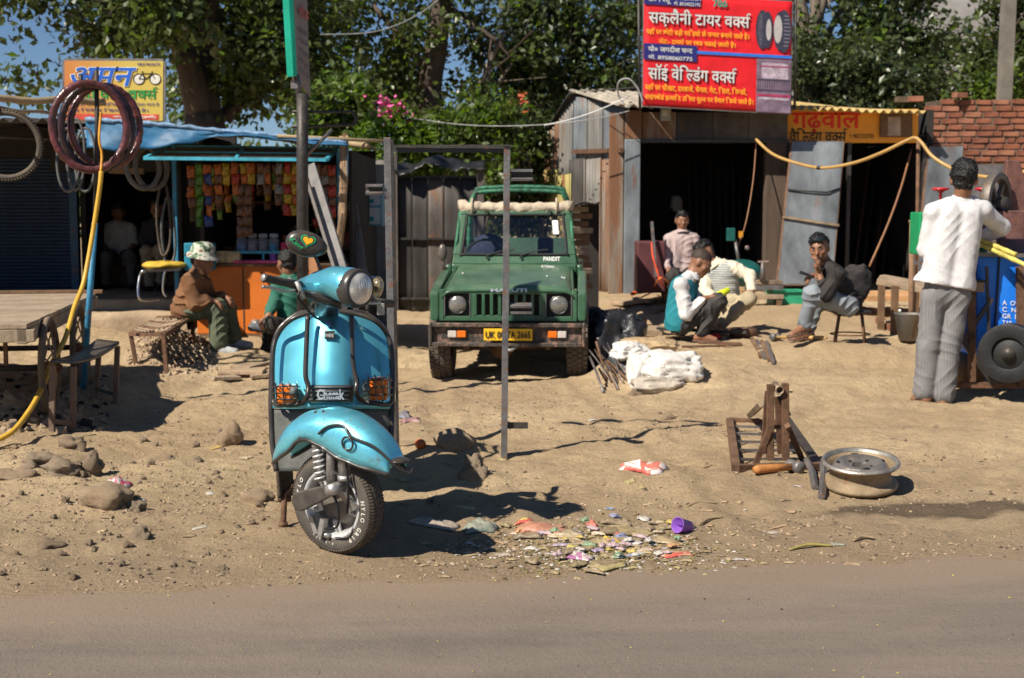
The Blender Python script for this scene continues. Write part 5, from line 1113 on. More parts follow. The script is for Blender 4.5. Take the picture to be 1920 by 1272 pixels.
 # ------ litter
def scrap(name,label,cat,px,py,wpx,hpx,col,seed,group=None,crump=1.,rough=.45,lift=.0,col2=None,coat=0):
 p=g(px,py);s=p.y/F;a,b=wpx*s,hpx*s*1.6;rr=random.Random(seed);rz=rr.uniform(-.7,.7);nu,nv=9,8
 def fn(u,v):
  x,y=(u-.5)*a,(v-.5)*b;x,y=x*math.cos(rz)-y*math.sin(rz),x*math.sin(rz)+y*math.cos(rz)
  n_=mnoise.noise_vector(V((u*2.4+seed,v*2.4,seed*.7)));n2=mnoise.noise(V((u*6+seed,v*6,1.3)))
  q=V((p.x+x,p.y+y,0))+V((n_.x,n_.y,0))*min(a,b)*.28
  hgt=(abs(n_.z)*.5+.25*n2+.18)*min(a,b)*.55*crump*(1-abs(2*u-1)**4)*(1-abs(2*v-1)**4)
  q.z=max(gz(q.x,q.y),p.z-.02)+.003+lift+max(0,hgt);return q
 mb=MB();mb.sheet(fn,nu,nv,.0012)
 col=tuple(.8*q+.04 for q in col);ms=[mat('scrap_%s_%.2f_%.2f_%.2f_%d'%((name,)+tuple(col)+(int(rough*100),)),col,rough,var=.4,vs=24,bump=.3,bs=60,dust=.75,coat=coat)]
 if col2:
  ms.append(mat('scrap_%.2f_%.2f_%.2f'%tuple(col2),col2,rough,var=.3,vs=30,bump=.2,dust=.4));h=len(mb.f)
  for i in range(h//1):
   c=sum((V(mb.v[j]) for j in mb.f[i]),V())/len(mb.f[i])
   if mnoise.noise(c*45+V((seed,0,0)))>.02:mb.mi[i]=1
 return mb.build(name,ms,None,label=label,cat=cat,group=group)
WH,GR,YE,RE,BR=(.72,.72,.70),(.05,.35,.14),(.66,.50,.05),(.58,.05,.05),(.30,.17,.08)
scrap('plastic_bag','red and white printed plastic bag lying on open sand','plastic bag',1208,880,84,26,(.72,.05,.05),3,None,1.5,.4,col2=(.74,.66,.63))
scrap('plastic_bag','grey-green crumpled polythene bag at the edge of the scooter shadow','plastic bag',900,992,68,30,(.20,.32,.29),5,None,1.7,.3)
scrap('plastic_bag','orange red torn plastic sheet on the litter heap','plastic bag',1015,995,100,24,(.52,.13,.07),7,None,.9,.5)
scrap('plastic_bag','white and pink packet among the stones at left','plastic bag',222,910,46,24,(.72,.68,.66),11,None,1.5,.4,col2=(.55,.03,.14))
scrap('plastic_bag','clear thin plastic wrap in the scooter shadow','plastic bag',815,985,90,24,(.40,.38,.36),13,None,1.2,.3)
for i,(px,py,w_,h_,c,c2,lab) in enumerate([(995,1032,26,11,WH,None,'white paper square left of the litter heap'),(943,1042,30,9,(.5,.47,.42),None,'grey flat carton left of the heap'),(1088,1048,50,20,(.72,.68,.72),(.35,.1,.3),'white and magenta packet at the heap middle'),(1158,1046,30,15,GR,WH,'green and white sachet in the heap'),(1140,1018,40,20,(.6,.3,.08),YE,'orange wrapper in the heap'),(1148,1066,66,16,(.42,.38,.12),None,'olive yellow bag strip at the front of the heap'),(1270,1042,60,14,(.6,.25,.15),RE,'red and orange strip right of the heap'),(1185,1000,90,26,(.28,.23,.08),None,'dull brown green plastic on the heap right side'),(1240,1015,60,18,(.33,.26,.12),None,'brown leaf plate right on the heap'),(1060,1010,60,24,(.55,.48,.33),None,'pale translucent wrap over the heap'),(1020,1000,26,14,(.25,.3,.62),None,'blue packet beside the orange plastic sheet'),(1052,1026,34,14,(.5,.42,.66),None,'lilac foil piece in the heap'),(980,978,34,12,YE,RE,'yellow and red packet above the heap'),(1206,976,22,14,WH,None,'white cup fragment right above the heap'),(1143,956,18,8,WH,(.05,.3,.6),'white and blue scrap above the heap'),(1165,1010,30,10,(.15,.3,.65),None,'blue foil strip in the heap'),(1210,1035,34,12,(.7,.55,.45),None,'pink beige scrap in the heap'),(1125,1003,30,15,(.75,.6,.45),None,'peach coloured paper on the heap'),(1190,1022,26,10,(.7,.7,.75),None,'silver foil bit on the heap'),(1450,1000,22,9,WH,None,'white scrap on sand right of the heap'),(1380,1050,34,9,(.5,.5,.55),None,'grey foil strip near the road at right'),(1437,1075,30,9,YE,None,'yellow leaf scrap on the road edge'),(1570,1022,26,9,(.3,.42,.36),None,'greenish bottle label near the road at right'),(796,1120,16,5,YE,None,'tiny yellow scrap on the road edge below the scooter'),(375,990,28,9,(.55,.58,.5),None,'pale strip left of the scooter stand'),(393,925,14,9,WH,None,'white bit right of the pink packet'),(266,940,12,8,(.45,.5,.62),None,'bluish bit by the large smooth stone'),(460,860,26,10,(.5,.42,.25),None,'yellowish husk near the upright stone'),(405,838,24,9,(.5,.35,.03),None,'dry yellow peel beside the upright stone'),(244,836,14,7,(.45,.36,.1),None,'small dry leaf in front of the bench'),(1085,1002,20,8,(.1,.25,.5),None,'small blue scrap at the heap top'),(873,953,34,7,(.65,.55,.2),None,'pale yellow strip lit inside the scooter shadow'),(880,1018,12,7,WH,None,'small white chip left of the heap'),(875,1040,14,8,(.1,.45,.25),None,'small green and white cap left of the heap'),(770,790,36,18,(.35,.12,.2),None,'crumpled dark red wrapper behind the scooter'),(752,780,34,22,(.08,.16,.3),None,'dark blue plastic piece behind the scooter'),(880,832,20,10,(.45,.48,.5),None,'grey foil ball near the frame post'),(1680,822,40,5,(.33,.24,.15),None,'straw scrap on sand left of the standing man'),(1735,885,30,6,(.24,.2,.15),None,'grey stick-like scrap right of the wheel rim'),(1496,912,18,6,(.6,.55,.6),None,'small silver wrapper below the hammer'),(1110,790,12,6,WH,None,'tiny white scrap on the sandy slope'),(1075,1030,22,12,(.66,.6,.1),None,'yellow wrapper corner in the heap'),(1100,1020,28,10,(.6,.62,.64),(.5,.1,.1),'white scrap with red print in the heap'),(1120,1035,26,12,(.35,.28,.6),None,'violet sachet in the heap'),(1230,1000,30,12,(.4,.33,.2),None,'tan paper bit at the right of the heap'),(1050,990,24,9,(.45,.16,.1),None,'red brown scrap beside the torn sheet')]):
 scrap('wrapper',lab,'litter',px,py,w_,h_,c,100+i,'litter strewn by the road',.9 if h_>9 else .5,.4,col2=c2,lift=.004 if 1000<px<1260 else 0)
lv=random.Random(9);cn={BR:'red brown',(.22,.16,.06):'olive brown',(.34,.26,.12):'tan',(.42,.33,.16):'straw coloured',(.16,.11,.05):'dark brown',(.36,.32,.1):'yellow green'}
for i in range(130):
 u=lv.random()
 if u<.55:px,py=lv.gauss(1120,110),lv.gauss(1025,26)
 elif u<.75:px,py=lv.uniform(760,1500),lv.uniform(930,1100)
 else:px,py=lv.uniform(60,1800),lv.uniform(830,1080)
 py=max(820,min(1098,py));c=lv.choice([BR,(.22,.16,.06),(.34,.26,.12),(.42,.33,.16),(.16,.11,.05),(.36,.32,.1)])
 scrap('dry_leaf',cn[c]+' curled dry leaf fragment '+('in the litter heap' if u<.55 else 'scattered around the heap' if u<.75 else 'far out on the roadside dirt'),'leaf',px,py,lv.uniform(8,30),lv.uniform(4,8),c,300+i,'dry leaves among the litter',1.3,.8)
for i in range(26):
 px,py=lv.gauss(1120,85),lv.gauss(1022,22);c=lv.choice([(.20,.16,.05),(.26,.20,.08),(.16,.12,.05),(.32,.26,.12),(.30,.22,.13),(.12,.09,.05)])
 scrap('plastic_scrap','crumpled dull brown olive plastic film in the litter heap','litter',px,min(1085,py),lv.uniform(26,70),lv.uniform(8,16),c,700+i,'brown plastic film in the litter heap',1.8,.5,lift=lv.uniform(0,.012))
for i in range(48):
 px,py=lv.gauss(1125,75),lv.gauss(1022,20);c=lv.choice([WH,YE,RE,(.6,.5,.4),(.5,.5,.55),(.2,.3,.6),(.1,.35,.2),(.65,.3,.1),(.55,.4,.5)])
 scrap('paper_bit','small torn wrapper bit in the litter heap','litter',px,py,lv.uniform(8,30),lv.uniform(4,10),c,500+i,'torn bits in the litter heap',2.,.5,lift=lv.uniform(0,.025))
scatter('litter_crumbs','tiny crumbs of dry leaf and paper under the litter heap',[(lambda p:(p.x,p.y,p.z+.002))(g(rg2.normal(1110,120),min(1095,rg2.normal(1030,26)))) for _ in range(3200)],(.003,.013),[mat('crumb_a',(.10,.07,.03),.9),mat('crumb_b',(.3,.22,.1),.9),mat('crumb_c',(.5,.46,.4),.8),mat('crumb_d',(.2,.17,.06),.9)],21,.4)
p=g(1276,1000);mb=MB();ax=V((-.75,-.6,.25)).normalized();mb.lathe([(.02,-.06),(.026,-.055),(.032,.02),(.036,.022),(.034,.016),(.027,-.045),(0,-.045)],p+V((0,0,.034)),ax,20);mb.build('cup',mat('purple_cup',(.26,.10,.5),.35,var=.15,vs=20,dust=.1),None,label='purple plastic cup lying on its side right of the litter heap',cat='cup')
p=g(788,842);mb=MB();mb.ell(p+V((0,0,.028)),(.033,.032,.029),16,10);mb.build('tomato',mat('tomato',(.58,.12,.03),.35,var=.2,vs=20,bump=.1),None,label='small orange red tomato lying right of the scooter',cat='tomato')
p=g(868,842);mb=MB();mb.ell(p+V((0,0,.02)),(.03,.02,.015),10,6);mb.jit(.006,30);mb.build('peel',mat('orange_peel',(.6,.2,.02),.6),None,label='small orange peel near the frame post',cat='peel')
for i,(a,b,lab) in enumerate([((1290,950),(1345,946),'short dry twig on sand right of the plastic bag'),((1480,1034),(1560,1026),'long curved dry pod near the road at right'),((1600,1018),(1640,1012),'thin twig by the road at far right'),((1310,985),(1355,972),'dry stalk above the road right of the cup'),((120,835),(180,815),'thin stick in front of the bench'),((0,842),(40,832),'dark stick at the far left edge')]):
 p,q=g(*a),g(*b);mb=MB();mb.tube(spline([p+V((0,0,.006)),p.lerp(q,.5)+V((.0,.03,.012)),q+V((0,0,.006))],6),[.004+.003*math.sin(j/12*3.1) for j in range(13)],6);mb.build('twig',M_bamb if i!=1 else mat('pod',(.33,.28,.08),.7),None,label=lab,cat='twig')
mb=MB();mb.tube(catenary(at(1180,180,17),at(1020,235,17),.05,10),.008,6);mb.build('overhead_wire',M_white,None,label='pale cable looping down the left wall of the corrugated shed',cat='cable')
mb=MB();mb.tube(spline([at(1180,208,17),at(1120,222,17.5),at(1020,234,18),at(900,236,19),at(800,226,20),at(690,205,20)],6),.007,5);mb.build('overhead_wire',mat('grey_cable',(.3,.3,.3),.6),None,label='long grey cable running left from the shed across the trees',cat='cable')
mb=MB();mb.tube(spline([at(845,-20,22),at(780,30,22),at(700,60,22),at(600,65,22)],6),.008,5);mb.build('overhead_wire',mat('grey_cable',(.3,.3,.3)),None,label='thin cable crossing the trees above the steel frame',cat='cable')
mb=MB();mb.tube(spline([at(1206,192,16.8),at(1195,165,16.8),at(1178,148,16.8),at(1160,155,16.9),at(1160,180,17),at(1172,197,17)],6),.012,6);mb.build('wire_loop',mat('grey_cable',(.3,.3,.3)),None,label='grey pipe loop arching over the shed roof beside the sign',cat='pipe')
# ------ yard at right: tarp, sacks, rods
def sack(name,label,c,size,m,seed,rz=0,cat='sack',lump=.28):
 mb=MB();mb.ell((0,0,0),1,64,40);out=[]
 for p in mb.v:
  p=V(p);q=V((abs(p.x)**.8*math.copysign(1,p.x),abs(p.y)**.8*math.copysign(1,p.y),abs(p.z)**.85*math.copysign(1,p.z)))
  k=1-lump*.45*abs(mnoise.noise(p*2.6+V((seed,8,2))))+lump*mnoise.noise(p*1.6+V((seed*4.7,0,0)))+lump*.6*abs(mnoise.noise(p*4+V((seed,3,0))))-lump*.3*abs(mnoise.noise(p*9+V((seed,5,0))))
  out.append(V((q.x*size[0]*k,q.y*size[1]*k,q.z*size[2]*k)))
 Mx=Matrix.Translation(V(c))@Matrix.Rotation(rz,4,'Z');mb.v=[tuple(Mx@p) for p in out]
 return mb.build(name,m,None,label=label,cat=cat)
M_sack=mat('white_sack',(.70,.68,.64),.6,var=.12,vs=6,bump=.4,bs=50,dust=.25);M_btarp=mat('black_tarp',(.02,.02,.022),.35,var=.4,vs=6,bump=.4)
q=g(1262,716);sack('sack','large full white sack at the front of the pile, right',at(1258,690,q.y+.12),(.25,.2,.13),M_sack,1,.2)
sack('sack','slumped white sack left of the large one in the pile',at(1200,700,q.y+.1),(.10,.12,.17),M_sack,2,.3)
sack('sack','dirty white sack partly buried below the large one',at(1235,722,q.y-.06),(.2,.12,.07),mat('dirty_sack',(.42,.38,.33),.7,var=.4,vs=8,bump=.5,dust=.4),3)
sack('sack','small white torn sack at the back of the pile',at(1180,660,q.y+.7),(.16,.14,.08),M_sack,4,.5)
sack('sack','sand coloured flattened sack above the white pile',at(1215,650,q.y+1.0),(.24,.2,.07),mat('jute',(.42,.30,.17),.95,var=.3,vs=6,bump=.5,bs=60),5,.1)
sack('tarpaulin','crumpled black tarpaulin slumped beside the jeep bumper',at(1150,648,11.6),(.24,.28,.30),M_btarp,6,0,'tarpaulin',.35)
sack('tarpaulin','black plastic sheet heaped behind the white sacks',at(1128,620,12.4),(.22,.3,.2),M_btarp,8,.4,'tarpaulin',.35)
sack('tarpaulin','dark grey sheet end tucked under the white sacks',at(1168,690,10.9),(.13,.2,.17),mat('grey_black_tarp',(.05,.06,.07),.4,var=.4,vs=6,bump=.4),9,.2,'tarpaulin',.3)
for i in range(14):
 a=(1105+i*4+_r.uniform(-10,10),640+_r.uniform(0,40));b=(1125+i*8+_r.uniform(-8,8),715+_r.uniform(0,24));p=at(*a,10.9+.04*i);r_=g(b[0],b[1]);mb=MB();mb.tube([p,p.lerp(r_,.5)+V((0,0,.02)),r_+V((0,0,.01))],_r.uniform(.005,.011),6);mb.build('iron_rod',M_rustbar if i%2 else M_steel,None,label='thin scrap iron rod sticking out of the pile beside the jeep tyre',cat='rod',group='scrap rods beside the jeep tyre')
for i,(px,py,a,b,h,m,lab) in enumerate([(1170,560,.34,.4,.05,STN[0],'tan stone slab lying behind the black tarpaulin'),(1140,585,.28,.3,.08,STN[0],'tan rock slab near the shed post'),(1205,560,.3,.3,.04,STN[2],'flat stone beside the orange tool handle'),(1195,601,.15,.1,.06,M_brick3,'broken red brick above the white sacks'),(1168,618,.12,.12,.08,STN[0],'sandy lump above the white sacks'),(1255,572,.4,.1,.03,M_steel,'grey steel plate on the yard behind the squatting men'),(1190,640,.2,.2,.09,STN[0],'big sandy clod behind the white sacks'),(1215,620,.25,.25,.07,STN[1],'sandy rubble piece between sacks and squatting man')]):
 p=g(px,py+8);mb=MB();mb.box(p+V((0,0,h*.5-.01)),(a,b,h),(_r.uniform(-.12,.12),_r.uniform(-.12,.12),_r.uniform(-.6,.6)));mb.jit(.02,6,i);mb.build('slab' if i not in(3,) else 'brick',m,None,bevel=.01,label=lab,cat='slab' if i!=3 else 'brick')
def bar(label,a,b,w_,h_,m,name='iron_bar',lift=.01,cat='bar'):
 p,q=g(*a),g(*b);p.z+=lift;q.z+=lift;mb=MB();mb.beam(p,q,w_,h_);return mb.build(name,m,None,bevel=.002,label=label,cat=cat)
bar('long flat iron bar lying in front of the squatting men',(1232,628),(1400,636),.05,.03,M_iron,lift=.06)
bar('wooden block under the long iron bar, left',(1250,638),(1272,638),.05,.045,M_wood2,'block',cat='block')
bar('thin rod parallel to the long iron bar',(1278,652),(1390,650),.015,.015,M_rustbar)
bar('reddish channel iron in front of the squatting man',(1310,645),(1390,648),.06,.03,M_rustbar)
for i in range(4):bar('short square bar standing off the tool heap',(1410+i*9,640+2*i),(1426+i*8,672+4*i),.03,.025,M_steel if i%2 else M_wood2,lift=.02).__setitem__('group','short bars beside the grinding disc')
for o_ in[o for o in bpy.data.objects if o.name.startswith('iron_bar') and o.get('label','').startswith('short square')]:o_['label']='short square bar in the row right of the grinding disc'
p=g(1392,632);mb=MB();mb.lathe([(0,0),(.135,0),(.14,.01),(.14,.07),(.13,.08),(.05,.08),(.045,.07),(0,.07)],p,(0,0,1),26);mb.build('iron_disc',M_rustbar,None,label='round iron disc lying in front of the squatting men',cat='disc')
p=g(1340,638);mb=MB();mb.ell(p+V((0,0,.03)),(.06,.04,.03),12,8);mb.jit(.01,20);mb.build('rag',mat('red_rag',(.5,.02,.04),.8,var=.3,vs=14),None,label='small red rag beside the long iron bar',cat='rag')
def hammer(label,a,b,r,hr,hl,m):
 p,q=g(*a),g(*b);p.z+=r+.01;q.z+=hr;t=thing('hammer',label,'hammer',(p+q)/2);d=(q-p).normalized();sd2=d.cross(V((0,0,1))).normalized()
 mb=MB();mb.tube([p,p.lerp(q,.1),p.lerp(q,.5),q],[r*.8,r*1.15,r,r*.8],10);mb.build('handle',m,t)
 mb=MB();mb.lathe([(0,-hl),(hr*.8,-hl),(hr,-hl*.8),(hr*.95,-hl*.3),(hr*.75,0),(hr*.95,hl*.3),(hr,hl*.8),(hr*.8,hl),(0,hl)],q,sd2,16);mb.build('head',M_steel,t);return t
hammer('hammer with an orange wooden handle lying before the rusty stand',(1414,893),(1490,887),.021,.034,.05,mat('orange_handle',(.50,.20,.05),.6,var=.25,vs=10,bump=.2,streak=0,dust=.15))
hammer('long handled hammer lying at the seated man\'s sandal',(1549,640),(1453,641),.016,.035,.045,mat('yellow_handle',(.5,.32,.12),.6,var=.25,vs=10,dust=.15))
mb=MB();p,q=g(1185,560),g(1228,546);mb.tube([p+V((0,0,.05)),q+V((0,0,.09))],[.022,.03],10);mb.build('torch_handle',mat('orange_plastic',(.62,.09,.02),.45,var=.15),None,label='orange red tool handle lying at the foot of the shed post',cat='tool')
mb=MB();mb.tube(spline([at(1222,455,15.3),at(1224,480,15.2),at(1232,508,15),at(1240,530,14.8),g(1252,545)+V((0,0,.02))],6),.012,7);mb.build('hose',mat('red_hose',(.55,.06,.02),.5),None,label='red hose hanging from the maroon box inside the shed',cat='hose')
mb=MB();mb.tube(spline([g(1225,552)+V((0,0,.06)),at(1232,528,14.6),at(1245,522,14.6),g(1262,548)+V((0,0,.02))],6),.011,7);mb.build('hose',mat('orange_hose',(.6,.15,.03),.5),None,label='orange hose arching over the ground at the shed mouth',cat='hose')
p=g(1215,548);mb=MB();mb.box(at(1218,500,16.2),(.34,.4,.62));mb.build('welding_box',mat('maroon_box',(.10,.03,.035),.6,var=.3),None,bevel=.02,label='maroon steel box just inside the shed opening',cat='box')
mb=MB();mb.beam(at(1222,416,16.0),at(1230,520,15.8),.03,.03);mb.build('iron_bar',M_steel,None,label='grey bar leaning on the maroon box',cat='bar')
t=thing('compressor','dark green compressor tank inside the shed behind the squatting men','compressor',g(1385,540));c=at(1390,512,16.4);M_dgreen=mat('dark_green_tank',(.01,.09,.08),.4,var=.3,vs=6)
mb=MB();mb.ell(c,(.26,.2,.17),24,14);mb.build('tank',M_dgreen,t);mb=MB();mb.box(at(1370,440,16.5),(.1,.1,.16));mb.build('motor',M_dgreen,t,bevel=.01);mb=MB();mb.ell(at(1401,465,16.3),(.03,.02,.03),12,8);mb.build('gauge',M_steel,t)
mb=MB();mb.cyl(at(1378,448,16.5),at(1385,490,16.4),.02);mb.build('pipe',M_steel,t)
for k in(-.15,.15):
 mb=MB();mb.cyl(c+V((k,0,-.1)),c+V((k,0,-.3)),.02,n=8);mb.build('leg',M_iron,t)
mb=MB();mb.tube(spline([at(1418,265,17.3),at(1412,340,17),at(1398,420,16.8),at(1380,470,16.5)],6),.009,6);mb.build('cable',mat('brown_cable',(.25,.12,.06),.6),None,label='brown cable hanging from the lintel to the compressor',cat='cable')
mb=MB();mb.box(at(1389,440,16.7),(.05,.04,.08));mb.build('switch',mat('amber_plastic',(.6,.27,.02),.4),None,label='small amber switch hanging on the brown cable',cat='switch')
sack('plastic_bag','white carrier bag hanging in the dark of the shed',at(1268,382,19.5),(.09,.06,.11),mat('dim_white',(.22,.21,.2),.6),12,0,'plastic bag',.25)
for i in range(9):mb=MB();x=1290+i*14;mb.beam(at(x,300+9*(i%3),20.6),at(x+8-3*(i%4),520,20.0),.03,.03);mb.build('iron_bar',M_iron,None,label='dark iron length leaning on the back wall of the shed',cat='bar',group='iron lengths in the shed')
for i in range(9):mb=MB();x=1612+i*12;mb.beam(at(x+18,300+12*(i%3),20.4),at(x-12+4*(i%3),530,19.0),.03,.03);mb.build('iron_bar',M_iron if i%3 else M_rustbar,None,label='dark iron length leaning inside the yellow stall',cat='bar',group='iron lengths in the yellow stall')
mb=MB();mb.tube(spline([at(1709,280,17.8),at(1690,350,17.4),at(1665,420,17.2),at(1630,500,17)],6),.014,7);mb.build('cable',mat('brown_cable',(.25,.12,.06)),None,label='thick brown rope hanging across the yellow stall doorway',cat='rope')
t=thing('crate','green plastic crate on the yard between the squatting men and the seated man','crate',g(1472,575));c=g(1472,572);M_crate=mat('green_crate',(.02,.34,.18),.4,var=.15,vs=8,dust=.15)
def obox(c,L_,W_,H_,th,M_,t,rz):
 Mx=Matrix.Translation(c)@Matrix.Rotation(rz,4,'Z')
 mb=MB();mb.box((0,0,th/2),(L_,W_,th));mb.box((0,-W_/2+th/2,H_/2+.0),(L_,th,H_-.001));mb.box((0,W_/2-th/2,H_/2),(L_,th,H_-.001));mb.box((-L_/2+th/2,0,H_/2),(th,W_-2*th,H_-.002));mb.box((L_/2-th/2,0,H_/2),(th,W_-2*th,H_-.002));mb.xf(Mx);return mb.build('box_body',M_,t)
obox(c,.36,.28,.17,.015,M_crate,t,.1);mb=MB();Mx=Matrix.Translation(c)@Matrix.Rotation(.1,4,'Z')
for a,b in(((-.19,-.15),(.19,-.15)),((.19,-.15),(.19,.15)),((.19,.15),(-.19,.15)),((-.19,.15),(-.19,-.15))):mb.beam((a[0],a[1],.165),(b[0],b[1],.165),.025,.02)
mb.xf(Mx);mb.build('rim',M_crate,t)
t=thing('bench_vice','rusty pipe vice on a low wooden trestle left of the green crate','vice',g(1428,575));c=g(1430,572)
for k,z_ in((0,.1),(1,.2),(2,.26)):
 mb=MB();mb.box(c+V((-.02+.04*k,.05*k,z_)),(.5-.08*k,.12,.05),(0,0,.06*k));mb.build('plank',M_wood if k!=1 else M_steel,t,bevel=.005)
for k in(-.18,.18):
 mb=MB();mb.box(c+V((k,.02,.035)),(.06,.14,.09));mb.build('foot',M_wood2,t)
mb=MB();mb.tube([c+V((0,.02,.28)),at(1430,492,c.y)],[.035,.02],8);mb.build('vice_post',M_steel,t);mb=MB();mb.beam(at(1421,491,c.y),at(1441,490,c.y),.02,.02);mb.build('vice_handle',mat('pink_metal',(.35,.25,.22),.6,.2),t)
mb=MB();p=g(1395,548);mb.lathe([(0,0),(.14,0),(.15,.03),(.16,.22),(.15,.24),(.13,.22),(0,.2)],p,n=20);mb.build('tub',mat('tan_tub',(.38,.26,.14),.8,var=.3,dust=.3),None,label='tan drum behind the man in the patterned vest',cat='drum')
t=thing('trestle','rough wooden trestle of thick planks left of the standing man','trestle',g(1680,615));a_,b_=at(1648,528,12.6),at(1712,545,12.3)
for k in range(3):
 mb=MB();o_=V((.05*k,.14*k,.01*k));mb.beam(a_+o_,b_+o_+V((.15,0,0)),.12,.06);mb.jit(.006,9,k);mb.build('plank',M_wood,t,bevel=.006)
for px,py in((1651,618),(1676,628),(1716,605)):
 p=g(px,py);mb=MB();mb.beam(p-V((0,0,.02)),V((p.x,p.y,a_.z-.03)),.06,.05,up=(0,1,0));mb.build('leg',M_wood2,t)
mb=MB();p=at(1722,262,13.5);mb.tube([V((p.x,p.y,gz(p.x,p.y)-.05)),at(1720,420,13.5),p],.02,8);mb.build('iron_post',M_rustbar,None,label='thin rusty post holding up the yellow pipe left of the standing man',cat='post')
mb=MB();p=at(1712,500,12.0);mb.tube([V((p.x,p.y,gz(p.x,p.y)-.05)),at(1711,415,12.0)],.028,8);mb.beam(at(1704,415,12),at(1719,416,12),.02,.02);mb.build('iron_post',mat('pale_rust',(.25,.15,.09),.85,.1,var=.4,vs=14,bump=.3),None,label='short pale rusty pipe post behind the wooden trestle',cat='post')
M_hose2=mat('amber_pipe',(.46,.28,.09),.4,var=.12,vs=9,dust=.1)
mb=MB();mb.tube(spline([at(1418,262,15.6),at(1450,290,15.2),at(1500,308,14.7),at(1545,315,14.3),at(1600,306,14),at(1650,288,13.7),at(1700,264,13.45),at(1716,259,13.35),at(1728,268,13.3),at(1750,295,13.2),at(1790,318,13),at(1840,331,12.6),at(1890,331,12.4),at(1925,321,12.3)],8),.0175,10);mb.build('pipe',M_hose2,None,label='yellow plastic pipe swagging across the yellow stall and over the post',cat='pipe')
for i,(px,py,Y,lab) in enumerate([(1537,315,14.35,'black tape band at the pipe bottom'),(1889,331,12.4,'black tape joint on the pipe at right')]):
 mb=MB();c=at(px,py,Y);mb.tube([c-V((.03,0,0)),c+V((.03,0,0))],.021,10);mb.build('tape_joint',M_black,None,label=lab,cat='tape')
t=thing('bucket','dented grey tin bucket left of the standing man','bucket',g(1704,640));c=g(1704,640);mb=MB();mb.lathe([(0,.01),(.09,.01),(.13,.24),(.138,.245),(.125,.24),(.085,.02),(0,.02)],c,n=22);mb.jit(.008,8,1);mb.build('bucket_body',M_galv,t);mb=MB();mb.tube([c+V((-.13*math.cos(a),.02,.24-.1*math.sin(a)*.6)) for a in[math.pi*i/12 for i in range(13)]],.005,5);mb.build('handle',M_iron,t)
t=thing('bottle','green plastic bottle standing against the trestle leg','bottle',g(1686,620));c=g(1686,620);mb=MB();mb.lathe([(0,0),(.03,0),(.032,.12),(.014,.17),(.013,.19)],c,n=14);mb.build('bottle_body',mat('green_bottle',(.05,.4,.06),.2,trans=.4,bump=0),t);mb=MB();mb.lathe([(.015,.19),(.015,.21),(0,.21)],c,n=10);mb.build('cap',M_white,t)
for i in range(10):
 mb=MB();p=g(1650+7*i+_r.uniform(-4,4),608+3*(i%5));mb.box(p+V((0,0,.03)),(.13,.07,.06),(0,0,_r.uniform(0,3)));mb.jit(.012,10,i);mb.build('broken_brick',[M_brick3,M_brick,STN[0]][i%3],None,bevel=.006,label='broken brick bit under the wooden trestle',cat='brick',group='brick bits under the trestle')
mb=MB();p=g(1560,560);mb.box(at(1640,555,14.5),(1.2,.8,.05),(0.02,0,0));mb.build('plank',mat('orange_plank',(.5,.27,.12),.9,var=.3,vs=3,streak=0),None,label='wide sandy orange board on the ground behind the trestle',cat='board')
# ------ rusty stand, wheel rim, flat bars
st=thing('iron_stand','rusty welded iron stand with two uprights and a slotted base','stand',g(1450,880))
def gp(px,py,lift=0):p=g(px,py);p.z+=lift;return p
base=[gp(1380,885,.02),gp(1538,880,.02),gp(1470,800,.02),gp(1368,795,.02)]
for i,(a,b) in enumerate(((0,1),(0,3),(3,2))):
 mb=MB();mb.beam(base[a],base[b],.045,.04);mb.build('base_bar',M_rustbar if i else M_rustbar,st,bevel=.003)
for i in range(5):
 k=.15+.18*i;mb=MB();mb.beam(base[0].lerp(base[3],k),base[1].lerp(base[2],k)-V((.04,0,0)),.014,.014);mb.build('base_slat',M_steel,st)
Ys=gp(1440,877).y
for px,pt in((1444,721),(1473,719)):
 mb=MB();p=gp(px,877,.04);q=at(px-(px-1458)*.05,pt,p.y);mb.beam(p,q,.036,.034,up=(0,1,0));mb.build('upright',M_rustbar,st,bevel=.002)
for a,b in(((1416,878),(1443,806)),((1505,872),(1476,798))):
 mb=MB();p=gp(*a,.02);q=at(*b,Ys-.02);mb.beam(p,q,.028,.03,up=(0,1,0));mb.build('brace',M_rustbar,st)
for a,b in(((1441,735),(1432,850)),((1459,745),(1464,850))):
 mb=MB();mb.beam(at(*a,Ys+.14),at(*b,Ys+.2),.035,.03,up=(0,1,0));mb.build('rear_upright',M_rustbar,st)
mb=MB();mb.beam(at(1447,801,Ys+.03),at(1472,801,Ys+.03),.02,.02);mb.build('cross_bar',M_rustbar,st)
mb=MB();mb.beam(at(1462,744,Ys+.03),at(1478,780,Ys+.05),.03,.02,up=(0,1,0));mb.build('diagonal',M_iron,st)
mb=MB();mb.lathe([(.020,-.02),(.0225,-.02),(.0225,.12),(.017,.12),(.017,-.02),(.020,-.021)],at(1461,731,Ys-.01),(0,1,.05),20);mb.build('pipe_socket',mat('cut_pipe',(.30,.22,.15),.6,.4,var=.3,vs=14,rust=.3),st)
mb=MB();mb.cyl(at(1478,735,Ys),at(1486,735,Ys-.01),.005,n=6);mb.build('bolt',M_iron,st)
mb=MB();mb.beam(at(1430,756,Ys+.35),gp(1408,787,.03),.05,.03,up=(0,1,0));mb.build('side_leg',M_wood,st)
mb=MB();mb.beam(gp(1472,800,.06),gp(1535,878,.015),.05,.02);mb.build('side_leg',M_iron,st)
def flatbar(label,a,b,ha,hb):
 p,q=gp(*a),gp(*b);p.z+=ha;q.z+=hb;mb=MB();mb.tube([p,p.lerp(q,.5)+V((.008,0,.01)),q],.02,4);mb.build('tyre_lever',M_steel,None,bevel=.003,label=label,cat='tool')
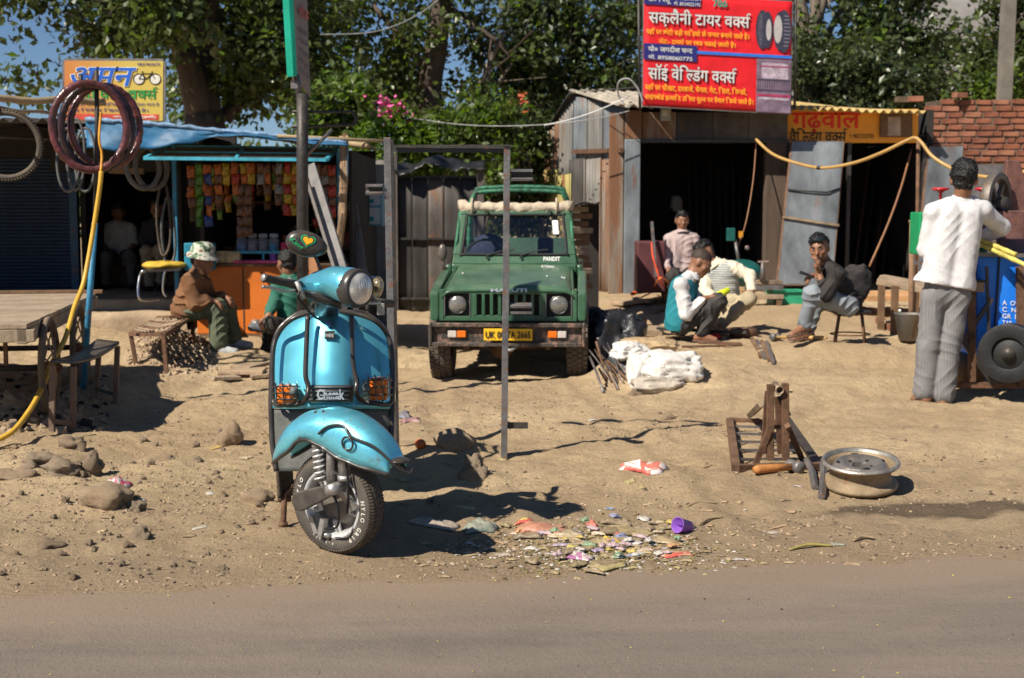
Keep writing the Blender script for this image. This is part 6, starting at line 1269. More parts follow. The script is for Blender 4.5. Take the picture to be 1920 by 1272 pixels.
flatbar('flat steel tyre lever leaning from the stand to the sand',(1512,880),(1528,920),.06,.012);flatbar('flat steel tyre lever propped against the wheel rim',(1543,885),(1540,938),.05,.012)
rc=gp(1612,915,.0);wr=thing('wheel_rim','dusty steel car wheel rim lying tilted on the sand','wheel rim',rc)
ax=V((-.03,-.15,1)).normalized();c0=rc+V((-.0,.0,.05))
M_rim=mat('rim_steel',(.36,.35,.33),.35,.7,var=.35,vs=9,bump=.3,dust=.5,rust=.25);M_rimo=mat('rim_outer',(.27,.20,.12),.7,.2,var=.4,vs=9,bump=.4,dust=.4,rust=.25)
mb=MB();mb.lathe([(.165,-.03),(.182,-.035),(.187,-.022),(.18,-.010),(.158,-.004),(.148,.02),(.148,.045),(.158,.066),(.178,.07),(.19,.082),(.185,.096),(.175,.094),(.167,.078),(.143,.07),(.138,.02),(.15,-.012),(.165,-.03)],c0,ax,44);mb.build('rim_barrel',M_rimo,wr)
u,w2=frame(ax)
mb=MB();n=40;secs=[(.142,.055),(.122,.084),(.10,.092),(.075,.074),(.042,.070)]
mb.lathe(secs,c0,ax,n);mb.lathe([(.042,.070),(.040,.02)],c0,ax,20);mb.build('wheel_disc',M_rim,wr)
for i in range(4):
 a=math.pi/4+i*math.pi/2;p=c0+(u*math.cos(a)+w2*math.sin(a))*.06+ax*.0745;mb=MB();mb.lathe([(0,.003),(.0085,.003)],p,ax,10);mb.build('bolt_hole',M_black,wr)
for i in range(4):
 a=i*math.pi/2;p=c0+(u*math.cos(a)+w2*math.sin(a))*.110+ax*.0885;mb=MB();mb.ell(p,(.020,.011,.003),14,6,Matrix((-u*math.sin(a)+w2*math.cos(a),u*math.cos(a)+w2*math.sin(a),ax)).transposed());mb.build('vent_hole',M_black,wr)
mb=MB();mb.lathe([(.167,.079),(.175,.095),(.185,.097),(.191,.084)],c0+ax*.0015,ax,44);mb.build('rim_lip',mat('worn_lip',(.30,.28,.25),.45,.6,var=.3,vs=12,rust=.2),wr)
# ------ figures: smooth-blended solids meshed by surface nets
def nets(prims,v,k=.03,noise=0.,cut=None,seed=0):
 """prims: ('c', p0, p1, r0, r1) tapered limb | ('e', centre, radii, 3x3 axes) ; negative sign: ('-e', ...)"""
 lo=np.full(3,1e9);hi=-lo
 for p in prims:
  if p[0][0]=='-':continue
  if p[0]=='c':
   r=max(p[3],p[4])+.03
   for q in(p[1],p[2]):lo=np.minimum(lo,np.array(q)-r);hi=np.maximum(hi,np.array(q)+r)
  else:r=max(p[2])+.03;lo=np.minimum(lo,np.array(p[1])-r);hi=np.maximum(hi,np.array(p[1])+r)
 n=np.ceil((hi-lo)/v).astype(int)+2;D=np.full(tuple(n),.2)
 ax=[lo[i]+np.arange(n[i])*v for i in range(3)]
 for p in prims:
  if p[0]=='c':a,b=np.array(p[1]),np.array(p[2]);r=max(p[3],p[4]);l_,h_=np.minimum(a,b)-r-.08,np.maximum(a,b)+r+.08
  else:a=np.array(p[1]);r=max(p[2]);l_,h_=a-r-.08,a+r+.08
  i0=np.clip(((l_-lo)/v).astype(int),0,n);i1=np.clip(((h_-lo)/v).astype(int)+2,0,n)
  if(i1<=i0).any():continue
  sl=tuple(slice(i0[i],i1[i]) for i in range(3))
  X,Y,Z=np.meshgrid(*[ax[i][sl[i]] for i in range(3)],indexing='ij')
  if p[0]=='c':
   ba=b-a;L2=max(1e-9,ba@ba);t=np.clip(((X-a[0])*ba[0]+(Y-a[1])*ba[1]+(Z-a[2])*ba[2])/L2,0,1)
   d=np.sqrt((X-a[0]-ba[0]*t)**2+(Y-a[1]-ba[1]*t)**2+(Z-a[2]-ba[2]*t)**2)-(p[3]+(p[4]-p[3])*t)
  else:
   M_=np.array(p[3]) if len(p)>3 and p[3] is not None else np.eye(3);q=[(X-a[0])*M_[i][0]+(Y-a[1])*M_[i][1]+(Z-a[2])*M_[i][2] for i in range(3)]
   k0=np.sqrt(sum((q[i]/p[2][i])**2 for i in range(3)));k1=np.sqrt(sum((q[i]/p[2][i]**2)**2 for i in range(3)))+1e-9;d=k0*(k0-1)/k1
  c=D[sl];kk=p[-1] if isinstance(p[-1],float) and p[0]!='c' and len(p)>4 else k
  if p[0][0]=='-':h=np.clip(.5-.5*(c+d)/.012,0,1);D[sl]=c*(1-h)-d*h+.012*h*(1-h)
  else:h=np.clip(.5+.5*(c-d)/kk,0,1);D[sl]=c*(1-h)+d*h-kk*h*(1-h)
 X,Y,Z=np.meshgrid(*ax,indexing='ij')
 if noise:
  s=seed*1.7;w_=np.sin(31*X+17*Z+s)+np.sin(27*Y-23*Z+s*2)
  m_=np.clip(.5+.5*np.sin(9*Z+13*X-8*Y+1.2*np.sin(7*Y+5*Z+s)+2*s),0,1);v_=2.2*np.sin(6*X-9*Z+s)+1.5*np.sin(11*Y+8*X-s)
  rd=lambda q:1-2.4*(1-np.abs(np.sin(q)))**2.2
  D+=noise*(m_*rd(25*Z+19*X-11*Y+1.3*v_+s)+(1-m_)*rd(19*X-17*Y-23*Z+1.1*v_)+.5*np.sin(16*Z-13*X+v_)+.2*w_)
 for c in cut or[]:
  P,N_=c;N_=np.array(N_)/np.linalg.norm(N_);D=np.maximum(D,(X-P[0])*N_[0]+(Y-P[1])*N_[1]+(Z-P[2])*N_[2])
 S_=D<0;nx,ny,nz=D.shape;cnt=np.zeros((nx-1,ny-1,nz-1));acc=np.zeros((nx-1,ny-1,nz-1,3))
 co=[(i,j,k_) for i in(0,1) for j in(0,1) for k_ in(0,1)]
 g_=lambda A,c:A[c[0]:nx-1+c[0],c[1]:ny-1+c[1],c[2]:nz-1+c[2]]
 for a in co:
  for d in range(3):
   if a[d]:continue
   b=list(a);b[d]=1;da,db=g_(D,a),g_(D,b);m=(da<0)!=(db<0);t=np.where(m,da/np.where(m,da-db,1),0)
   cnt+=m
   for e in range(3):acc[...,e]+=np.where(m,a[e]+(t if e==d else 0),0)
 act=cnt>0;idx=np.full(act.shape,-1);idx[act]=np.arange(act.sum());I=np.argwhere(act)
 vs=lo+(I+acc[act]/cnt[act][:,None])*v;Q=[]
 for d in range(3):
  e=[1 if i==d else 0 for i in range(3)];A=S_[:nx-e[0],:ny-e[1],:nz-e[2]];B=S_[e[0]:,e[1]:,e[2]:]
  E_=np.argwhere(A!=B);o1,o2=[x for x in range(3) if x!=d]
  ok=(E_[:,o1]>0)&(E_[:,o2]>0)&(E_[:,o1]<D.shape[o1]-1)&(E_[:,o2]<D.shape[o2]-1);E_=E_[ok];f=A[tuple(E_.T)]
  def at_(s1,s2):q=E_.copy();q[:,o1]-=s1;q[:,o2]-=s2;return idx[tuple(q.T)]
  q=np.stack([at_(1,1),at_(0,1),at_(0,0),at_(1,0)],1);fl=f if d!=1 else~f;q[~fl]=q[~fl][:,::-1];Q.append(q)
 return vs,np.concatenate(Q)
SKIN=mat('skin',(.25,.118,.066),.5,var=.12,vs=9,bump=.1,bs=90,fine=.05);HAIR=mat('hair',(.010,.009,.009),.45,var=.4,vs=40,bump=.6,bs=160)
EYE=mat('eye_white',(.13,.10,.085),.2,bump=0);PUP=mat('pupil',(.01,.007,.005),.15,bump=0);LIP=mat('lip',(.16,.05,.04),.5,bump=0);SOLE=mat('sandal',(.12,.07,.045),.7,var=.3,vs=14)
def fig_mesh(name,prims,m,parent,v,k=.03,noise=0,cut=None,seed=0):
 vs,q=nets(prims,v,k,noise,cut,seed);Mi=np.array(ROOTM[parent.name].inverted()) if parent.name in ROOTM else np.array(Matrix.Translation(-parent.location))
 o=bpy.data.objects.new(name,npmesh(name,vs@Mi[:3,:3].T+Mi[:3,3],q,m));C.objects.link(o);o.parent=parent;return o
def hand_prims(w_,d,palm,sc=1.,curl=.5):
 """palm and five curled fingers leaving a wrist; d: direction, palm: normal of the palm side"""
 w_,d,n=V(w_),V(d).normalized(),V(palm).normalized();n=(n-d*n.dot(d)).normalized();s=d.cross(n);P=[]
 c=w_+d*.045*sc;P+=[('c',w_,w_+d*.08*sc+s*.018*sc,.020*sc,.018*sc),('c',w_,w_+d*.08*sc-s*.018*sc,.020*sc,.016*sc)]
 for i,(o_,L_) in enumerate(((.030,.066),(.011,.076),(-.009,.071),(-.028,.056))):
  a=w_+d*.082*sc+s*o_*sc;k1=(d*math.cos(curl)+n*math.sin(curl));k2=(d*math.cos(2.1*curl)+n*math.sin(2.1*curl));b=a+k1*L_*.55*sc;P+=[('c',a,b,.0095*sc,.0085*sc),('c',b,b+k2*L_*.5*sc,.0085*sc,.007*sc)]
 a=w_+d*.025*sc+s*.025*sc;b=a+(d*.6+s*.7+n*.35).normalized()*.045*sc;P+=[('c',a,b,.013*sc,.010*sc),('c',b,b+(d*.85+s*.2+n*.4).normalized()*.03*sc,.010*sc,.008*sc)]
 return P
def person(label,J,shirt,trousers,f=(0,-1,0),up=(0,0,1),v=.010,sleeve=1.,vest=None,bald=False,shoes=None,build=1.,loose=.012,hem=None,hs=1.,faces=True,shirtn=.006,hairm=None,fold=.0065,trw=(.085,.072,.062),th=None):
 W={k:(V(q) if not isinstance(q,tuple) or len(q)==3 and isinstance(q[0],float) else q) for k,q in J.items()};W={k:at(*q) if isinstance(q,tuple) else q for k,q in W.items()}
 fe=(W['al']+W['ar'])/2;t=thing('person',label,'person',(W['pel'].x,W['pel'].y,min(W['al'].z,W['ar'].z)-.08))
 f=V(f).normalized();u=V(up);r=f.cross(u).normalized();u=r.cross(f).normalized();hc=W['head'];H=lambda a,b,c:tuple(hc+(r*a+f*b+u*c)*hs);A=[tuple(r),tuple(f),tuple(u)]
 B=build;sl,sr,el,er,wl_,wr=(W[k] for k in('sl','sr','el','er','wl','wr'));pel,ch,nk=W['pel'],W['chest'],W['neck'];kl,kr,al,ar=W['kl'],W['kr'],W['al'],W['ar']
 hx=(sl-sr).normalized();hl,hr=W.get('hl',pel+hx*.085),W.get('hr',pel-hx*.085)
 E=lambda a,b:[q*hs for q in(a if isinstance(a,tuple) else(a,))]
 P=[('e',H(0,-.012,.025),tuple(q*hs for q in(.076,.096,.092)),A),('e',H(0,.022,-.045),tuple(q*hs for q in(.056,.066,.070)),A),('c',H(0,-.03,-.06),nk,.052*hs,.056),('c',nk,(sl+sr)/2-V((0,0,.03)),.055,.07)]
 P+=[('c',H(0,.088,.008),H(0,.108,-.028),.009*hs,.014*hs),('c',H(-.02,.072,.026),H(.02,.072,.026),.016*hs,.016*hs),('e',H(0,.085,-.062),tuple(q*hs for q in(.024,.012,.010)),A),('e',H(0,.07,-.098),tuple(q*hs for q in(.022,.02,.018)),A)]
 for s in(-1,1):P+=[('e',H(.076*s,-.012,-.008),tuple(q*hs for q in(.012,.02,.032)),A),('e',H(.04*s,.06,-.02),tuple(q*hs for q in(.026,.022,.024)),A),('-e',H(.031*s,.098,.006),tuple(q*hs for q in(.015,.014,.010)),A)]
 arm=[(sl,el,wl_,W.get('dl'),W.get('nl')),(sr,er,wr,W.get('dr'),W.get('nr'))]
 for a,b,c,d,n in arm:
  P+=[('c',a,b,.045*B,.038*B),('c',b,c,.038*B,.026*B)];dd=V(d) if d else(c-b);P+=hand_prims(c,dd,V(n) if n else V((0,0,-1))+f*.3,1.05,W.get('curl',.55) if not isinstance(W.get('curl'),V) else .55)
 sw=(sl-sr).length*.5;P+=[('c',(sl+sr)/2-V((0,0,.02))+hx*sw*.35,pel+hx*.05,.085*B,.09*B),('c',(sl+sr)/2-V((0,0,.02))-hx*sw*.35,pel-hx*.05,.085*B,.09*B),('c',sl,sr,.05,.05)]
 NKC=(nk,V(H(0,-.03,-.06)))
 toes=[]
 for h_,k_,a_,tk in((hl,kl,al,'tl'),(hr,kr,ar,'tr')):
  P+=[('c',h_,k_,.078*B,.052*B),('c',k_,a_,.05*B,.036*B)];td=V(W[tk]) if tk in W else f;td=V((td.x,td.y,td.z)).normalized();hlp=a_-td*.03-V((0,0,.035));tp=a_+td*.13-V((0,0,.055));toes.append((a_,td));P+=[('c',a_,hlp,.038,.034),('c',hlp,tp,.034,.024),('c',a_,tp,.03,.022)]
 body=fig_mesh('body',P,SKIN,t,v,.022)
 if hairm is not False:
  th=th or(.003 if bald else .007)
  HP=[('e',H(0,-.021,.045),tuple((q+th)*hs for q in(.0755,.0945,.081)),A)]
  if not bald:HP+=[('e',H(.01,.035,.088),tuple(q*hs for q in(.058,.05,.036)),A),('e',H(0,-.055,-.005),tuple((q+th*.5)*hs for q in(.064,.050,.075)),A)]
  fig_mesh('hair',HP,hairm or(mat('buzz_cut',(.045,.028,.02),.7,var=.3,vs=60,bump=.3) if bald else HAIR),t,v*.8,.02,0 if bald else .006,None,3)
 if hairm is not False:
  ho=[c for c in t.children if c.name.startswith('hair')][0].data;co=np.empty(len(ho.vertices)*3,np.float32);ho.vertices.foreach_get('co',co);co+=np.random.default_rng(5).normal(size=co.shape).astype(np.float32)*(.0012 if bald else .0032);ho.vertices.foreach_set('co',co)
 if faces:
  for s in(-1,1):
   mb=MB();mb.ell(H(.031*s,.079,.006),(.0115*hs,)*3,10,8);e=mb.build('eye',EYE,t);mb=MB();mb.ell(H(.031*s,.0855,.006),(.0062*hs,)*3,8,6);mb.build('pupil',PUP,e)
   mb=MB();mb.tube([H(.014*s,.093,.026),H(.032*s,.092,.031),H(.048*s,.080,.025)],[.003,.005,.003],6);mb.build('eyebrow',hairm or HAIR,t)
  mb=MB();mb.ell(H(0,.094,-.060),(.021*hs,.006,.0045),12,6,Matrix(A).transposed());mb.ell(H(0,.093,-.069),(.018*hs,.006,.005),12,6,Matrix(A).transposed());mb.build('lips',LIP,t)
 L_=loose+.006;SP=[('c',(sl+sr)/2-V((0,0,.03))+hx*sw*.4,pel+hx*.07,.088*B+L_,.098*B+L_),('c',(sl+sr)/2-V((0,0,.03))-hx*sw*.4,pel-hx*.07,.088*B+L_,.098*B+L_),('c',sl,sr,.056+L_*.5,.056+L_*.5),('c',nk-(nk-(sl+sr)/2)*.1,(sl+sr)/2-V((0,0,.02)),.067,.092),('c',nk.lerp(sl,.45),sl,.062,.066),('c',nk.lerp(sr,.45),sr,.062,.066)]
 if hem:SP+=[('c',pel+hx*.08,hem+hx*.1,.1*B+L_,.1*B+L_),('c',pel-hx*.08,hem-hx*.1,.1*B+L_,.1*B+L_)]
 SL=[]
 for a,b,c,d,n in arm:
  e=a.lerp(b,min(1,sleeve*2));SL+=[('c',a,e,.058*B+L_*.5,.05*B+L_*.5)]
  if sleeve>.5:SL+=[('c',b,b.lerp(c,(sleeve-.5)*1.9),.05*B+L_*.5,.038*B+L_*.4)]
 cut=[(tuple(hem or pel-(ch-pel).normalized()*.07),tuple(((hem or pel)-ch).normalized()))] if True else None
 if vest:
  SP2=[(p[0],p[1],p[2],p[3]+.012,p[4]+.012) for p in SP[:3]];fig_mesh('shirt',SP[2:]+SL,shirt,t,v,.02,shirtn,None,1);fig_mesh('vest',SP2[:2]+[('c',sl.lerp(sr,.12),sr.lerp(sl,.12),.066+L_*.5,.066+L_*.5)],vest,t,v,.025,shirtn*.6,cut,2)
 else:fig_mesh('shirt',SP+SL,shirt,t,v,.022,shirtn,cut,hash(label)%7)
 ca=(NKC[1]-nk).normalized() if(V(NKC[1])-nk).length>.01 else u;cu,cw=frame(ca);cc=nk+ca*.004
 mb=MB();mb.lathe([(.088,-.035),(.074,.004),(.068,.012),(.063,.0),(.07,-.02)],cc-ca*.012,ca,22);mb.build('collar',shirt,t)
 wu=(ch-pel).normalized()*.11;TP=[('c',hl,hr,.092*B,.092*B),('c',pel+hx*.055,pel+hx*.055+wu,.103*B,.10*B),('c',pel-hx*.055,pel-hx*.055+wu,.103*B,.10*B)]
 for h_,k_,a_ in((hl,kl,al),(hr,kr,ar)):TP+=[('c',h_,k_,.09*B,trw[0]*B),('c',k_,a_.lerp(k_,.06),trw[1]*B,trw[2]*B)]
 fig_mesh('trousers',TP,trousers,t,v,.02,fold,None,4)
 if shoes:
  for a_,td in toes:
   dn=V((0,0,-.052));fig_mesh('shoe',[('c',a_-td*.035+dn*.7,a_+td*.15+dn*1.05,.046,.036),('c',a_+dn*.2,a_+td*.06+dn,.044,.04)],shoes,t,v,.02)
 else:
  for a_,td in toes:
   b=a_+V((0,0,-.074));mb=MB();sd_=td.cross(V((0,0,1))).normalized();mb.loft([[b+td*x+sd_*w_*s+V((0,0,z)) for s,z in((-1,0),(1,0),(1,.016),(-1,.016))] for x,w_ in((-.075,.026),(-.05,.036),(.03,.036),(.1,.046),(.155,.036),(.18,.015))]);o_=mb.build('sandal',SOLE,t)
   mb=MB();mb.tube([b+td*.07-sd_*.042,b+td*.06+V((0,0,.07)),b+td*.07+sd_*.042],.010,6);mb.build('strap',SOLE,o_)
 return t,H
cloth=lambda n,c,**k:mat('cloth_'+n,c,k.pop('rough',.85),var=k.pop('var',.18),vs=k.pop('vs',7),bump=.25,bs=120,sheen=.2,dust=k.pop('dust',.1),**k)
def checked(name,a,b,sc,rot=(0,0,0)):
 m=cloth(name,a);nt=m.node_tree;p=nt.nodes['Principled BSDF'];tc=_n(nt,'TexCoord');mp=_n(nt,'Mapping');mp.inputs['Rotation'].default_value=rot;nt.links.new(tc.outputs['Object'],mp.inputs[0]);w_=_n(nt,'TexWave',wave_type='BANDS',bands_direction='X');w_.inputs['Scale'].default_value=sc;w_.inputs['Distortion'].default_value=.6;w_.inputs['Detail'].default_value=1;nt.links.new(mp.outputs[0],w_.inputs[0])
 r=_n(nt,'MapRange');r.inputs[1].default_value=.62;r.inputs[2].default_value=.8;nt.links.new(w_.outputs[1],r.inputs[0]);old=p.inputs['Base Color'].links[0].from_socket;x=_n(nt,'Mix',data_type='RGBA');nt.links.new(r.outputs[0],x.inputs[0]);nt.links.new(old,x.inputs[6]);x.inputs[7].default_value=(*b,1);nt.links.new(x.outputs[2],p.inputs['Base Color']);return m
Y=9.72
t,H=person('man standing with his back turned, in an untucked white shirt and grey striped trousers',dict(head=(1807,337,Y),neck=(1803,372,Y),sl=(1751,399,Y),sr=(1841,395,Y),chest=(1787,450,Y),pel=(1773,545,Y),el=(1737,468,Y+.06),wl=(1775,468,Y+.34),er=(1878,426,Y+.12),wr=(1832,452,Y+.36),kl=(1741,648,Y+.01),kr=(1778,650,Y),al=(1733,738,Y+.02),ar=(1769,744,Y-.02),dl=V((.6,.8,0)),dr=V((-.8,.5,-.1)),tl=V((-.25,.95,0)),tr=V((.5,.85,0)),hl=at(1750,556,Y),hr=at(1796,556,Y)),cloth('white_shirt',(.58,.58,.59),var=.14,vs=16),checked('grey_stripe',(.17,.168,.172),(.195,.193,.197),16),f=(.25,.96,-.06),hem=at(1770,536,Y),loose=.022,sleeve=.92,v=.0095,trw=(.088,.086,.084),hs=1.12,th=.013,faces=False,shirtn=.0026,fold=.0038)
Y=11.4
t,H=person('young man in dark shirt and jeans seated on a stool, chin in hand',dict(head=(1536,466,Y),neck=(1548,496,Y+.03),sl=(1568,516,Y-.19),sr=(1562,514,Y+.17),chest=(1570,530,Y),pel=(1592,568,Y+.06),el=(1549,556,Y-.22),wl=(1535,511,Y-.14),er=(1552,552,Y+.16),wr=(1536,516,Y-.02),kl=(1523,552,Y-.18),kr=(1532,562,Y+.16),al=(1508,610,Y-.12),ar=(1514,622,Y+.12),dl=V((-.05,-.1,1)),nl=V((-.6,.2,0)),dr=V((-.9,-.3,-.1)),tl=V((-.85,-.45,-.15)),tr=V((-.9,-.3,0)),hl=at(1590,572,Y-.09),hr=at(1590,572,Y+.12)),cloth('charcoal',(.013,.013,.017)),cloth('denim',(.20,.23,.26),var=.3),f=(-.42,-.88,-.18),up=(-.12,0,1),v=.0085,sleeve=.8,faces=True,shirtn=.008)
mb=MB();
for s in(-1,1):mb.ell(H(.034*s,.075,.085),(.030,.012,.020),14,8)
mb.tube([H(-.075,-.01,.055),H(-.062,.06,.08),H(0,.087,.09),H(.062,.06,.08),H(.075,-.01,.055)],.005,6);mb.build('sunglasses',mat('dark_lens',(.012,.02,.025),.08,bump=0),None,label='dark sunglasses pushed up on the hair of the seated young man',cat='sunglasses')
mb=MB();q=at(1512,515,Y-.1);mb.box(q,(.12,.055,.016),(.2,.35,-.2));mb.build('phone',M_black,None,bevel=.004,label='black phone in the hand of the seated young man',cat='phone')
st=thing('stool','small round iron stool under the seated young man','stool',g(1590,634));c=at(1595,583,Y+.06);mb=MB();mb.lathe([(0,-.015),(.17,-.015),(.175,.0),(.16,.01),(0,.01)],c,n=24);mb.build('seat',M_iron,st)
for k in range(4):
 a=k*math.pi/2+.5;p=V((c.x+.18*math.cos(a),c.y+.18*math.sin(a),0));p.z=gz(p.x,p.y)-.01;mb=MB();mb.cyl(p,c+V((.13*math.cos(a),.13*math.sin(a),-.015)),.011,n=8);mb.build('leg',M_rustbar,st)
mb=MB();mb.tube([V((c.x+.165*math.cos(a),c.y+.165*math.sin(a),c.z-.2)) for a in[2*math.pi*i/24 for i in range(24)]],.007,6,closed=True);mb.build('foot_ring',M_rustbar,st)
sack('sack','dark grey stuffed bag behind the seated young man',at(1606,530,Y+.7),(.13,.13,.17),cloth('charcoal',(.03,.03,.036)),15,0,'bag',.2)  # added lump standing in for a dark shape like a person's crouching back
Y=12.2
t,H=person('man squatting in a teal sleeveless sweater, head bent over a lime yellow tool',dict(head=(1314,494,Y),neck=(1298,515,Y),sl=(1287,532,Y+.17),sr=(1277,535,Y-.18),chest=(1278,560,Y),pel=(1274,606,Y),er=(1287,590,Y-.2),wr=(1320,561,Y-.16),el=(1316,575,Y+.16),wl=(1330,562,Y+.02),kl=(1347,566,Y+.15),kr=(1345,566,Y-.13),al=(1316,622,Y+.13),ar=(1314,626,Y-.13),dr=V((.9,.15,.25)),dl=V((.9,-.2,.1)),tr=V((.95,-.25,0)),tl=V((.95,-.1,0)),hl=at(1275,610,Y+.1),hr=at(1275,610,Y-.1)),cloth('white2',(.66,.66,.66)),cloth('dark_grey',(.035,.035,.037)),f=(.80,-.28,-.5),up=(.45,0,.9),v=.0085,vest=cloth('teal',(.006,.20,.25)),bald=True,sleeve=.95,loose=.014)
mb=MB();q=at(1352,552,Y-.1);mb.tube([q+V((-.08,0,-.03)),q,q+V((.075,0,.045))],[.025,.038,.024],12);mb.build('power_tool',mat('lime_plastic',(.55,.62,.02),.4,var=.1),None,label='lime yellow power tool in the hands of the squatting man',cat='tool')
Y=13.0
t,H=person('man in a patterned knit vest and cream sleeves sitting behind the teal vest man',dict(head=(1320,474,Y),neck=(1338,492,Y+.02),sl=(1376,503,Y-.06),sr=(1328,508,Y+.12),chest=(1351,540,Y),pel=(1352,582,Y+.08),el=(1406,517,Y-.12),wl=(1409,548,Y-.34),er=(1322,545,Y-.05),wr=(1340,562,Y-.3),kl=(1404,562,Y-.42),kr=(1372,566,Y-.3),al=(1352,608,Y-.34),ar=(1340,612,Y-.25),dl=V((-.8,-.3,-.3)),dr=V((.3,-.8,-.2)),tl=V((-.5,-.85,0)),tr=V((-.3,-.9,0))),cloth('cream',(.66,.60,.46)),cloth('khaki',(.42,.35,.23)),f=(-.6,-.55,-.55),up=(-.3,0,.95),v=.0095,vest=checked('knit_vest',(.45,.45,.42),(.16,.19,.2),14,(0,R(90),0)),sleeve=.95,faces=False,loose=.016)
Y=16.2
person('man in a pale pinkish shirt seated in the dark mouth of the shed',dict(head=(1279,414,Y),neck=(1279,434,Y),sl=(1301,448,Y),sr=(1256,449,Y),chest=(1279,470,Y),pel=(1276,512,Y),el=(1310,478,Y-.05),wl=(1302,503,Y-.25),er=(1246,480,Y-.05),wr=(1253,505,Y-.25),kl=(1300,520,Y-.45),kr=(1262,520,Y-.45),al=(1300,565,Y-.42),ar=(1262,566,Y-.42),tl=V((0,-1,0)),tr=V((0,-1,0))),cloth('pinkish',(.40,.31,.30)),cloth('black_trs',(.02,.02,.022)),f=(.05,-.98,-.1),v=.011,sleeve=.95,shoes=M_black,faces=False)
mb=MB();mb.box(at(1277,546,16.25),(.45,.35,.38));mb.build('bench_box',M_wood2,None,label='wooden box the man in the shed is sitting on',cat='box')
Y=11.9
t,H=person('man in a camouflage bucket hat and brown jacket sitting on the iron cot',dict(head=(380,487,Y),neck=(371,508,Y),sl=(377,524,Y+.18),sr=(356,526,Y-.18),chest=(358,545,Y),pel=(350,582,Y),er=(365,570,Y-.2),wr=(393,562,Y-.16),el=(400,566,Y+.2),wl=(418,554,Y+.12),kl=(428,576,Y+.16),kr=(408,578,Y-.1),al=(438,636,Y+.14),ar=(412,648,Y-.12),dr=V((.9,-.05,-.3)),dl=V((.8,-.3,-.4)),tl=V((.95,-.15,0)),tr=V((.95,-.25,0)),hl=at(352,584,Y+.1),hr=at(352,584,Y-.1)),cloth('brown_jacket',(.17,.075,.03),var=.3),cloth('olive',(.085,.105,.065),var=.3),f=(.93,-.3,-.2),v=.009,sleeve=.93,shoes=mat('grey_shoe',(.35,.36,.36),.7,var=.3,vs=20),loose=.018,shirtn=.009,fold=.009,trw=(.09,.085,.08),hairm=None)
def camo():
 m=cloth('camo',(.40,.42,.34));nt=m.node_tree;p=nt.nodes['Principled BSDF'];tc=_n(nt,'TexCoord');n=_n(nt,'TexNoise');n.inputs['Scale'].default_value=16;nt.links.new(tc.outputs['Object'],n.inputs[0]);r=_n(nt,'ValToRGB');r.color_ramp.interpolation='CONSTANT';e=r.color_ramp.elements;e[0].color=(.05,.08,.05,1);e[1].position=.42;e[1].color=(.16,.22,.14,1);a=e.new(.5);a.color=(.5,.5,.42,1);a=e.new(.62);a.color=(.22,.13,.07,1);nt.links.new(n.outputs[0],r.inputs[0]);nt.links.new(r.outputs[0],p.inputs['Base Color']);return m
hu=(V(H(0,0,1))-V(H(0,0,0))).normalized();mb=MB();mb.lathe([(.158,.006),(.150,.022),(.105,.05),(.103,.085),(.094,.125),(.06,.142),(0,.146)],V(H(0,-.01,.01)),hu,30);mb.jit(.010,9,2);mb.build('bucket_hat',camo(),None,label='pale camouflage bucket hat worn by the man on the iron cot',cat='hat')
Y=12.1
person('man in a green sweater sitting with his back turned behind the scooter',dict(head=(537,494,Y),neck=(545,518,Y),sl=(525,533,Y-.05),sr=(580,532,Y+.05),chest=(556,565,Y),pel=(558,616,Y),el=(513,570,Y-.12),wl=(505,590,Y-.3),er=(592,572,Y+.1),wr=(580,600,Y+.3),kl=(512,610,Y-.35),kr=(508,618,Y+.1),al=(503,606,Y-.02),ar=(499,668,Y+.1),dl=V((-.4,-.4,-.5)),tl=V((-.9,-.2,.1)),tr=V((-.95,-.2,0))),cloth('green_sweater',(.012,.13,.09)),cloth('black_trs2',(.022,.022,.02)),f=(-.55,.8,-.1),v=.010,sleeve=.95,shoes=mat('slate_shoe',(.10,.11,.13),.6,var=.3),faces=False,loose=.016)
mb=MB();mb.box(at(558,640,Y+.02),(.34,.3,.2));mb.build('seat_block',M_wood2,None,bevel=.01,label='low block under the man in the green sweater',cat='block')
Y=16.0
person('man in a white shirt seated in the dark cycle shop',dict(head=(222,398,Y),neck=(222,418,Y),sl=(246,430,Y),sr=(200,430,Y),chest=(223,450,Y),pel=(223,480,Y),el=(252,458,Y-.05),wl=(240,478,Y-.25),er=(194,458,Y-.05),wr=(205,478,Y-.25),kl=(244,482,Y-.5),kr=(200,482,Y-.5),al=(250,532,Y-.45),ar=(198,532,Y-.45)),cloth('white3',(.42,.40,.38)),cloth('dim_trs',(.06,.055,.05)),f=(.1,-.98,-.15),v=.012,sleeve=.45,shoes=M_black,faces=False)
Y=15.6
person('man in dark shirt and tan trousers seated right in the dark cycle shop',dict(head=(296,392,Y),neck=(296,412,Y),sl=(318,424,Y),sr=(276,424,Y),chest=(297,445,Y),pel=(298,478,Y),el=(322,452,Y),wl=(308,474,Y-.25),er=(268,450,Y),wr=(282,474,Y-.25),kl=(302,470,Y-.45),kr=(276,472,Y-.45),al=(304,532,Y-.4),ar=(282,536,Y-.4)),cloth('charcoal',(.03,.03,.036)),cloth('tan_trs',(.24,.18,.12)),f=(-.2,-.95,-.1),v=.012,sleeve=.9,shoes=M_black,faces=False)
mb=MB();mb.box(at(260,512,16.1),(1.1,.4,.3));mb.build('bench',M_wood2,None,label='low bench in the dark cycle shop',cat='bench')
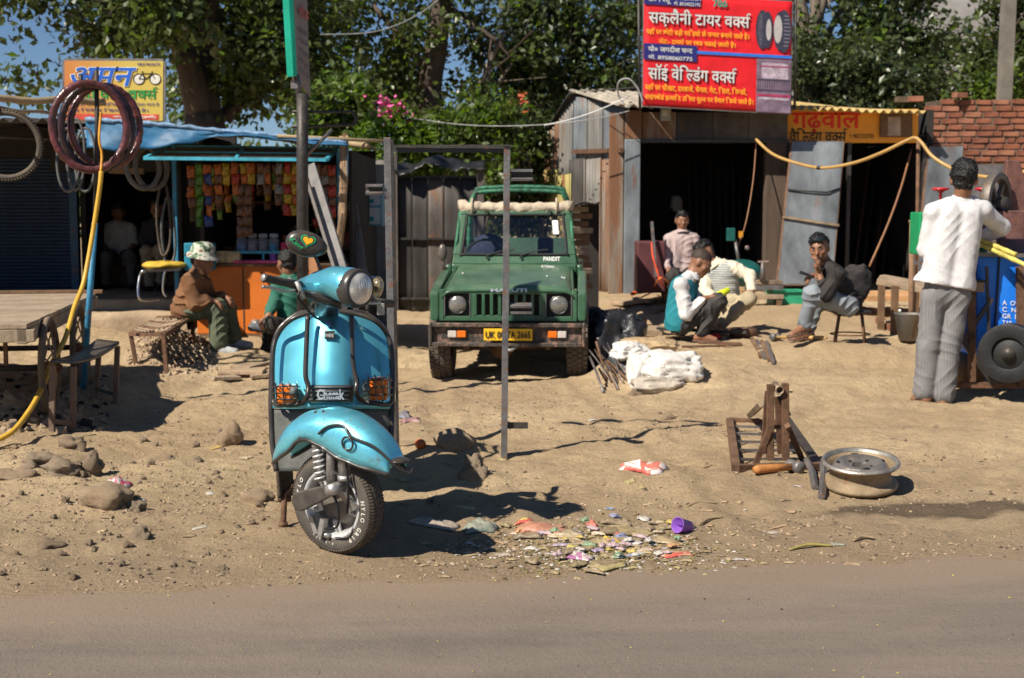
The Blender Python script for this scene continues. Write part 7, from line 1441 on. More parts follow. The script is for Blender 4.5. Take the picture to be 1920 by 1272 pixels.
# ------ scooter
gq=g(637,1036);Y0=gq.y+.02;O=V((gq.x,Y0,gz(gq.x,Y0)))
def scooter_paint():
 m=mat('teal_scooter_paint',(.12,.52,.66),.36,.58,var=.10,vs=4,bump=.02,bs=200,coat=.7,dust=.10,fine=.05);return m
M_teal=scooter_paint();M_tealw=mat('worn_teal_paint',(.15,.56,.69),.34,.6,var=.15,vs=7,bump=.05,bs=150,coat=.8,rust=.25,rustcol=(.09,.08,.075))
M_blkp2=mat('black_enamel',(.016,.017,.019),.32,var=.2,vs=10,bump=.05,dust=.2,coat=.3);M_grip=mat('grip_rubber',(.03,.03,.032),.7,var=.2,vs=30,bump=.4,bs=200,dust=.3)
M_alu=mat('cast_aluminium',(.42,.42,.41),.45,.7,var=.25,vs=20,bump=.2,dust=.25,rust=.1);M_silv=mat('silver_wheel',(.66,.67,.68),.4,.35,var=.15,vs=10,bump=.05,dust=.25)
M_amber=mat('amber_lens',(.75,.16,.005),.2,var=.15,vs=40,bump=.5,bs=140,coat=.5);M_tyre=mat('tyre_side',(.055,.054,.052),.8,var=.25,vs=9,bump=.2,bs=80,dust=.35);M_undr=mat('dark_underseal',(.06,.075,.08),.55,var=.4,vs=6,bump=.2,dust=.35)
scoot=thing('scooter','dented turquoise scooter on its stand facing the road, front wheel turned','scooter',tuple(O))
X=lambda px,py,dy=0:at(px,py,Y0+dy)
h=V((math.cos(R(31)),-math.sin(R(31)),0));nvis=V((-math.sin(R(31)),-math.cos(R(31)),0));UZ=V((0,0,1))
lean=Matrix.Translation(O)@Matrix.Rotation(R(3),4,h)@Matrix.Translation(-O)
WC=O+V((0,0,.207))
def wp(a,b,c=0):return WC+h*a+UZ*b+nvis*c
mb=MB();ns=72;prof=[(.128,.034),(.140,.045),(.165,.051),(.188,.049),(.200,.040),(.207,.022),(.209,0),(.207,-.022),(.200,-.040),(.188,-.049),(.165,-.051),(.140,-.045),(.128,-.034)]
mb.lathe(prof,WC,nvis,ns);wheel=mb.xf(lean).build('wheel',M_tyre,scoot)
mb=MB()
for i in range(96):
 an=2*math.pi*i/96;d=h*math.cos(an)+UZ*math.sin(an);tn=-h*math.sin(an)+UZ*math.cos(an)
 for s in(-1,1):
  off=.5 if s>0 else 0;a2=an+off*2*math.pi/96;d=h*math.cos(a2)+UZ*math.sin(a2);tn=-h*math.sin(a2)+UZ*math.cos(a2);k=(d*.72+nvis*s*.69).normalized()
  mb.box(WC+d*.1975+nvis*s*.0395,(.0072,.020,.008),Matrix((tn,k.cross(tn),k)).transposed())
  if i%2:mb.box(WC+d*.2075+nvis*s*.013,(.013,.018,.006),Matrix((tn,nvis,d)).transposed())
mb.xf(lean).build('tread_blocks',M_rubber,wheel,kind='stuff')
mb=MB();mb.lathe([(.142,.046),(.137,.048),(.128,.040),(.122,.022),(.118,.0),(.118,-.03)],WC,nvis,48);mb.xf(lean).build('rim',M_silv,wheel)
mb=MB();mb.lathe([(.119,.0),(.1,-.012),(.085,.006),(.075,.018),(.03,.022),(0,.022)],WC,nvis,40);mb.xf(lean).build('brake_drum',mat('drum_grey',(.16,.15,.14),.55,.4,var=.4,vs=14,bump=.3,dust=.4,rust=.2),wheel)
for i in range(5):
 an=2*math.pi*i/5-.3;d=h*math.cos(an)+UZ*math.sin(an);mb=MB();mb.beam(WC+d*.07+nvis*.018,WC+d*.122+nvis*.012,.035,.012,up=tuple(nvis));mb.xf(lean).build('wheel_arm',M_silv,wheel,bevel=.004)
 mb=MB();mb.cyl(WC+d*.1+nvis*.02,WC+d*.1+nvis*.034,.008,n=6);mb.xf(lean).build('nut',M_alu,wheel)
def arctext(s,a0,step,r,size,par):
 for i,ch in enumerate(s):
  if ch==' ':continue
  an=a0-step*i;d=h*math.cos(an)+UZ*math.sin(an);tn=h*math.sin(an)-UZ*math.cos(an);vs_,fs_=glyph(ch,.02);mb=MB();w_=max(v[0] for v in vs_);c=WC+d*r+nvis*.0525
  mb.add([c+tn*(v[0]-w_/2)*size+d*v[1]*size+nvis*(-.002 if v[1]>.5 else 0) for v in vs_],fs_,False);o_=mb.xf(lean).build('lettering',M_palep,par)
arctext('NYLO GRIP',R(-12)-0,R(-8.5),.160,.022,wheel) if False else arctext('NYLO GRIP',R(8),R(8),.158,.024,wheel);arctext('NYLO',R(176),R(9),.158,.024,wheel);arctext('3.50-10',R(-88),R(6),.158,.018,wheel)
sp0,sp1=wp(-.03,.30,.075),wp(-.015,.10,.085)
mb=MB();ax_=(sp1-sp0).normalized();u_,w2_=frame(ax_);mb.tube([sp0.lerp(sp1,i/120)+(u_*math.cos(i*2*math.pi*9/120)+w2_*math.sin(i*2*math.pi*9/120))*.021 for i in range(121)],.0048,6);mb.xf(lean).build('spring',M_silv,scoot)
mb=MB();mb.cyl(sp0,sp1,.012,n=10);mb.cyl(wp(.035,.32,.07),wp(.035,.09,.085),.017,n=14);mb.cyl(wp(.08,.32,.05),wp(.085,.13,.055),.026,n=16);mb.cyl(wp(.085,.13,.055),wp(.085,.11,.055),.030,n=16);mb.xf(lean).build('damper',M_alu,scoot)
mb=MB();a,b=wp(-.105,.015,.088),wp(.07,.085,.088);d=(b-a).normalized();e=d.cross(nvis);out=[]
for i in range(17):t_=math.pi/2+math.pi*i/16;out.append(a+d*math.cos(t_)*.040+e*math.sin(t_)*.040)
for i in range(9):t_=-math.pi/2+math.pi*i/8;out.append(b+d*math.cos(t_)*.022+e*math.sin(t_)*.022)
mb.prism(out,nvis*.03);mb.xf(lean).build('link_cover',mat('matt_black_cover',(.035,.035,.035),.6,var=.3,vs=20,bump=.2,dust=.3),scoot,bevel=.006)
mb=MB();mb.cyl(b-nvis*.03,b+nvis*.05,.024,n=14);mb.xf(lean).build('pivot',M_alu,scoot);mb=MB();mb.cyl(wp(-.09,.02,.02),wp(-.09,.02,.085),.018,n=10);mb.xf(lean).build('pivot_pin',M_alu,scoot);mb=MB();mb.beam(b,wp(.13,.0,.05),.03,.02,up=tuple(nvis));mb.xf(lean).build('link_arm',M_alu,scoot)
mb=MB();mb.tube(spline([wp(.06,.06,.1),wp(.085,.0,.105),wp(.07,-.07,.1),wp(.0,-.09,.09)],6),.005,6);mb.tube(spline([wp(.10,.25,.07),wp(.12,.10,.08),wp(.10,-.02,.07)],6),.005,6);mb.xf(lean).build('brake_cable',M_black,scoot)
mb=MB();mb.beam(wp(-.10,-.06,.05),wp(-.075,-.13,.05),.018,.02);mb.beam(wp(-.03,-.06,.055),wp(-.05,-.14,.055),.03,.02);mb.cyl(wp(-.05,-.125,.05),wp(-.01,-.135,.05),.012,n=8);mb.xf(lean).build('brake_lever_arm',M_alu,scoot)
def fsec(u):
 x=-.285+.59*u;k=min(1,abs((x-.01)/.303));zt=.125+.258*math.sqrt(max(0,1-k**2.1));w_=.105*(1-.5*k**3.5)
 zs=.235+.035*math.exp(-((x+.06)/.09)**2)-.075*max(0,x-.02)/.28-.085*max(0,-x-.12)/.16;zs=min(zs,zt-.006);return x,zt,w_,zs
def ff(u,v):
 x,zt,w_,zs=fsec(u);a=(v-.5)*math.pi;y=w_*math.copysign(abs(math.sin(a))**.8,math.sin(a));z=zs+(zt-zs)*max(0,math.cos(a))**.72;dent=.006*mnoise.noise(V((u*7,v*6,2)))
 return wp(x,z+dent,y)
mb=MB();mb.sheet(ff,44,28,.004);mg=mb.xf(lean).build('mudguard',M_tealw,scoot)
mb=MB();mb.tube([ff(i/44,1)-UZ*.004 for i in range(45)],.008,6);mb.tube([ff(i/44,0)-UZ*.004 for i in range(45)],.008,6);mb.xf(lean).build('edge_trim',M_blkp2,mg)
mb=MB();c=ff(.985,.5);mb.ell(c+h*.012-UZ*.012,(.045,.045,.012),16,8);mb.xf(lean).build('mudguard_tip',M_blkp2,mg)
mb=MB();mb.tube(spline([ff(.5,.92)+nvis*.012,ff(.57,.80)+nvis*.014,ff(.68,.74)+nvis*.016,ff(.76,.80)+nvis*.016,ff(.9,.74)+nvis*.016+h*.01,wp(.335,.18,.04),wp(.355,.155,0),wp(.32,.155,-.07)],6),.0055,6);c=ff(.735,.88)+nvis*.014;mb.tube([c+(h*math.cos(a)+UZ*math.sin(a))*.026 for a in[2*math.pi*i/20 for i in range(20)]],.0045,6,closed=True);mb.xf(lean).build('guard_bar',M_blkp2,mg)
for q in((.40,.64),(.46,.62)):
 mb=MB();mb.ell(ff(*q)+nvis*.002,.007,8,6);mb.xf(lean).build('rivet',M_iron,mg)
cx=622
def sw(py):return np.interp(py,[584,590,600,618,645,700,765,830,880],[40,66,84,99,109,113,114,112,104])
def fs(u,v,y0=584,y1=766,dy=0):
 py=y0+(y1-y0)*v;w_=float(sw(py));s=(u-.5)*2;px=cx+w_*s;back=.30+.10*abs(s)**2.2+.11*(766-py)/180+dy
 return X(px,py,back)+V((0,0,0))
mb=MB();mb.sheet(lambda u,v:fs(u,v),36,28,.006);shd=mb.build('leg_shield',M_teal,scoot)
mb=MB();mb.sheet(lambda u,v:fs(u,v,767,884,.012),30,14,.006);low=mb.build('lower_shield',M_undr,scoot)
P=[fs(0,v/12,590,884) for v in range(12,-1,-1)]+[fs(u/10,0,586) for u in range(1,10)]+[fs(1,v/12,590,884) for v in range(13)]
mb=MB();mb.tube(spline(P,3),.012,8);mb.build('edge_trim',M_blkp2,shd)
def hc(u,v):
 py=586+(756-586)*v;w_=float(np.interp(py,[586,600,640,720,756],[34,40,44,45,42]));a=(u-.5)*math.pi;px=620+w_*math.sin(a)
 return X(px,py,.305-float(np.interp(py,[586,620,700,756],[.05,.085,.10,.09]))*(math.cos(a)**.7 if abs(u-.5)<.499 else-.1)+.11*(766-py)/180)
mb=MB();mb.sheet(hc,24,22,.005);cas=mb.build('horn_casing',M_teal,scoot)
def pan_on(px0,px1,py0,py1,dy):
 return lambda u,v,o=0:X(px0+(px1-px0)*u,py0+(py1-py0)*v,dy-o)
def gr(u,v,o=0):
 q=hc(.1+.8*u,(722-586+(753-722)*v)/170.);return q+V((0,-.008-o,0))
mb=MB();mb.sheet(lambda u,v:gr(u,v),16,6,.006);gri=mb.build('grille',M_blkp2,cas)
for k in range(4):
 mb=MB();mb.tube([gr(i/14,.12+k*.25,.006) for i in range(15)],.0045,6);mb.build('grille_bar',mat('dull_bar',(.10,.12,.13),.4,.4),gri)
lettering('lettering','Chetak',gr(.27,.86,.016),gr(.78,.86,.016),gr(.27,.22,.016),mat('badge_silver',(.6,.62,.62),.3,.6,var=.1,bump=0),gri,.03)
b_=pan_on(608,627,621,636,.280);mb=MB();mb.prism([b_(0,1),b_(1,1),b_(1,0),b_(0,0)],(0,.014,0));em=mb.build('emblem',M_blkp2,cas,bevel=.002);lettering('lettering','bajaj',b_(.08,.85,.003),b_(.92,.85,.003),b_(.08,.2,.003),mat('badge_silver',(.6,.62,.62)),em,.03)
mb=MB();c=X(617,607,.302);mb.prism([c+V((.016*math.cos(a),0,.016*math.sin(a))) for a in[math.pi/6+math.pi/3*i for i in range(6)]],(0,.02,0));mb.build('hexagon_badge',mat('dark_blue_badge',(.01,.04,.12),.3),cas)
for s,pts in((0,[(577,592),(574,660),(573,705),(578,725),(575,745),(562,757),(535,759),(514,756),(511,720),(512,660),(521,628),(543,602),(577,588),(620,584)]),(1,[(659,592),(661,660),(663,690),(669,715),(668,735),(678,751),(705,757),(732,756),(737,720),(735,660),(726,628),(703,602),(664,588),(622,584)])):
 mb=MB();mb.tube(spline([X(a,b,.27+.10*(766-b)/180-(.075 if 569<a<672 and i<6 else-.06 if a<530 or a>716 else 0)) for i,(a,b) in enumerate(pts)],6),.0105,9);mb.build('crash_guard',M_blkp2,scoot)
for sd3,(x0,x1,y0,y1,kx) in enumerate(((517,557,721,757,552),(691,730,708,750,687))):
 mb=MB();a,b=X(x0+3,y1,.30),X(x1-3,y0,.30);mb.box((a+b)/2+V((0,.0,0)),(abs(b.x-a.x),.07,abs(b.z-a.z)));ind=mb.build('indicator',M_amber,scoot,bevel=.012)
 for k in range(4):
  t_=k/3;px=x0+(x1-x0)*t_;mb=MB();mb.tube([X(px-2,y0-5,.31),X(px,y0-1,.235),X(px+2,y1,.235),X(px-1,y1+5,.30)],.0035,5);mb.build('guard_wire',M_blkp2,ind)
 for k in range(3):
  py=y0+(y1-y0)*(k+.4)/3;mb=MB();mb.tube([X(x0-6,py,.36),X(x0,py,.24),X(x1,py-2,.24),X(x1+5,py,.29)],.0035,5);mb.build('guard_wire',M_blkp2,ind)
 mb=MB();mb.lathe([(0,.03),(.012,.03),(.014,.022),(.018,.02),(.018,0),(0,0)],X(kx,733 if sd3==0 else 727,.25),(0,-1,0),18);mb.build('horn_button',mat('knob_grey',(.12,.12,.12),.5,var=.2),scoot)
hb=V((-math.sin(R(42)),-math.cos(R(42)),0))*-1;hh=V((math.cos(R(40)),-math.sin(R(40)),0));sideL=V((-.64,-.77,0))
HL=X(672,541,-.02)
secs=[]
SC=X(616,545,.19)
for t_,r1,r2,dz in((-.34,.03,.028,.0),(-.24,.055,.05,.012),(-.14,.075,.065,.02),(-.05,.080,.075,.008),(.0,.074,.074,0)):
 c=HL+hh*t_+V((0,0,dz));sv=hh.cross(UZ);secs.append([c+sv*math.cos(a)*r1+UZ*math.sin(a)*r2 for a in[2*math.pi*i/24 for i in range(24)]])
mb=MB();mb.loft(secs);cas2=mb.build('headset_casing',M_teal,scoot)
mb=MB();mb.lathe([(.078,-.045),(.079,-.01),(.076,.012),(.066,.016),(.064,.010)],HL,hh,32);mb.build('headlight_rim',mat('headlight_black',(.045,.047,.05),.35,.3,var=.2,vs=12,dust=.2),scoot)
mb=MB();mb.lathe([(.066,.012),(.055,.022),(.03,.030),(0,.033)],HL,hh,32);hl_=mb.build('headlight',mat('lamp_glass',(.62,.60,.54),.12,.25,var=.35,vs=18,bump=.5,bs=30,coat=1),scoot)
for k in range(11):
 sv=hh.cross(UZ);o_=(k-5)*.0105;mb=MB();ln_=math.sqrt(max(0,.06**2-o_**2));mb.tube([HL+sv*o_+UZ*z+hh*(.033-.021*((o_**2+z*z)/.064**2)+.0005) for z in[ln_*q/4 for q in range(-4,5)]],.0016,4);mb.build('lens_rib',mat('lens_rib',(.5,.5,.48),.15,coat=1),hl_)
mb=MB();mb.ell(X(706,540,.10),(.022,.035,.042),18,12,Matrix.Rotation(R(35),3,'Z'));mb.build('side_lamp',mat('side_glass',(.30,.24,.14),.15,.3,var=.5,vs=20,bump=.4,coat=1),scoot)
mb=MB();mb.lathe([(.038,0),(.042,.01),(.04,-.02),(.02,-.05)],X(703,537,.12),(hh*.8+V((0,0,-.1))),20);mb.build('side_lamp_shell',M_chrome,scoot)
mb=MB();mb.loft([[c+V((r*math.cos(a),r*.9*math.sin(a),0)) for a in[2*math.pi*i/18 for i in range(18)]] for c,r in((X(612,592,.33),.05),(X(615,574,.25),.055),(X(620,556,.16),.075),(X(628,540,.13),.07))]);mb.build('headset_neck',M_blkp2,scoot)
gA,gB=X(493,521,-.10),X(563,536,.03);mb=MB();mb.tube([gA,gA.lerp(gB,.04),gA.lerp(gB,.08),gA.lerp(gB,.5),gB],[.017,.0195,.0165,.0165,.0185],16);gp_=mb.build('grip',M_grip,scoot);mb=MB();mb.lathe([(0,.004),(.012,.003),(.014,0)],gA,(gA-gB),14);mb.build('grip_end',M_alu,gp_)
mb=MB();mb.loft([[c+V((0,r2*math.cos(a),r*math.sin(a))) for a in[2*math.pi*i/16 for i in range(16)]] for c,r,r2 in((X(560,538,.03),.02,.02),(X(578,543,.06),.028,.03),(X(600,543,.09),.036,.04),(X(632,532,.10),.052,.06))]);mb.build('handlebar_casing',M_teal,scoot)
mb=MB();mb.loft([[c+V((0,.03*math.cos(a),r*math.sin(a))) for a in[2*math.pi*i/14 for i in range(14)]] for c,r in((X(556,545,.02),.012),(X(580,553,.05),.02),(X(610,560,.08),.03),(X(640,566,.06),.03))]);mb.build('handlebar_underside',M_blkp2,scoot)
mb=MB();mb.tube(spline([X(552,545,-.02),X(535,546,-.08),X(510,540,-.14),X(492,538,-.17)],6),[.006]*18+[.009],8);mb.cyl(X(540,525,0),X(556,533,.02),.012,n=10);mb.cyl(X(556,528,-.02),X(570,560,.0),.010,n=10);mb.build('brake_lever',M_alu,scoot)
mb=MB();mb.tube(spline([X(566,540,.0),X(560,560,-.02),X(585,590,.1),X(600,600,.2)],6),.005,6);mb.build('cable',M_black,scoot)
g2,g3=X(700,566,.42),X(734,570,.62);mb=MB();mb.cyl(X(690,556,.3),g2,.016,n=10);mb.cyl(g2,g3,.018,n=12);mb.build('far_grip',M_grip,scoot);mb=MB();mb.tube([X(688,568,.3),X(712,569,.36),X(716,585,.36)],.008,8);mb.box(X(714,580,.37),(.03,.03,.05));mb.build('far_lever',M_alu,scoot,bevel=.004)
mc=X(571,457,.05);un,wn=V((1,.12,-.28)).normalized(),None;mn=V((.10,-1,.12)).normalized();un=(un-mn*un.dot(mn)).normalized();wn=mn.cross(un)*-1;wn=un.cross(mn)*-1 if un.cross(mn).z<0 else un.cross(mn)
mo=[mc+un*.085*math.cos(a)*(1+.10*math.cos(a))+wn*.052*math.sin(a) for a in[2*math.pi*i/32 for i in range(32)]]
mb=MB();mb.loft([[mc+(p-mc)*k+mn*o_ for p in mo] for k,o_ in((.97,-.018),(1.0,-.012),(1.0,.0),(.93,.012),(.7,.02),(.35,.024))]);mr=mb.build('mirror',M_blkp2,scoot)
mf=lambda a,b,o_=.0:mc+un*a+wn*b+mn*(.027-2.2*(a*a*.6+b*b*1.6)+o_)
def heart(k,o_):return[mf(.012+.00175*k*16*math.sin(t_)**3,.012+.0016*k*(13*math.cos(t_)-5*math.cos(2*t_)-2*math.cos(3*t_)-math.cos(4*t_)),o_) for t_ in[2*math.pi*i/40 for i in range(40)]]
for k,o_,m_ in((1.1,.0015,mat('mirror_green',(.01,.30,.10),.4)),(.90,.0022,M_blkp2),(.72,.0032,mat('mirror_yellow',(.78,.34,.01),.4))):
 mb=MB();hp_=heart(k,o_);c=mf(.012,.010,o_+.0003);mb.add(hp_+[c],[(i,(i+1)%40,40) for i in range(40)],False);mb.build('heart_print',m_,mr)
lettering('lettering','King',mf(-.062,-.010,.002),mf(-.005,-.036,.003),mf(-.052,.012,.002),mat('mirror_green',(.01,.3,.1)),mr,.02)
mb=MB();mb.tube(spline([X(606,546,.08),X(605,520,.09),X(598,498,.09),X(588,476,.08),X(580,465,.07)],6),.0065,8);mb.cyl(X(606,535,.08),X(606,553,.08),.011,n=8);mb.build('mirror_stem',M_blkp2,scoot)
bd=V((-.10,1,0)).normalized();bx=V((bd.y,-bd.x,0));BO=X(cx,860,.40);BO.z=O.z
bp=lambda a,b,c:BO+bx*a+bd*b+UZ*c
mb=MB();mb.loft([[bp(a,b,z) for a,z in((-w_,.27),(w_,.27),(w_,.30),(-w_,.30))] for b,w_ in((-.06,.20),(.15,.21),(.42,.19))]);mb.build('floorboard',M_undr,scoot)
mb=MB();mb.sheet(lambda u,v:fs(u,v,586,758,.015),24,16,.004);mb.build('inner_shield',M_teal,scoot)
for s in(-1,1):
 mb=MB();mb.ell(bp(.16*s,.85,.47),(.13,.36,.20),24,16,Matrix((bx,bd,UZ)).transposed());mb.build('side_cowl',M_teal,scoot)
mb=MB();mb.ell(bp(0,.82,.55),(.16,.44,.16),24,14,Matrix((bx,bd,UZ)).transposed());mb.build('rear_body',M_teal,scoot)
mb=MB();mb.loft([[bp(a*w_,b,z) for a,z in((-1,.66),(-.9,z1-.02),(-.6,z1),(.6,z1),(.9,z1-.02),(1,.66))] for b,w_,z1 in((.38,.10,.72),(.45,.13,.76),(.7,.15,.765),(.8,.15,.78),(1.1,.15,.80),(1.16,.12,.76))]);mb.build('seat',M_black,scoot)
mb=MB();mb.lathe(prof,bp(0,.86,.207),bx,40);mb.build('rear_wheel',M_tyre,scoot);mb=MB();mb.lathe([(.12,.03),(.1,.0),(0,.02)],bp(0,.86,.207),bx,24);mb.build('rear_hub',M_silv,scoot)
mb=MB();rk=[bp(-.15,1.18,.86),bp(.15,1.18,.86),bp(.15,1.5,.88),bp(-.15,1.5,.88)];mb.tube(rk,.011,8,closed=True)
for k in(.2,.4,.6,.8):mb.beam(rk[0].lerp(rk[1],k),rk[3].lerp(rk[2],k),.03,.008)
for k in(0,1):mb.tube([rk[k],bp(-.12+.24*k,1.12,.62)],.010,6);mb.tube([rk[3-k],bp(-.12+.24*k,1.2,.5)],.010,6)
mb.build('rear_rack',M_iron,scoot)
mb=MB();mb.lathe(prof,bp(0,1.28,.62),bd,36);mb.build('spare_wheel',M_tyre,scoot)
mb=MB();mb.sheet(lambda u,v:X(518+26*u+5*v,838+97*v-6*u*v,.36+.18*u),8,10,.014);mb.build('floor_flap',mat('dirty_black',(.03,.026,.023),.8,var=.5,vs=8,bump=.4,dust=.5),scoot)
s0=X(533,928,.40);s1=g(531,988);s1.y=min(s1.y,Y0+.5);mb=MB();mb.tube([X(560,900,.42),s0,s1],[.016,.015,.013],8);mb.cyl(X(522,934,.40),X(545,936,.42),.014,n=8);mb.cyl(s1,s1+V((0,0,.02)),.02,n=8);mb.build('stand',M_rustbar,scoot)
s0=X(700,905,.42);s1=V((s0.x+.02,s0.y+.06,O.z));mb=MB();mb.tube([X(680,890,.42),s0,s1],.014,8);mb.build('stand',M_rustbar,scoot)
# ------ jeep
YJ=11.15;jc=onz(951,YJ);jr=R(-3.2)
jeep=thing('jeep','dusty dark green jeep with a rolled canvas top parked in the shaded alley','jeep',tuple(jc),jr);JM=ROOTM[jeep.name]@Matrix.Diagonal((.955,.96,.99,1))
M_jg=mat('jeep_green',(.016,.095,.045),.34,var=.2,vs=4,bump=.05,bs=100,dust=.32,coat=.35,dustcol=(.33,.33,.24));M_jb=mat('bumper_black',(.03,.03,.031),.55,.1,var=.4,vs=8,bump=.2,dust=.3,rust=.45,rustcol=(.22,.13,.10));M_jd=mat('jeep_dark',(.015,.015,.015),.6,var=.3)
def J(name,mb,m,par=None,**k):
 mb.xf(JM);return mb.build(name,m,par or jeep,**k)
def jbox(x0,x1,y0,y1,z0,z1):return MB().bb((x0,y0,z0),(x1,y1,z1))
mb=MB();mb.bb((-.655,-.02,.335),(.655,.0,.525));mb.bb((-.655,-.07,.495),(.655,-.021,.53));mb.bb((-.655,-.07,.33),(.655,-.021,.365));bp_=J('bumper',mb,M_jb,bevel=.006)
for s in(-1,1):
 mb=MB();mb.bb((s*.656,-.072,.328),(s*.69,.05,.532));J('bumper_end',mb,M_jb,bp_,bevel=.03)
 for k,(a,b) in enumerate(((.36,.44),(.445,.52))):
  a,b=sorted((s*a,s*b));J('indicator',jbox(a,b,-.045,-.022,.405,.465),M_amber if(k==0) else mat('white_lens',(.55,.5,.45),.3,coat=.5),bp_,bevel=.006)
pl=J('number_plate',jbox(-.20,.225,-.090,-.072,.385,.485),mat('plate_yellow',(.82,.48,.012),.5,var=.05,dust=.04),bp_,bevel=.003)
q=lambda x,z:JM@V((x,-.093,z))
lettering('lettering','UK 08',q(-.185,.405),q(-.02,.405),q(-.185,.465),M_blkp,pl,.025);lettering('lettering','TA 2665',q(.0,.405),q(.21,.405),q(.0,.465),M_blkp,pl,.025)
mb=MB();gz0,gz1=.535,.805
for a,b,c,d in((-.61,-.565,gz0,gz1),(-.335,-.30,gz0,gz1),(.30,.335,gz0,gz1),(.565,.61,gz0,gz1)):mb.bb((a,.1,c),(b,.16,d))
for a,b in((-.565,-.335),(.335,.565)):mb.bb((a,.1,gz0),(b,.16,.575));mb.bb((a,.1,.77),(b,.16,gz1))
mb.bb((-.30,.1,gz0),(.30,.16,.585));mb.bb((-.30,.1,.765),(.30,.16,gz1))
for i in range(9):x=-.29+i*.0725;mb.bb((x-.014,.095,.585),(x+.014,.15,.765))
J('grille_panel',mb,M_jg,bevel=.004);J('radiator',jbox(-.30,.30,.17,.19,.55,.79),mat('radiator_mesh',(.05,.045,.04),.6,.3,var=.5,vs=60,bump=.6,bs=200))
for i in range(40):pass
for s in(-1,1):
 a,b=sorted((s*.337,s*.563));J('lamp_recess',jbox(a,b,.15,.165,.577,.768),M_jd)
 mb=MB();c=(s*.45,.145,.675);mb.lathe([(.083,0),(.085,.02),(.077,.03),(.074,.024)],c,(0,-1,0),28);rg=J('headlight_ring',mb,mat('dark_chrome',(.12,.12,.12),.3,.7));mb=MB();mb.lathe([(.075,.024),(.055,.036),(.03,.042),(0,.044)],c,(0,-1,0),28);J('headlight',mb,mat('jeep_lamp',(.22,.21,.19),.15,.3,var=.4,vs=24,bump=.5,coat=1),rg)
 for x in(.337,.563):
  mb=MB();mb.beam((s*x,.096,.575),(s*x,.096,.77),.008,.006,up=(0,1,0));J('lamp_trim',mb,M_steel)
def hood(u,v):
 x=(u-.5)*2;y=.09+1.02*v;w_=.585-.02*v;e=max(0,abs(x)-.86)/.14;fr_=max(0,.06-v)/.06
 return V((x*w_,y,.815+.155*v-.05*e**2-.035*fr_**2+.012*(1-x*x)))
J('bonnet',MB().sheet(hood,30,22,.012),M_jg)
for s in(-1,1):
 mb=MB();mb.sheet(lambda u,v:V((s*(.566-.02*u+.008),.1+1.0*u,.80+.155*u-(.25+.0*u)*v)),10,5,.01);J('bonnet_side',mb,M_jg)
 def wing(u,v):
  y=.02+.98*u;z=.70+.06*math.sin(math.pi*min(1,u*1.3))-.20*max(0,.12-u)/.12-.30*max(0,u-.75)/.25
  return V((s*(.57+.135*v),y,z-.05*v**3))
 wpz=[(.105,.53),(.105,.775),(.16,.80),(1.08,.93),(1.08,.45),(.87,.45)]+[(.45+.42*math.cos(a),.36+.40*math.sin(a)) for a in[R(q) for q in(20,50,80,110,135)]]
 mb=MB();x0,x1=sorted((s*.613,s*.695));mb.prism([(x0,y,z) for y,z in wpz],(x1-x0,0,0));J('front_wing',mb,M_jg,bevel=.016)
 mb=MB();c=(s*.615,.45,.34);prj=[(.20,.07),(.22,.092),(.30,.098),(.33,.09),(.342,.06),(.345,0),(.342,-.06),(.33,-.09),(.30,-.098),(.22,-.092),(.20,-.07)];mb.lathe(prj,c,(1,0,0),48)
 wl2=J('wheel',mb,mat('jeep_tyre',(.045,.042,.038),.85,var=.3,vs=9,bump=.2,dust=.8,dustcol=(.30,.24,.17)));mb=MB()
 for i in range(44):
  an=2*math.pi*i/44;r=.345
  for k,x in enumerate((-.07,-.025,.025,.07)):
   a2=an+(.07 if k%2 else 0);d=V((0,math.cos(a2),math.sin(a2)));tn=V((0,-math.sin(a2),math.cos(a2)));mb.box(V(c)+d*(r-abs(x)*.06)+V((x,0,0)),(.036,.034,.016),Matrix((V((1,0,0)),tn,d)).transposed())
 J('tread_blocks',mb,mat('jeep_tread',(.07,.06,.05),.9,dust=.8,dustcol=(.30,.24,.17)),wl2,kind='stuff');mb=MB();mb.lathe([(.2,.05),(.17,.04),(.08,.02),(.05,.07),(0,.07)],c,(s,0,0),28);J('hub',mb,M_steel,wl2)
 mb=MB();mb.lathe(prj,(s*.575,2.45,.34),(1,0,0),32);J('wheel',mb,mat('jeep_tyre',(.045,.042,.038)))
 J('body_side',jbox(*sorted((s*.60,s*.66)),1.1,3.0,.42,.98),M_jg,bevel=.02);J('sill',jbox(*sorted((s*.5,s*.64)),.95,2.1,.38,.43),M_jd)
 mb=MB();mb.tube([(s*.56,.10,.81),(s*.52,.5,.70),(s*.5,.8,.6)],.01,6);J('bonnet_catch',mb,M_iron) if s>0 else None
J('scuttle',jbox(-.60,.60,1.1,1.22,.90,.985),M_jg,bevel=.015);J('bulkhead',jbox(-.58,.58,1.12,1.16,.45,.895),M_jd)
wy0,wy1,wz0,wz1,wb,wt=1.13,1.30,.985,1.475,.600,.530
def wpn(x,v,o=0):return V((x*(wb+(wt-wb)*v),wy0+(wy1-wy0)*v-o,wz0+(wz1-wz0)*v))
mb=MB()
for(x0,v0,x1,v1) in((-1,0,1,.17),(-1,.93,1,1),(-1,.171,-.885,.929),(.885,.171,1,.929)):
 P_=[wpn(x0,v0),wpn(x1,v0),wpn(x1,v1),wpn(x0,v1)];mb.prism([p for p in P_],(0,.035,0))
J('windscreen_frame',mb,M_jg,bevel=.008)
mb=MB();mb.tube(spline([wpn(-.86,.22,.004),wpn(-.86,.88,.004),wpn(-.82,.92,.004),wpn(0,.925,.004),wpn(.82,.92,.004),wpn(.86,.88,.004),wpn(.86,.22,.004),wpn(.82,.18,.004),wpn(0,.175,.004),wpn(-.82,.18,.004)],4,True),.012,6,closed=True);J('glass_seal',mb,M_jd)
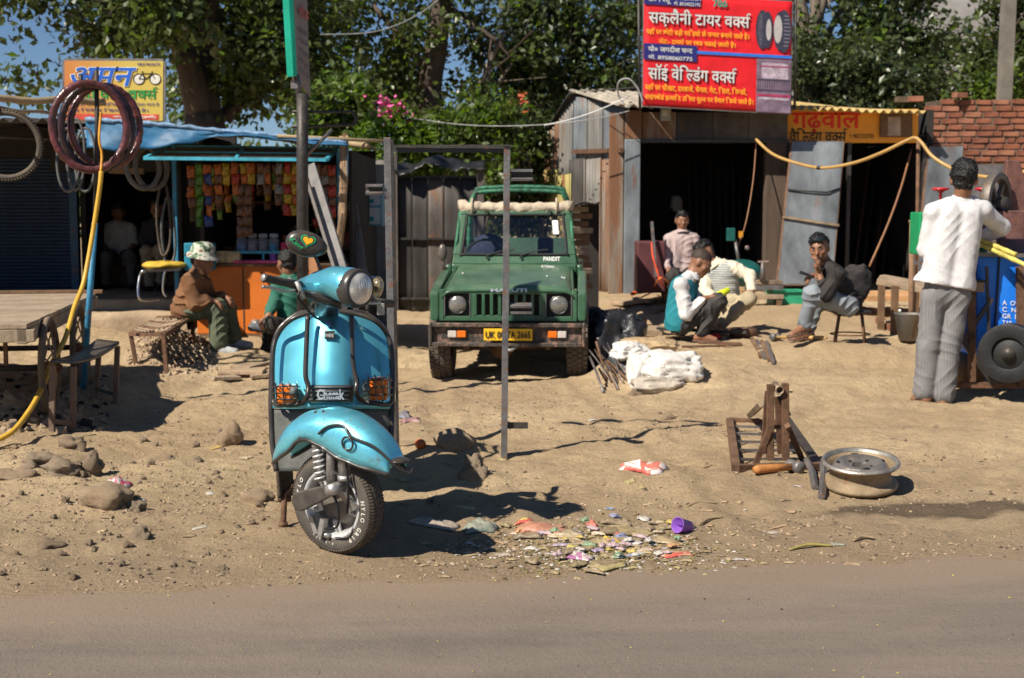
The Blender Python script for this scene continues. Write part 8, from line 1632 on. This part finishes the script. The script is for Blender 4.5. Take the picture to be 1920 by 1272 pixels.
mb=MB();P_=[wpn(-.885,.17,-.014),wpn(.885,.17,-.014),wpn(.885,.93,-.014),wpn(-.885,.93,-.014)];mb.prism(P_,(0,.005,0));J('windscreen',mb,mat('screen_glass',(.82,.88,.9),.02,var=.02,bump=0,trans=1,ior=1.45))
mb=MB();P_=[wpn(.66,.56,.012),wpn(.76,.56,.012),wpn(.76,.82,.012),wpn(.66,.82,.012)];mb.prism(P_,(0,.003,0));J('paper_sticker',mb,mat('paper_white',(.78,.78,.74),.7,bump=0))
for x in(-.45,.10):
 mb=MB();mb.tube([wpn(x,.10,.02),wpn(x+.012,.15,.03)],.009,6);J('wiper_boss',mb,M_jd)
for x in(-.45,.10):
 mb=MB();mb.tube([wpn(x,.16,.022),wpn(x+.22,.24,.022),wpn(x+.46,.27,.022)],.006,5);J('wiper',mb,M_jd)
for x in(-.55,.60):
 mb=MB();mb.tube(spline([wpn(x,.97,.02),wpn(x+.03,.99,.05),wpn(x+.08,.96,.04),wpn(x+.02,.93,.02)],4),.008,6);J('top_catch',mb,M_jd)
def jt(text,x0,x1,z0,z1,y0,y1,m,bold=.02):lettering('lettering',text,JM@V((x0,y0,z0)),JM@V((x1,y0,z0)),JM@V((x0,y1,z1)),m,jeep,bold)
a_=lambda v:(wz0+(wz1-wz0)*v,wy0+(wy1-wy0)*v-.006)
jt('PANDIT',.28,.44,a_(.055)[0],a_(.135)[0],a_(.055)[1],a_(.135)[1],M_white,.03)
hv=lambda x,v:JM@(hood(.5+x/1.17,v)+V((0,-.004,.010)))
lettering('lettering','A.Visana',hv(.27,.80),hv(.40,.80),hv(.27,.93),M_white,jeep,.01);lettering('lettering','MARUTI',JM@V((-.15,.068,.785)),JM@V((.17,.068,.785)),JM@V((-.15,.072,.815)),mat('badge_silver',(.6,.62,.62)),jeep,.03)
for x,v,s in((-.47,.55,.012),(.33,.42,.012),(.47,.38,.014),(.49,.36,.014)):
 mb=MB();P_=[hood(.5+(x+a)/1.17,v+b)+V((0,0,.009)) for a,b in((0,0),(s,0),(s,.06),(0,.06))];mb.add(P_,[(0,1,2,3)],False);J('paint_chip',mb,M_white)
M_canv=mat('canvas',(.50,.42,.32),.85,var=.3,vs=7,bump=.5,bs=40,dust=.3)
mb=MB();mb.tube([(-.545+1.09*i/24,1.34+.015*math.sin(i*1.7),1.515-.012*math.sin(math.pi*i/24)+.008*math.sin(i*2.3)) for i in range(25)],[.050+.003*math.sin(i*2.1)+(.012 if i in(0,1,23,24) else 0) for i in range(25)],14);mb.jit(.014,6,4);rl_=J('canvas_roll',mb,M_canv)
mb=MB();mb.sheet(lambda u,v:V((-.53+1.06*u,1.30+.3*v,1.47+.05*math.sin(v*2.6)+.012*math.sin(u*20+v*3))),30,6,.008);J('canvas_flap',mb,M_canv)
for x in(-.42,.40):
 mb=MB();mb.tube([(x+.0,1.34+.078*math.cos(a),1.513+.078*math.sin(a)) for a in[2*math.pi*i/16 for i in range(16)]],.010,5,closed=True);J('strap',mb,M_canv,rl_)
M_rope=mat('green_white_rope',(.03,.13,.07),.6,var=.9,vs=24,bump=.5,bs=60)
for y,z in((2.0,1.66),(2.2,1.70)):
 mb=MB();mb.tube(spline([(-.52,y,.95),(-.50,y,1.5),(-.46,y,z-.04),(-.40,y,z),(0,y,z+.015),(.40,y,z),(.46,y,z-.04),(.50,y,1.5),(.52,y,.95)],6),.022,8);J('roll_bar',mb,M_rope)
for s in(-1,1):
 mb=MB();mb.tube([(s*.535,1.32,1.47),(s*.56,1.2,1.2),(s*.60,1.2,.99)],.016,8);J('side_rope',mb,M_rope)
 mb=MB();mb.loft([[(s*.29+.21*math.cos(a)*k,y,1.02+.24*math.sin(a)*k) for a in[2*math.pi*i/20 for i in range(20)]] for y,k in((1.72,.8),(1.75,1),(1.83,1),(1.86,.8))]) if s<0 else mb.bb((.20,1.75,.85),(.36,1.85,1.22));J('seat',mb,mat('seat_blue',(.012,.018,.05),.7,var=.3,bump=.3),bevel=.03 if s>0 else 0)
J('dashboard',jbox(-.57,.57,1.2,1.36,.93,1.04),mat('dash_grey',(.08,.085,.08),.6,var=.2),bevel=.02);J('rear_bench',jbox(-.5,.5,2.5,2.75,.75,1.2),mat('bench_green',(.06,.12,.08),.7,var=.3));J('floor',jbox(-.59,.59,1.17,3.0,.42,.45),M_jd);J('tailboard',jbox(-.6,.6,2.97,3.02,.42,1.0),M_jg)
mb=MB();c=V((-.30,1.42,1.06));ax2=V((0,-.75,.66)).normalized();u_,w2_=frame(ax2);mb.tube([c+(u_*math.cos(a)+w2_*math.sin(a))*.19 for a in[2*math.pi*i/32 for i in range(32)]],.013,7,closed=True);sw_=J('steering_wheel',mb,M_jd);mb=MB();mb.beam(c-u_*.18,c+u_*.18,.03,.015);mb.cyl(c-ax2*.2,c,.02);J('spoke',mb,M_steel,sw_)
mb=MB();mb.ell((-.69,1.12,1.09),(.045,.03,.08),14,10);J('mirror',mb,mat('mirror_shell',(.10,.09,.085),.4,.2,dust=.3));mb=MB();mb.tube([(-.60,1.12,.93),(-.67,1.10,.95),(-.69,1.12,1.02)],.009,6);J('mirror_arm',mb,M_iron)
mb=MB();mb.cyl((-.5,.45,.30),(.5,.45,.30),.04,n=12);mb.ell((-.08,.45,.29),(.12,.11,.12),16,10);J('front_axle',mb,mat('rusty_axle',(.10,.055,.03),.8,.2,var=.4,dust=.3))
for s in(-1,1):
 mb=MB();mb.beam((s*.36,-.01,.36),(s*.36,.9,.34),.06,.03);mb.beam((s*.36,.02,.30),(s*.36,.02,.40),.05,.03);J('leaf_spring',mb,M_rustbar)
J('cross_member',jbox(-.5,.5,.03,.08,.36,.42),M_jb);mb=MB();mb.tube(spline([(-.02,-.03,.33),(.03,-.06,.30),(.08,-.03,.33)],5),.014,8);J('tow_hook',mb,M_alu)
# ------ sugar cane press cart at right
YM=9.86;jm=thing('juice_cart','blue sugar cane press cart with a big flywheel behind the standing man','cart',onz(1880,YM));mx=lambda px,py,dy=0:at(px,py,YM+dy)
M_pb=mat('press_blue',(.005,.19,.80),.4,var=.10,vs=4,bump=.05,dust=.08)
mb=MB();P_=[mx(1808,680),mx(1830,672),mx(2000,700),mx(2000,482),mx(1832,478),mx(1826,500)];mb.prism([mx(1832,672),mx(2010,700),mx(2010,484),mx(1832,478)],(0,.5,0));pb_=mb.build('blue_panel',M_pb,jm,bevel=.02)
mb=MB();mb.prism([mx(1806,640,.02),mx(1831,660,.02),mx(1831,480,.02),mx(1812,500,.02)],(0,.4,0));mb.build('side_panel',M_pb,jm)
mb=MB();mb.beam(mx(1822,477,-.02),mx(2010,482,-.02),.06,.03);mb.build('panel_edge',M_steel,jm)
mb=MB();mb.beam(mx(1874,480,-.012),mx(1862,676,-.012),.012,.010,up=(0,1,0));mb.build('seam',M_jd,pb_)
for i,tx in enumerate(('A  OU','C  N','GR  N','TAR')):lettering('lettering',tx,mx(1879,572+i*12.5,-.004),mx(1879+(32,26,32,19)[i],574+i*12.5,-.004),mx(1879,563+i*12.5,-.004),M_white,pb_,.015)
def fwheel(name,px,py,dy,Rr,th,m,ax=(.75,-.66,0),spokes=5,rim=.05):
 c=mx(px,py,dy);mb=MB();a=V(ax).normalized();mb.lathe([(Rr-rim,-th/2),(Rr,-th/2),(Rr,th/2),(Rr-rim,th/2)],c,a,40,closed=True);o_=mb.build(name,m,jm,bevel=.004);u,w2=frame(a)
 for i in range(spokes):an=2*math.pi*i/spokes+.3;d=u*math.cos(an)+w2*math.sin(an);mb=MB();mb.beam(c,c+d*(Rr-rim*.8),.035,.03);mb.build('spoke',m,o_)
 mb=MB();mb.cyl(c-a*.08,c+a*.08,.05,n=14);mb.build('hub',M_iron,o_)
M_mar=mat('maroon_iron',(.16,.07,.06),.55,.2,var=.4,vs=10,bump=.3,rust=.3,dust=.2)
fwheel('flywheel',1868,382,.35,.235,.07,mat('flywheel_grey',(.11,.10,.09),.5,.4,var=.4,vs=10,rust=.3,dust=.2));fwheel('cart_wheel',1893,662,-.25,.215,.12,M_black,ax=(-.5,-.85,0),spokes=0,rim=.1);fwheel('pulley',1840,400,.3,.09,.05,mat('pulley_green',(.08,.14,.09),.5,.3,var=.3))
mb=MB();c=mx(1893,662,-.25);mb.lathe([(.116,.03),(.08,.045),(.03,.06),(0,.06)],c,(-.5,-.85,0),24);mb.build('wheel_hub',M_jd,jm)
mb=MB();mb.prism([mx(1888,300,.5),mx(1912,300,.5),mx(1960,480,.5),mx(1870,480,.5)],(0,.06,0));mb.build('side_cheek',M_mar,jm,bevel=.008)
mb=MB();mb.bb(mx(1760,450,.3),mx(1900,395,.55));mb.build('press_head',M_mar,jm,bevel=.01)
mb=MB();mb.bb(mx(1745,500,.25),mx(1900,490,.7));mb.build('press_table',M_steel,jm)
mb=MB();mb.bb(mx(1722,478,.55),mx(1742,398,.8));mb.build('green_guard',mat('guard_green',(.01,.28,.10),.45,var=.15),jm,bevel=.01)
for px in(1763,1843):
 c=mx(px,380,.3);mb=MB();mb.lathe([(0,-.06),(.012,-.06),(.012,.07),(.03,.085),(.062,.095),(.066,.105),(.05,.112),(0,.112)],c,(0,0,1),22);mb.build('screw_wheel',mat('red_enamel',(.55,.02,.03),.35,var=.2,vs=12,coat=.4),jm)
for(a,b,w_) in(((1822,505),(1822,716),.05),((1806,640),(1860,560),.03),((1806,640),(1862,720),.04),((1850,500),(1856,680),.02),((1912,500),(1915,725),.05),((1760,500),(1760,720),.04)):
 mb=MB();d=.05 if a[0]!=1760 else .6;p,q_=mx(*a,-.12+d),mx(*b,-.12+d);q_.z=max(q_.z,gz(q_.x,q_.y)-.01);mb.beam(p,q_,w_,w_*.8,up=(0,1,0));mb.build('frame_leg',M_iron if w_<.05 else M_rustbar,jm)
mb=MB();mb.beam(mx(1790,722,-.05),mx(2000,724,-.05),.05,.04);mb.build('base_rail',M_rustbar,jm)
mb=MB();mb.prism([mx(1812,548,-.1),mx(1846,548,-.1),mx(1846,530,-.1),mx(1812,530,-.1)],(0,.3,0));mb.build('step_board',M_wood,jm);mb=MB();mb.prism([mx(1808,530,-.12),mx(1854,530,-.12),mx(1850,526,-.12),mx(1812,526,-.12)],(0,.34,0));mb.build('tray',M_jd,jm)
mb=MB();mb.lathe([(0,0),(.05,0),(.06,.14),(.055,.14),(.045,.01)],mx(1835,500,.1),(0,0,1),18);mb.build('measuring_jug',mat('jug_green',(.01,.16,.07),.35),None,label='dark green jug standing on the press behind the man',cat='jug')
mb=MB();mb.ell(mx(1815,690,.35),(.16,.2,.13),20,12);mb.build('cane_waste_bin',M_wood2,None,label='brown round basket under the press',cat='basket')
for i,(a,b) in enumerate((((1832,456),(1925,498)),((1835,448),(1905,478)))):
 p,q_=mx(*a,-.0),mx(*b,-.35+.1*i);mb=MB();mb.tube([p.lerp(q_,k/12) for k in range(13)],[.017 if k%3 else .020 for k in range(13)],9);mb.build('sugar_cane',mat('sugar_cane',(.52,.44,.10),.5,var=.35,vs=14,bump=.2),None,label=('longer' if i==0 else 'shorter')+' yellow sugar cane stalk being fed into the press',cat='sugar cane',group='sugar cane stalks')
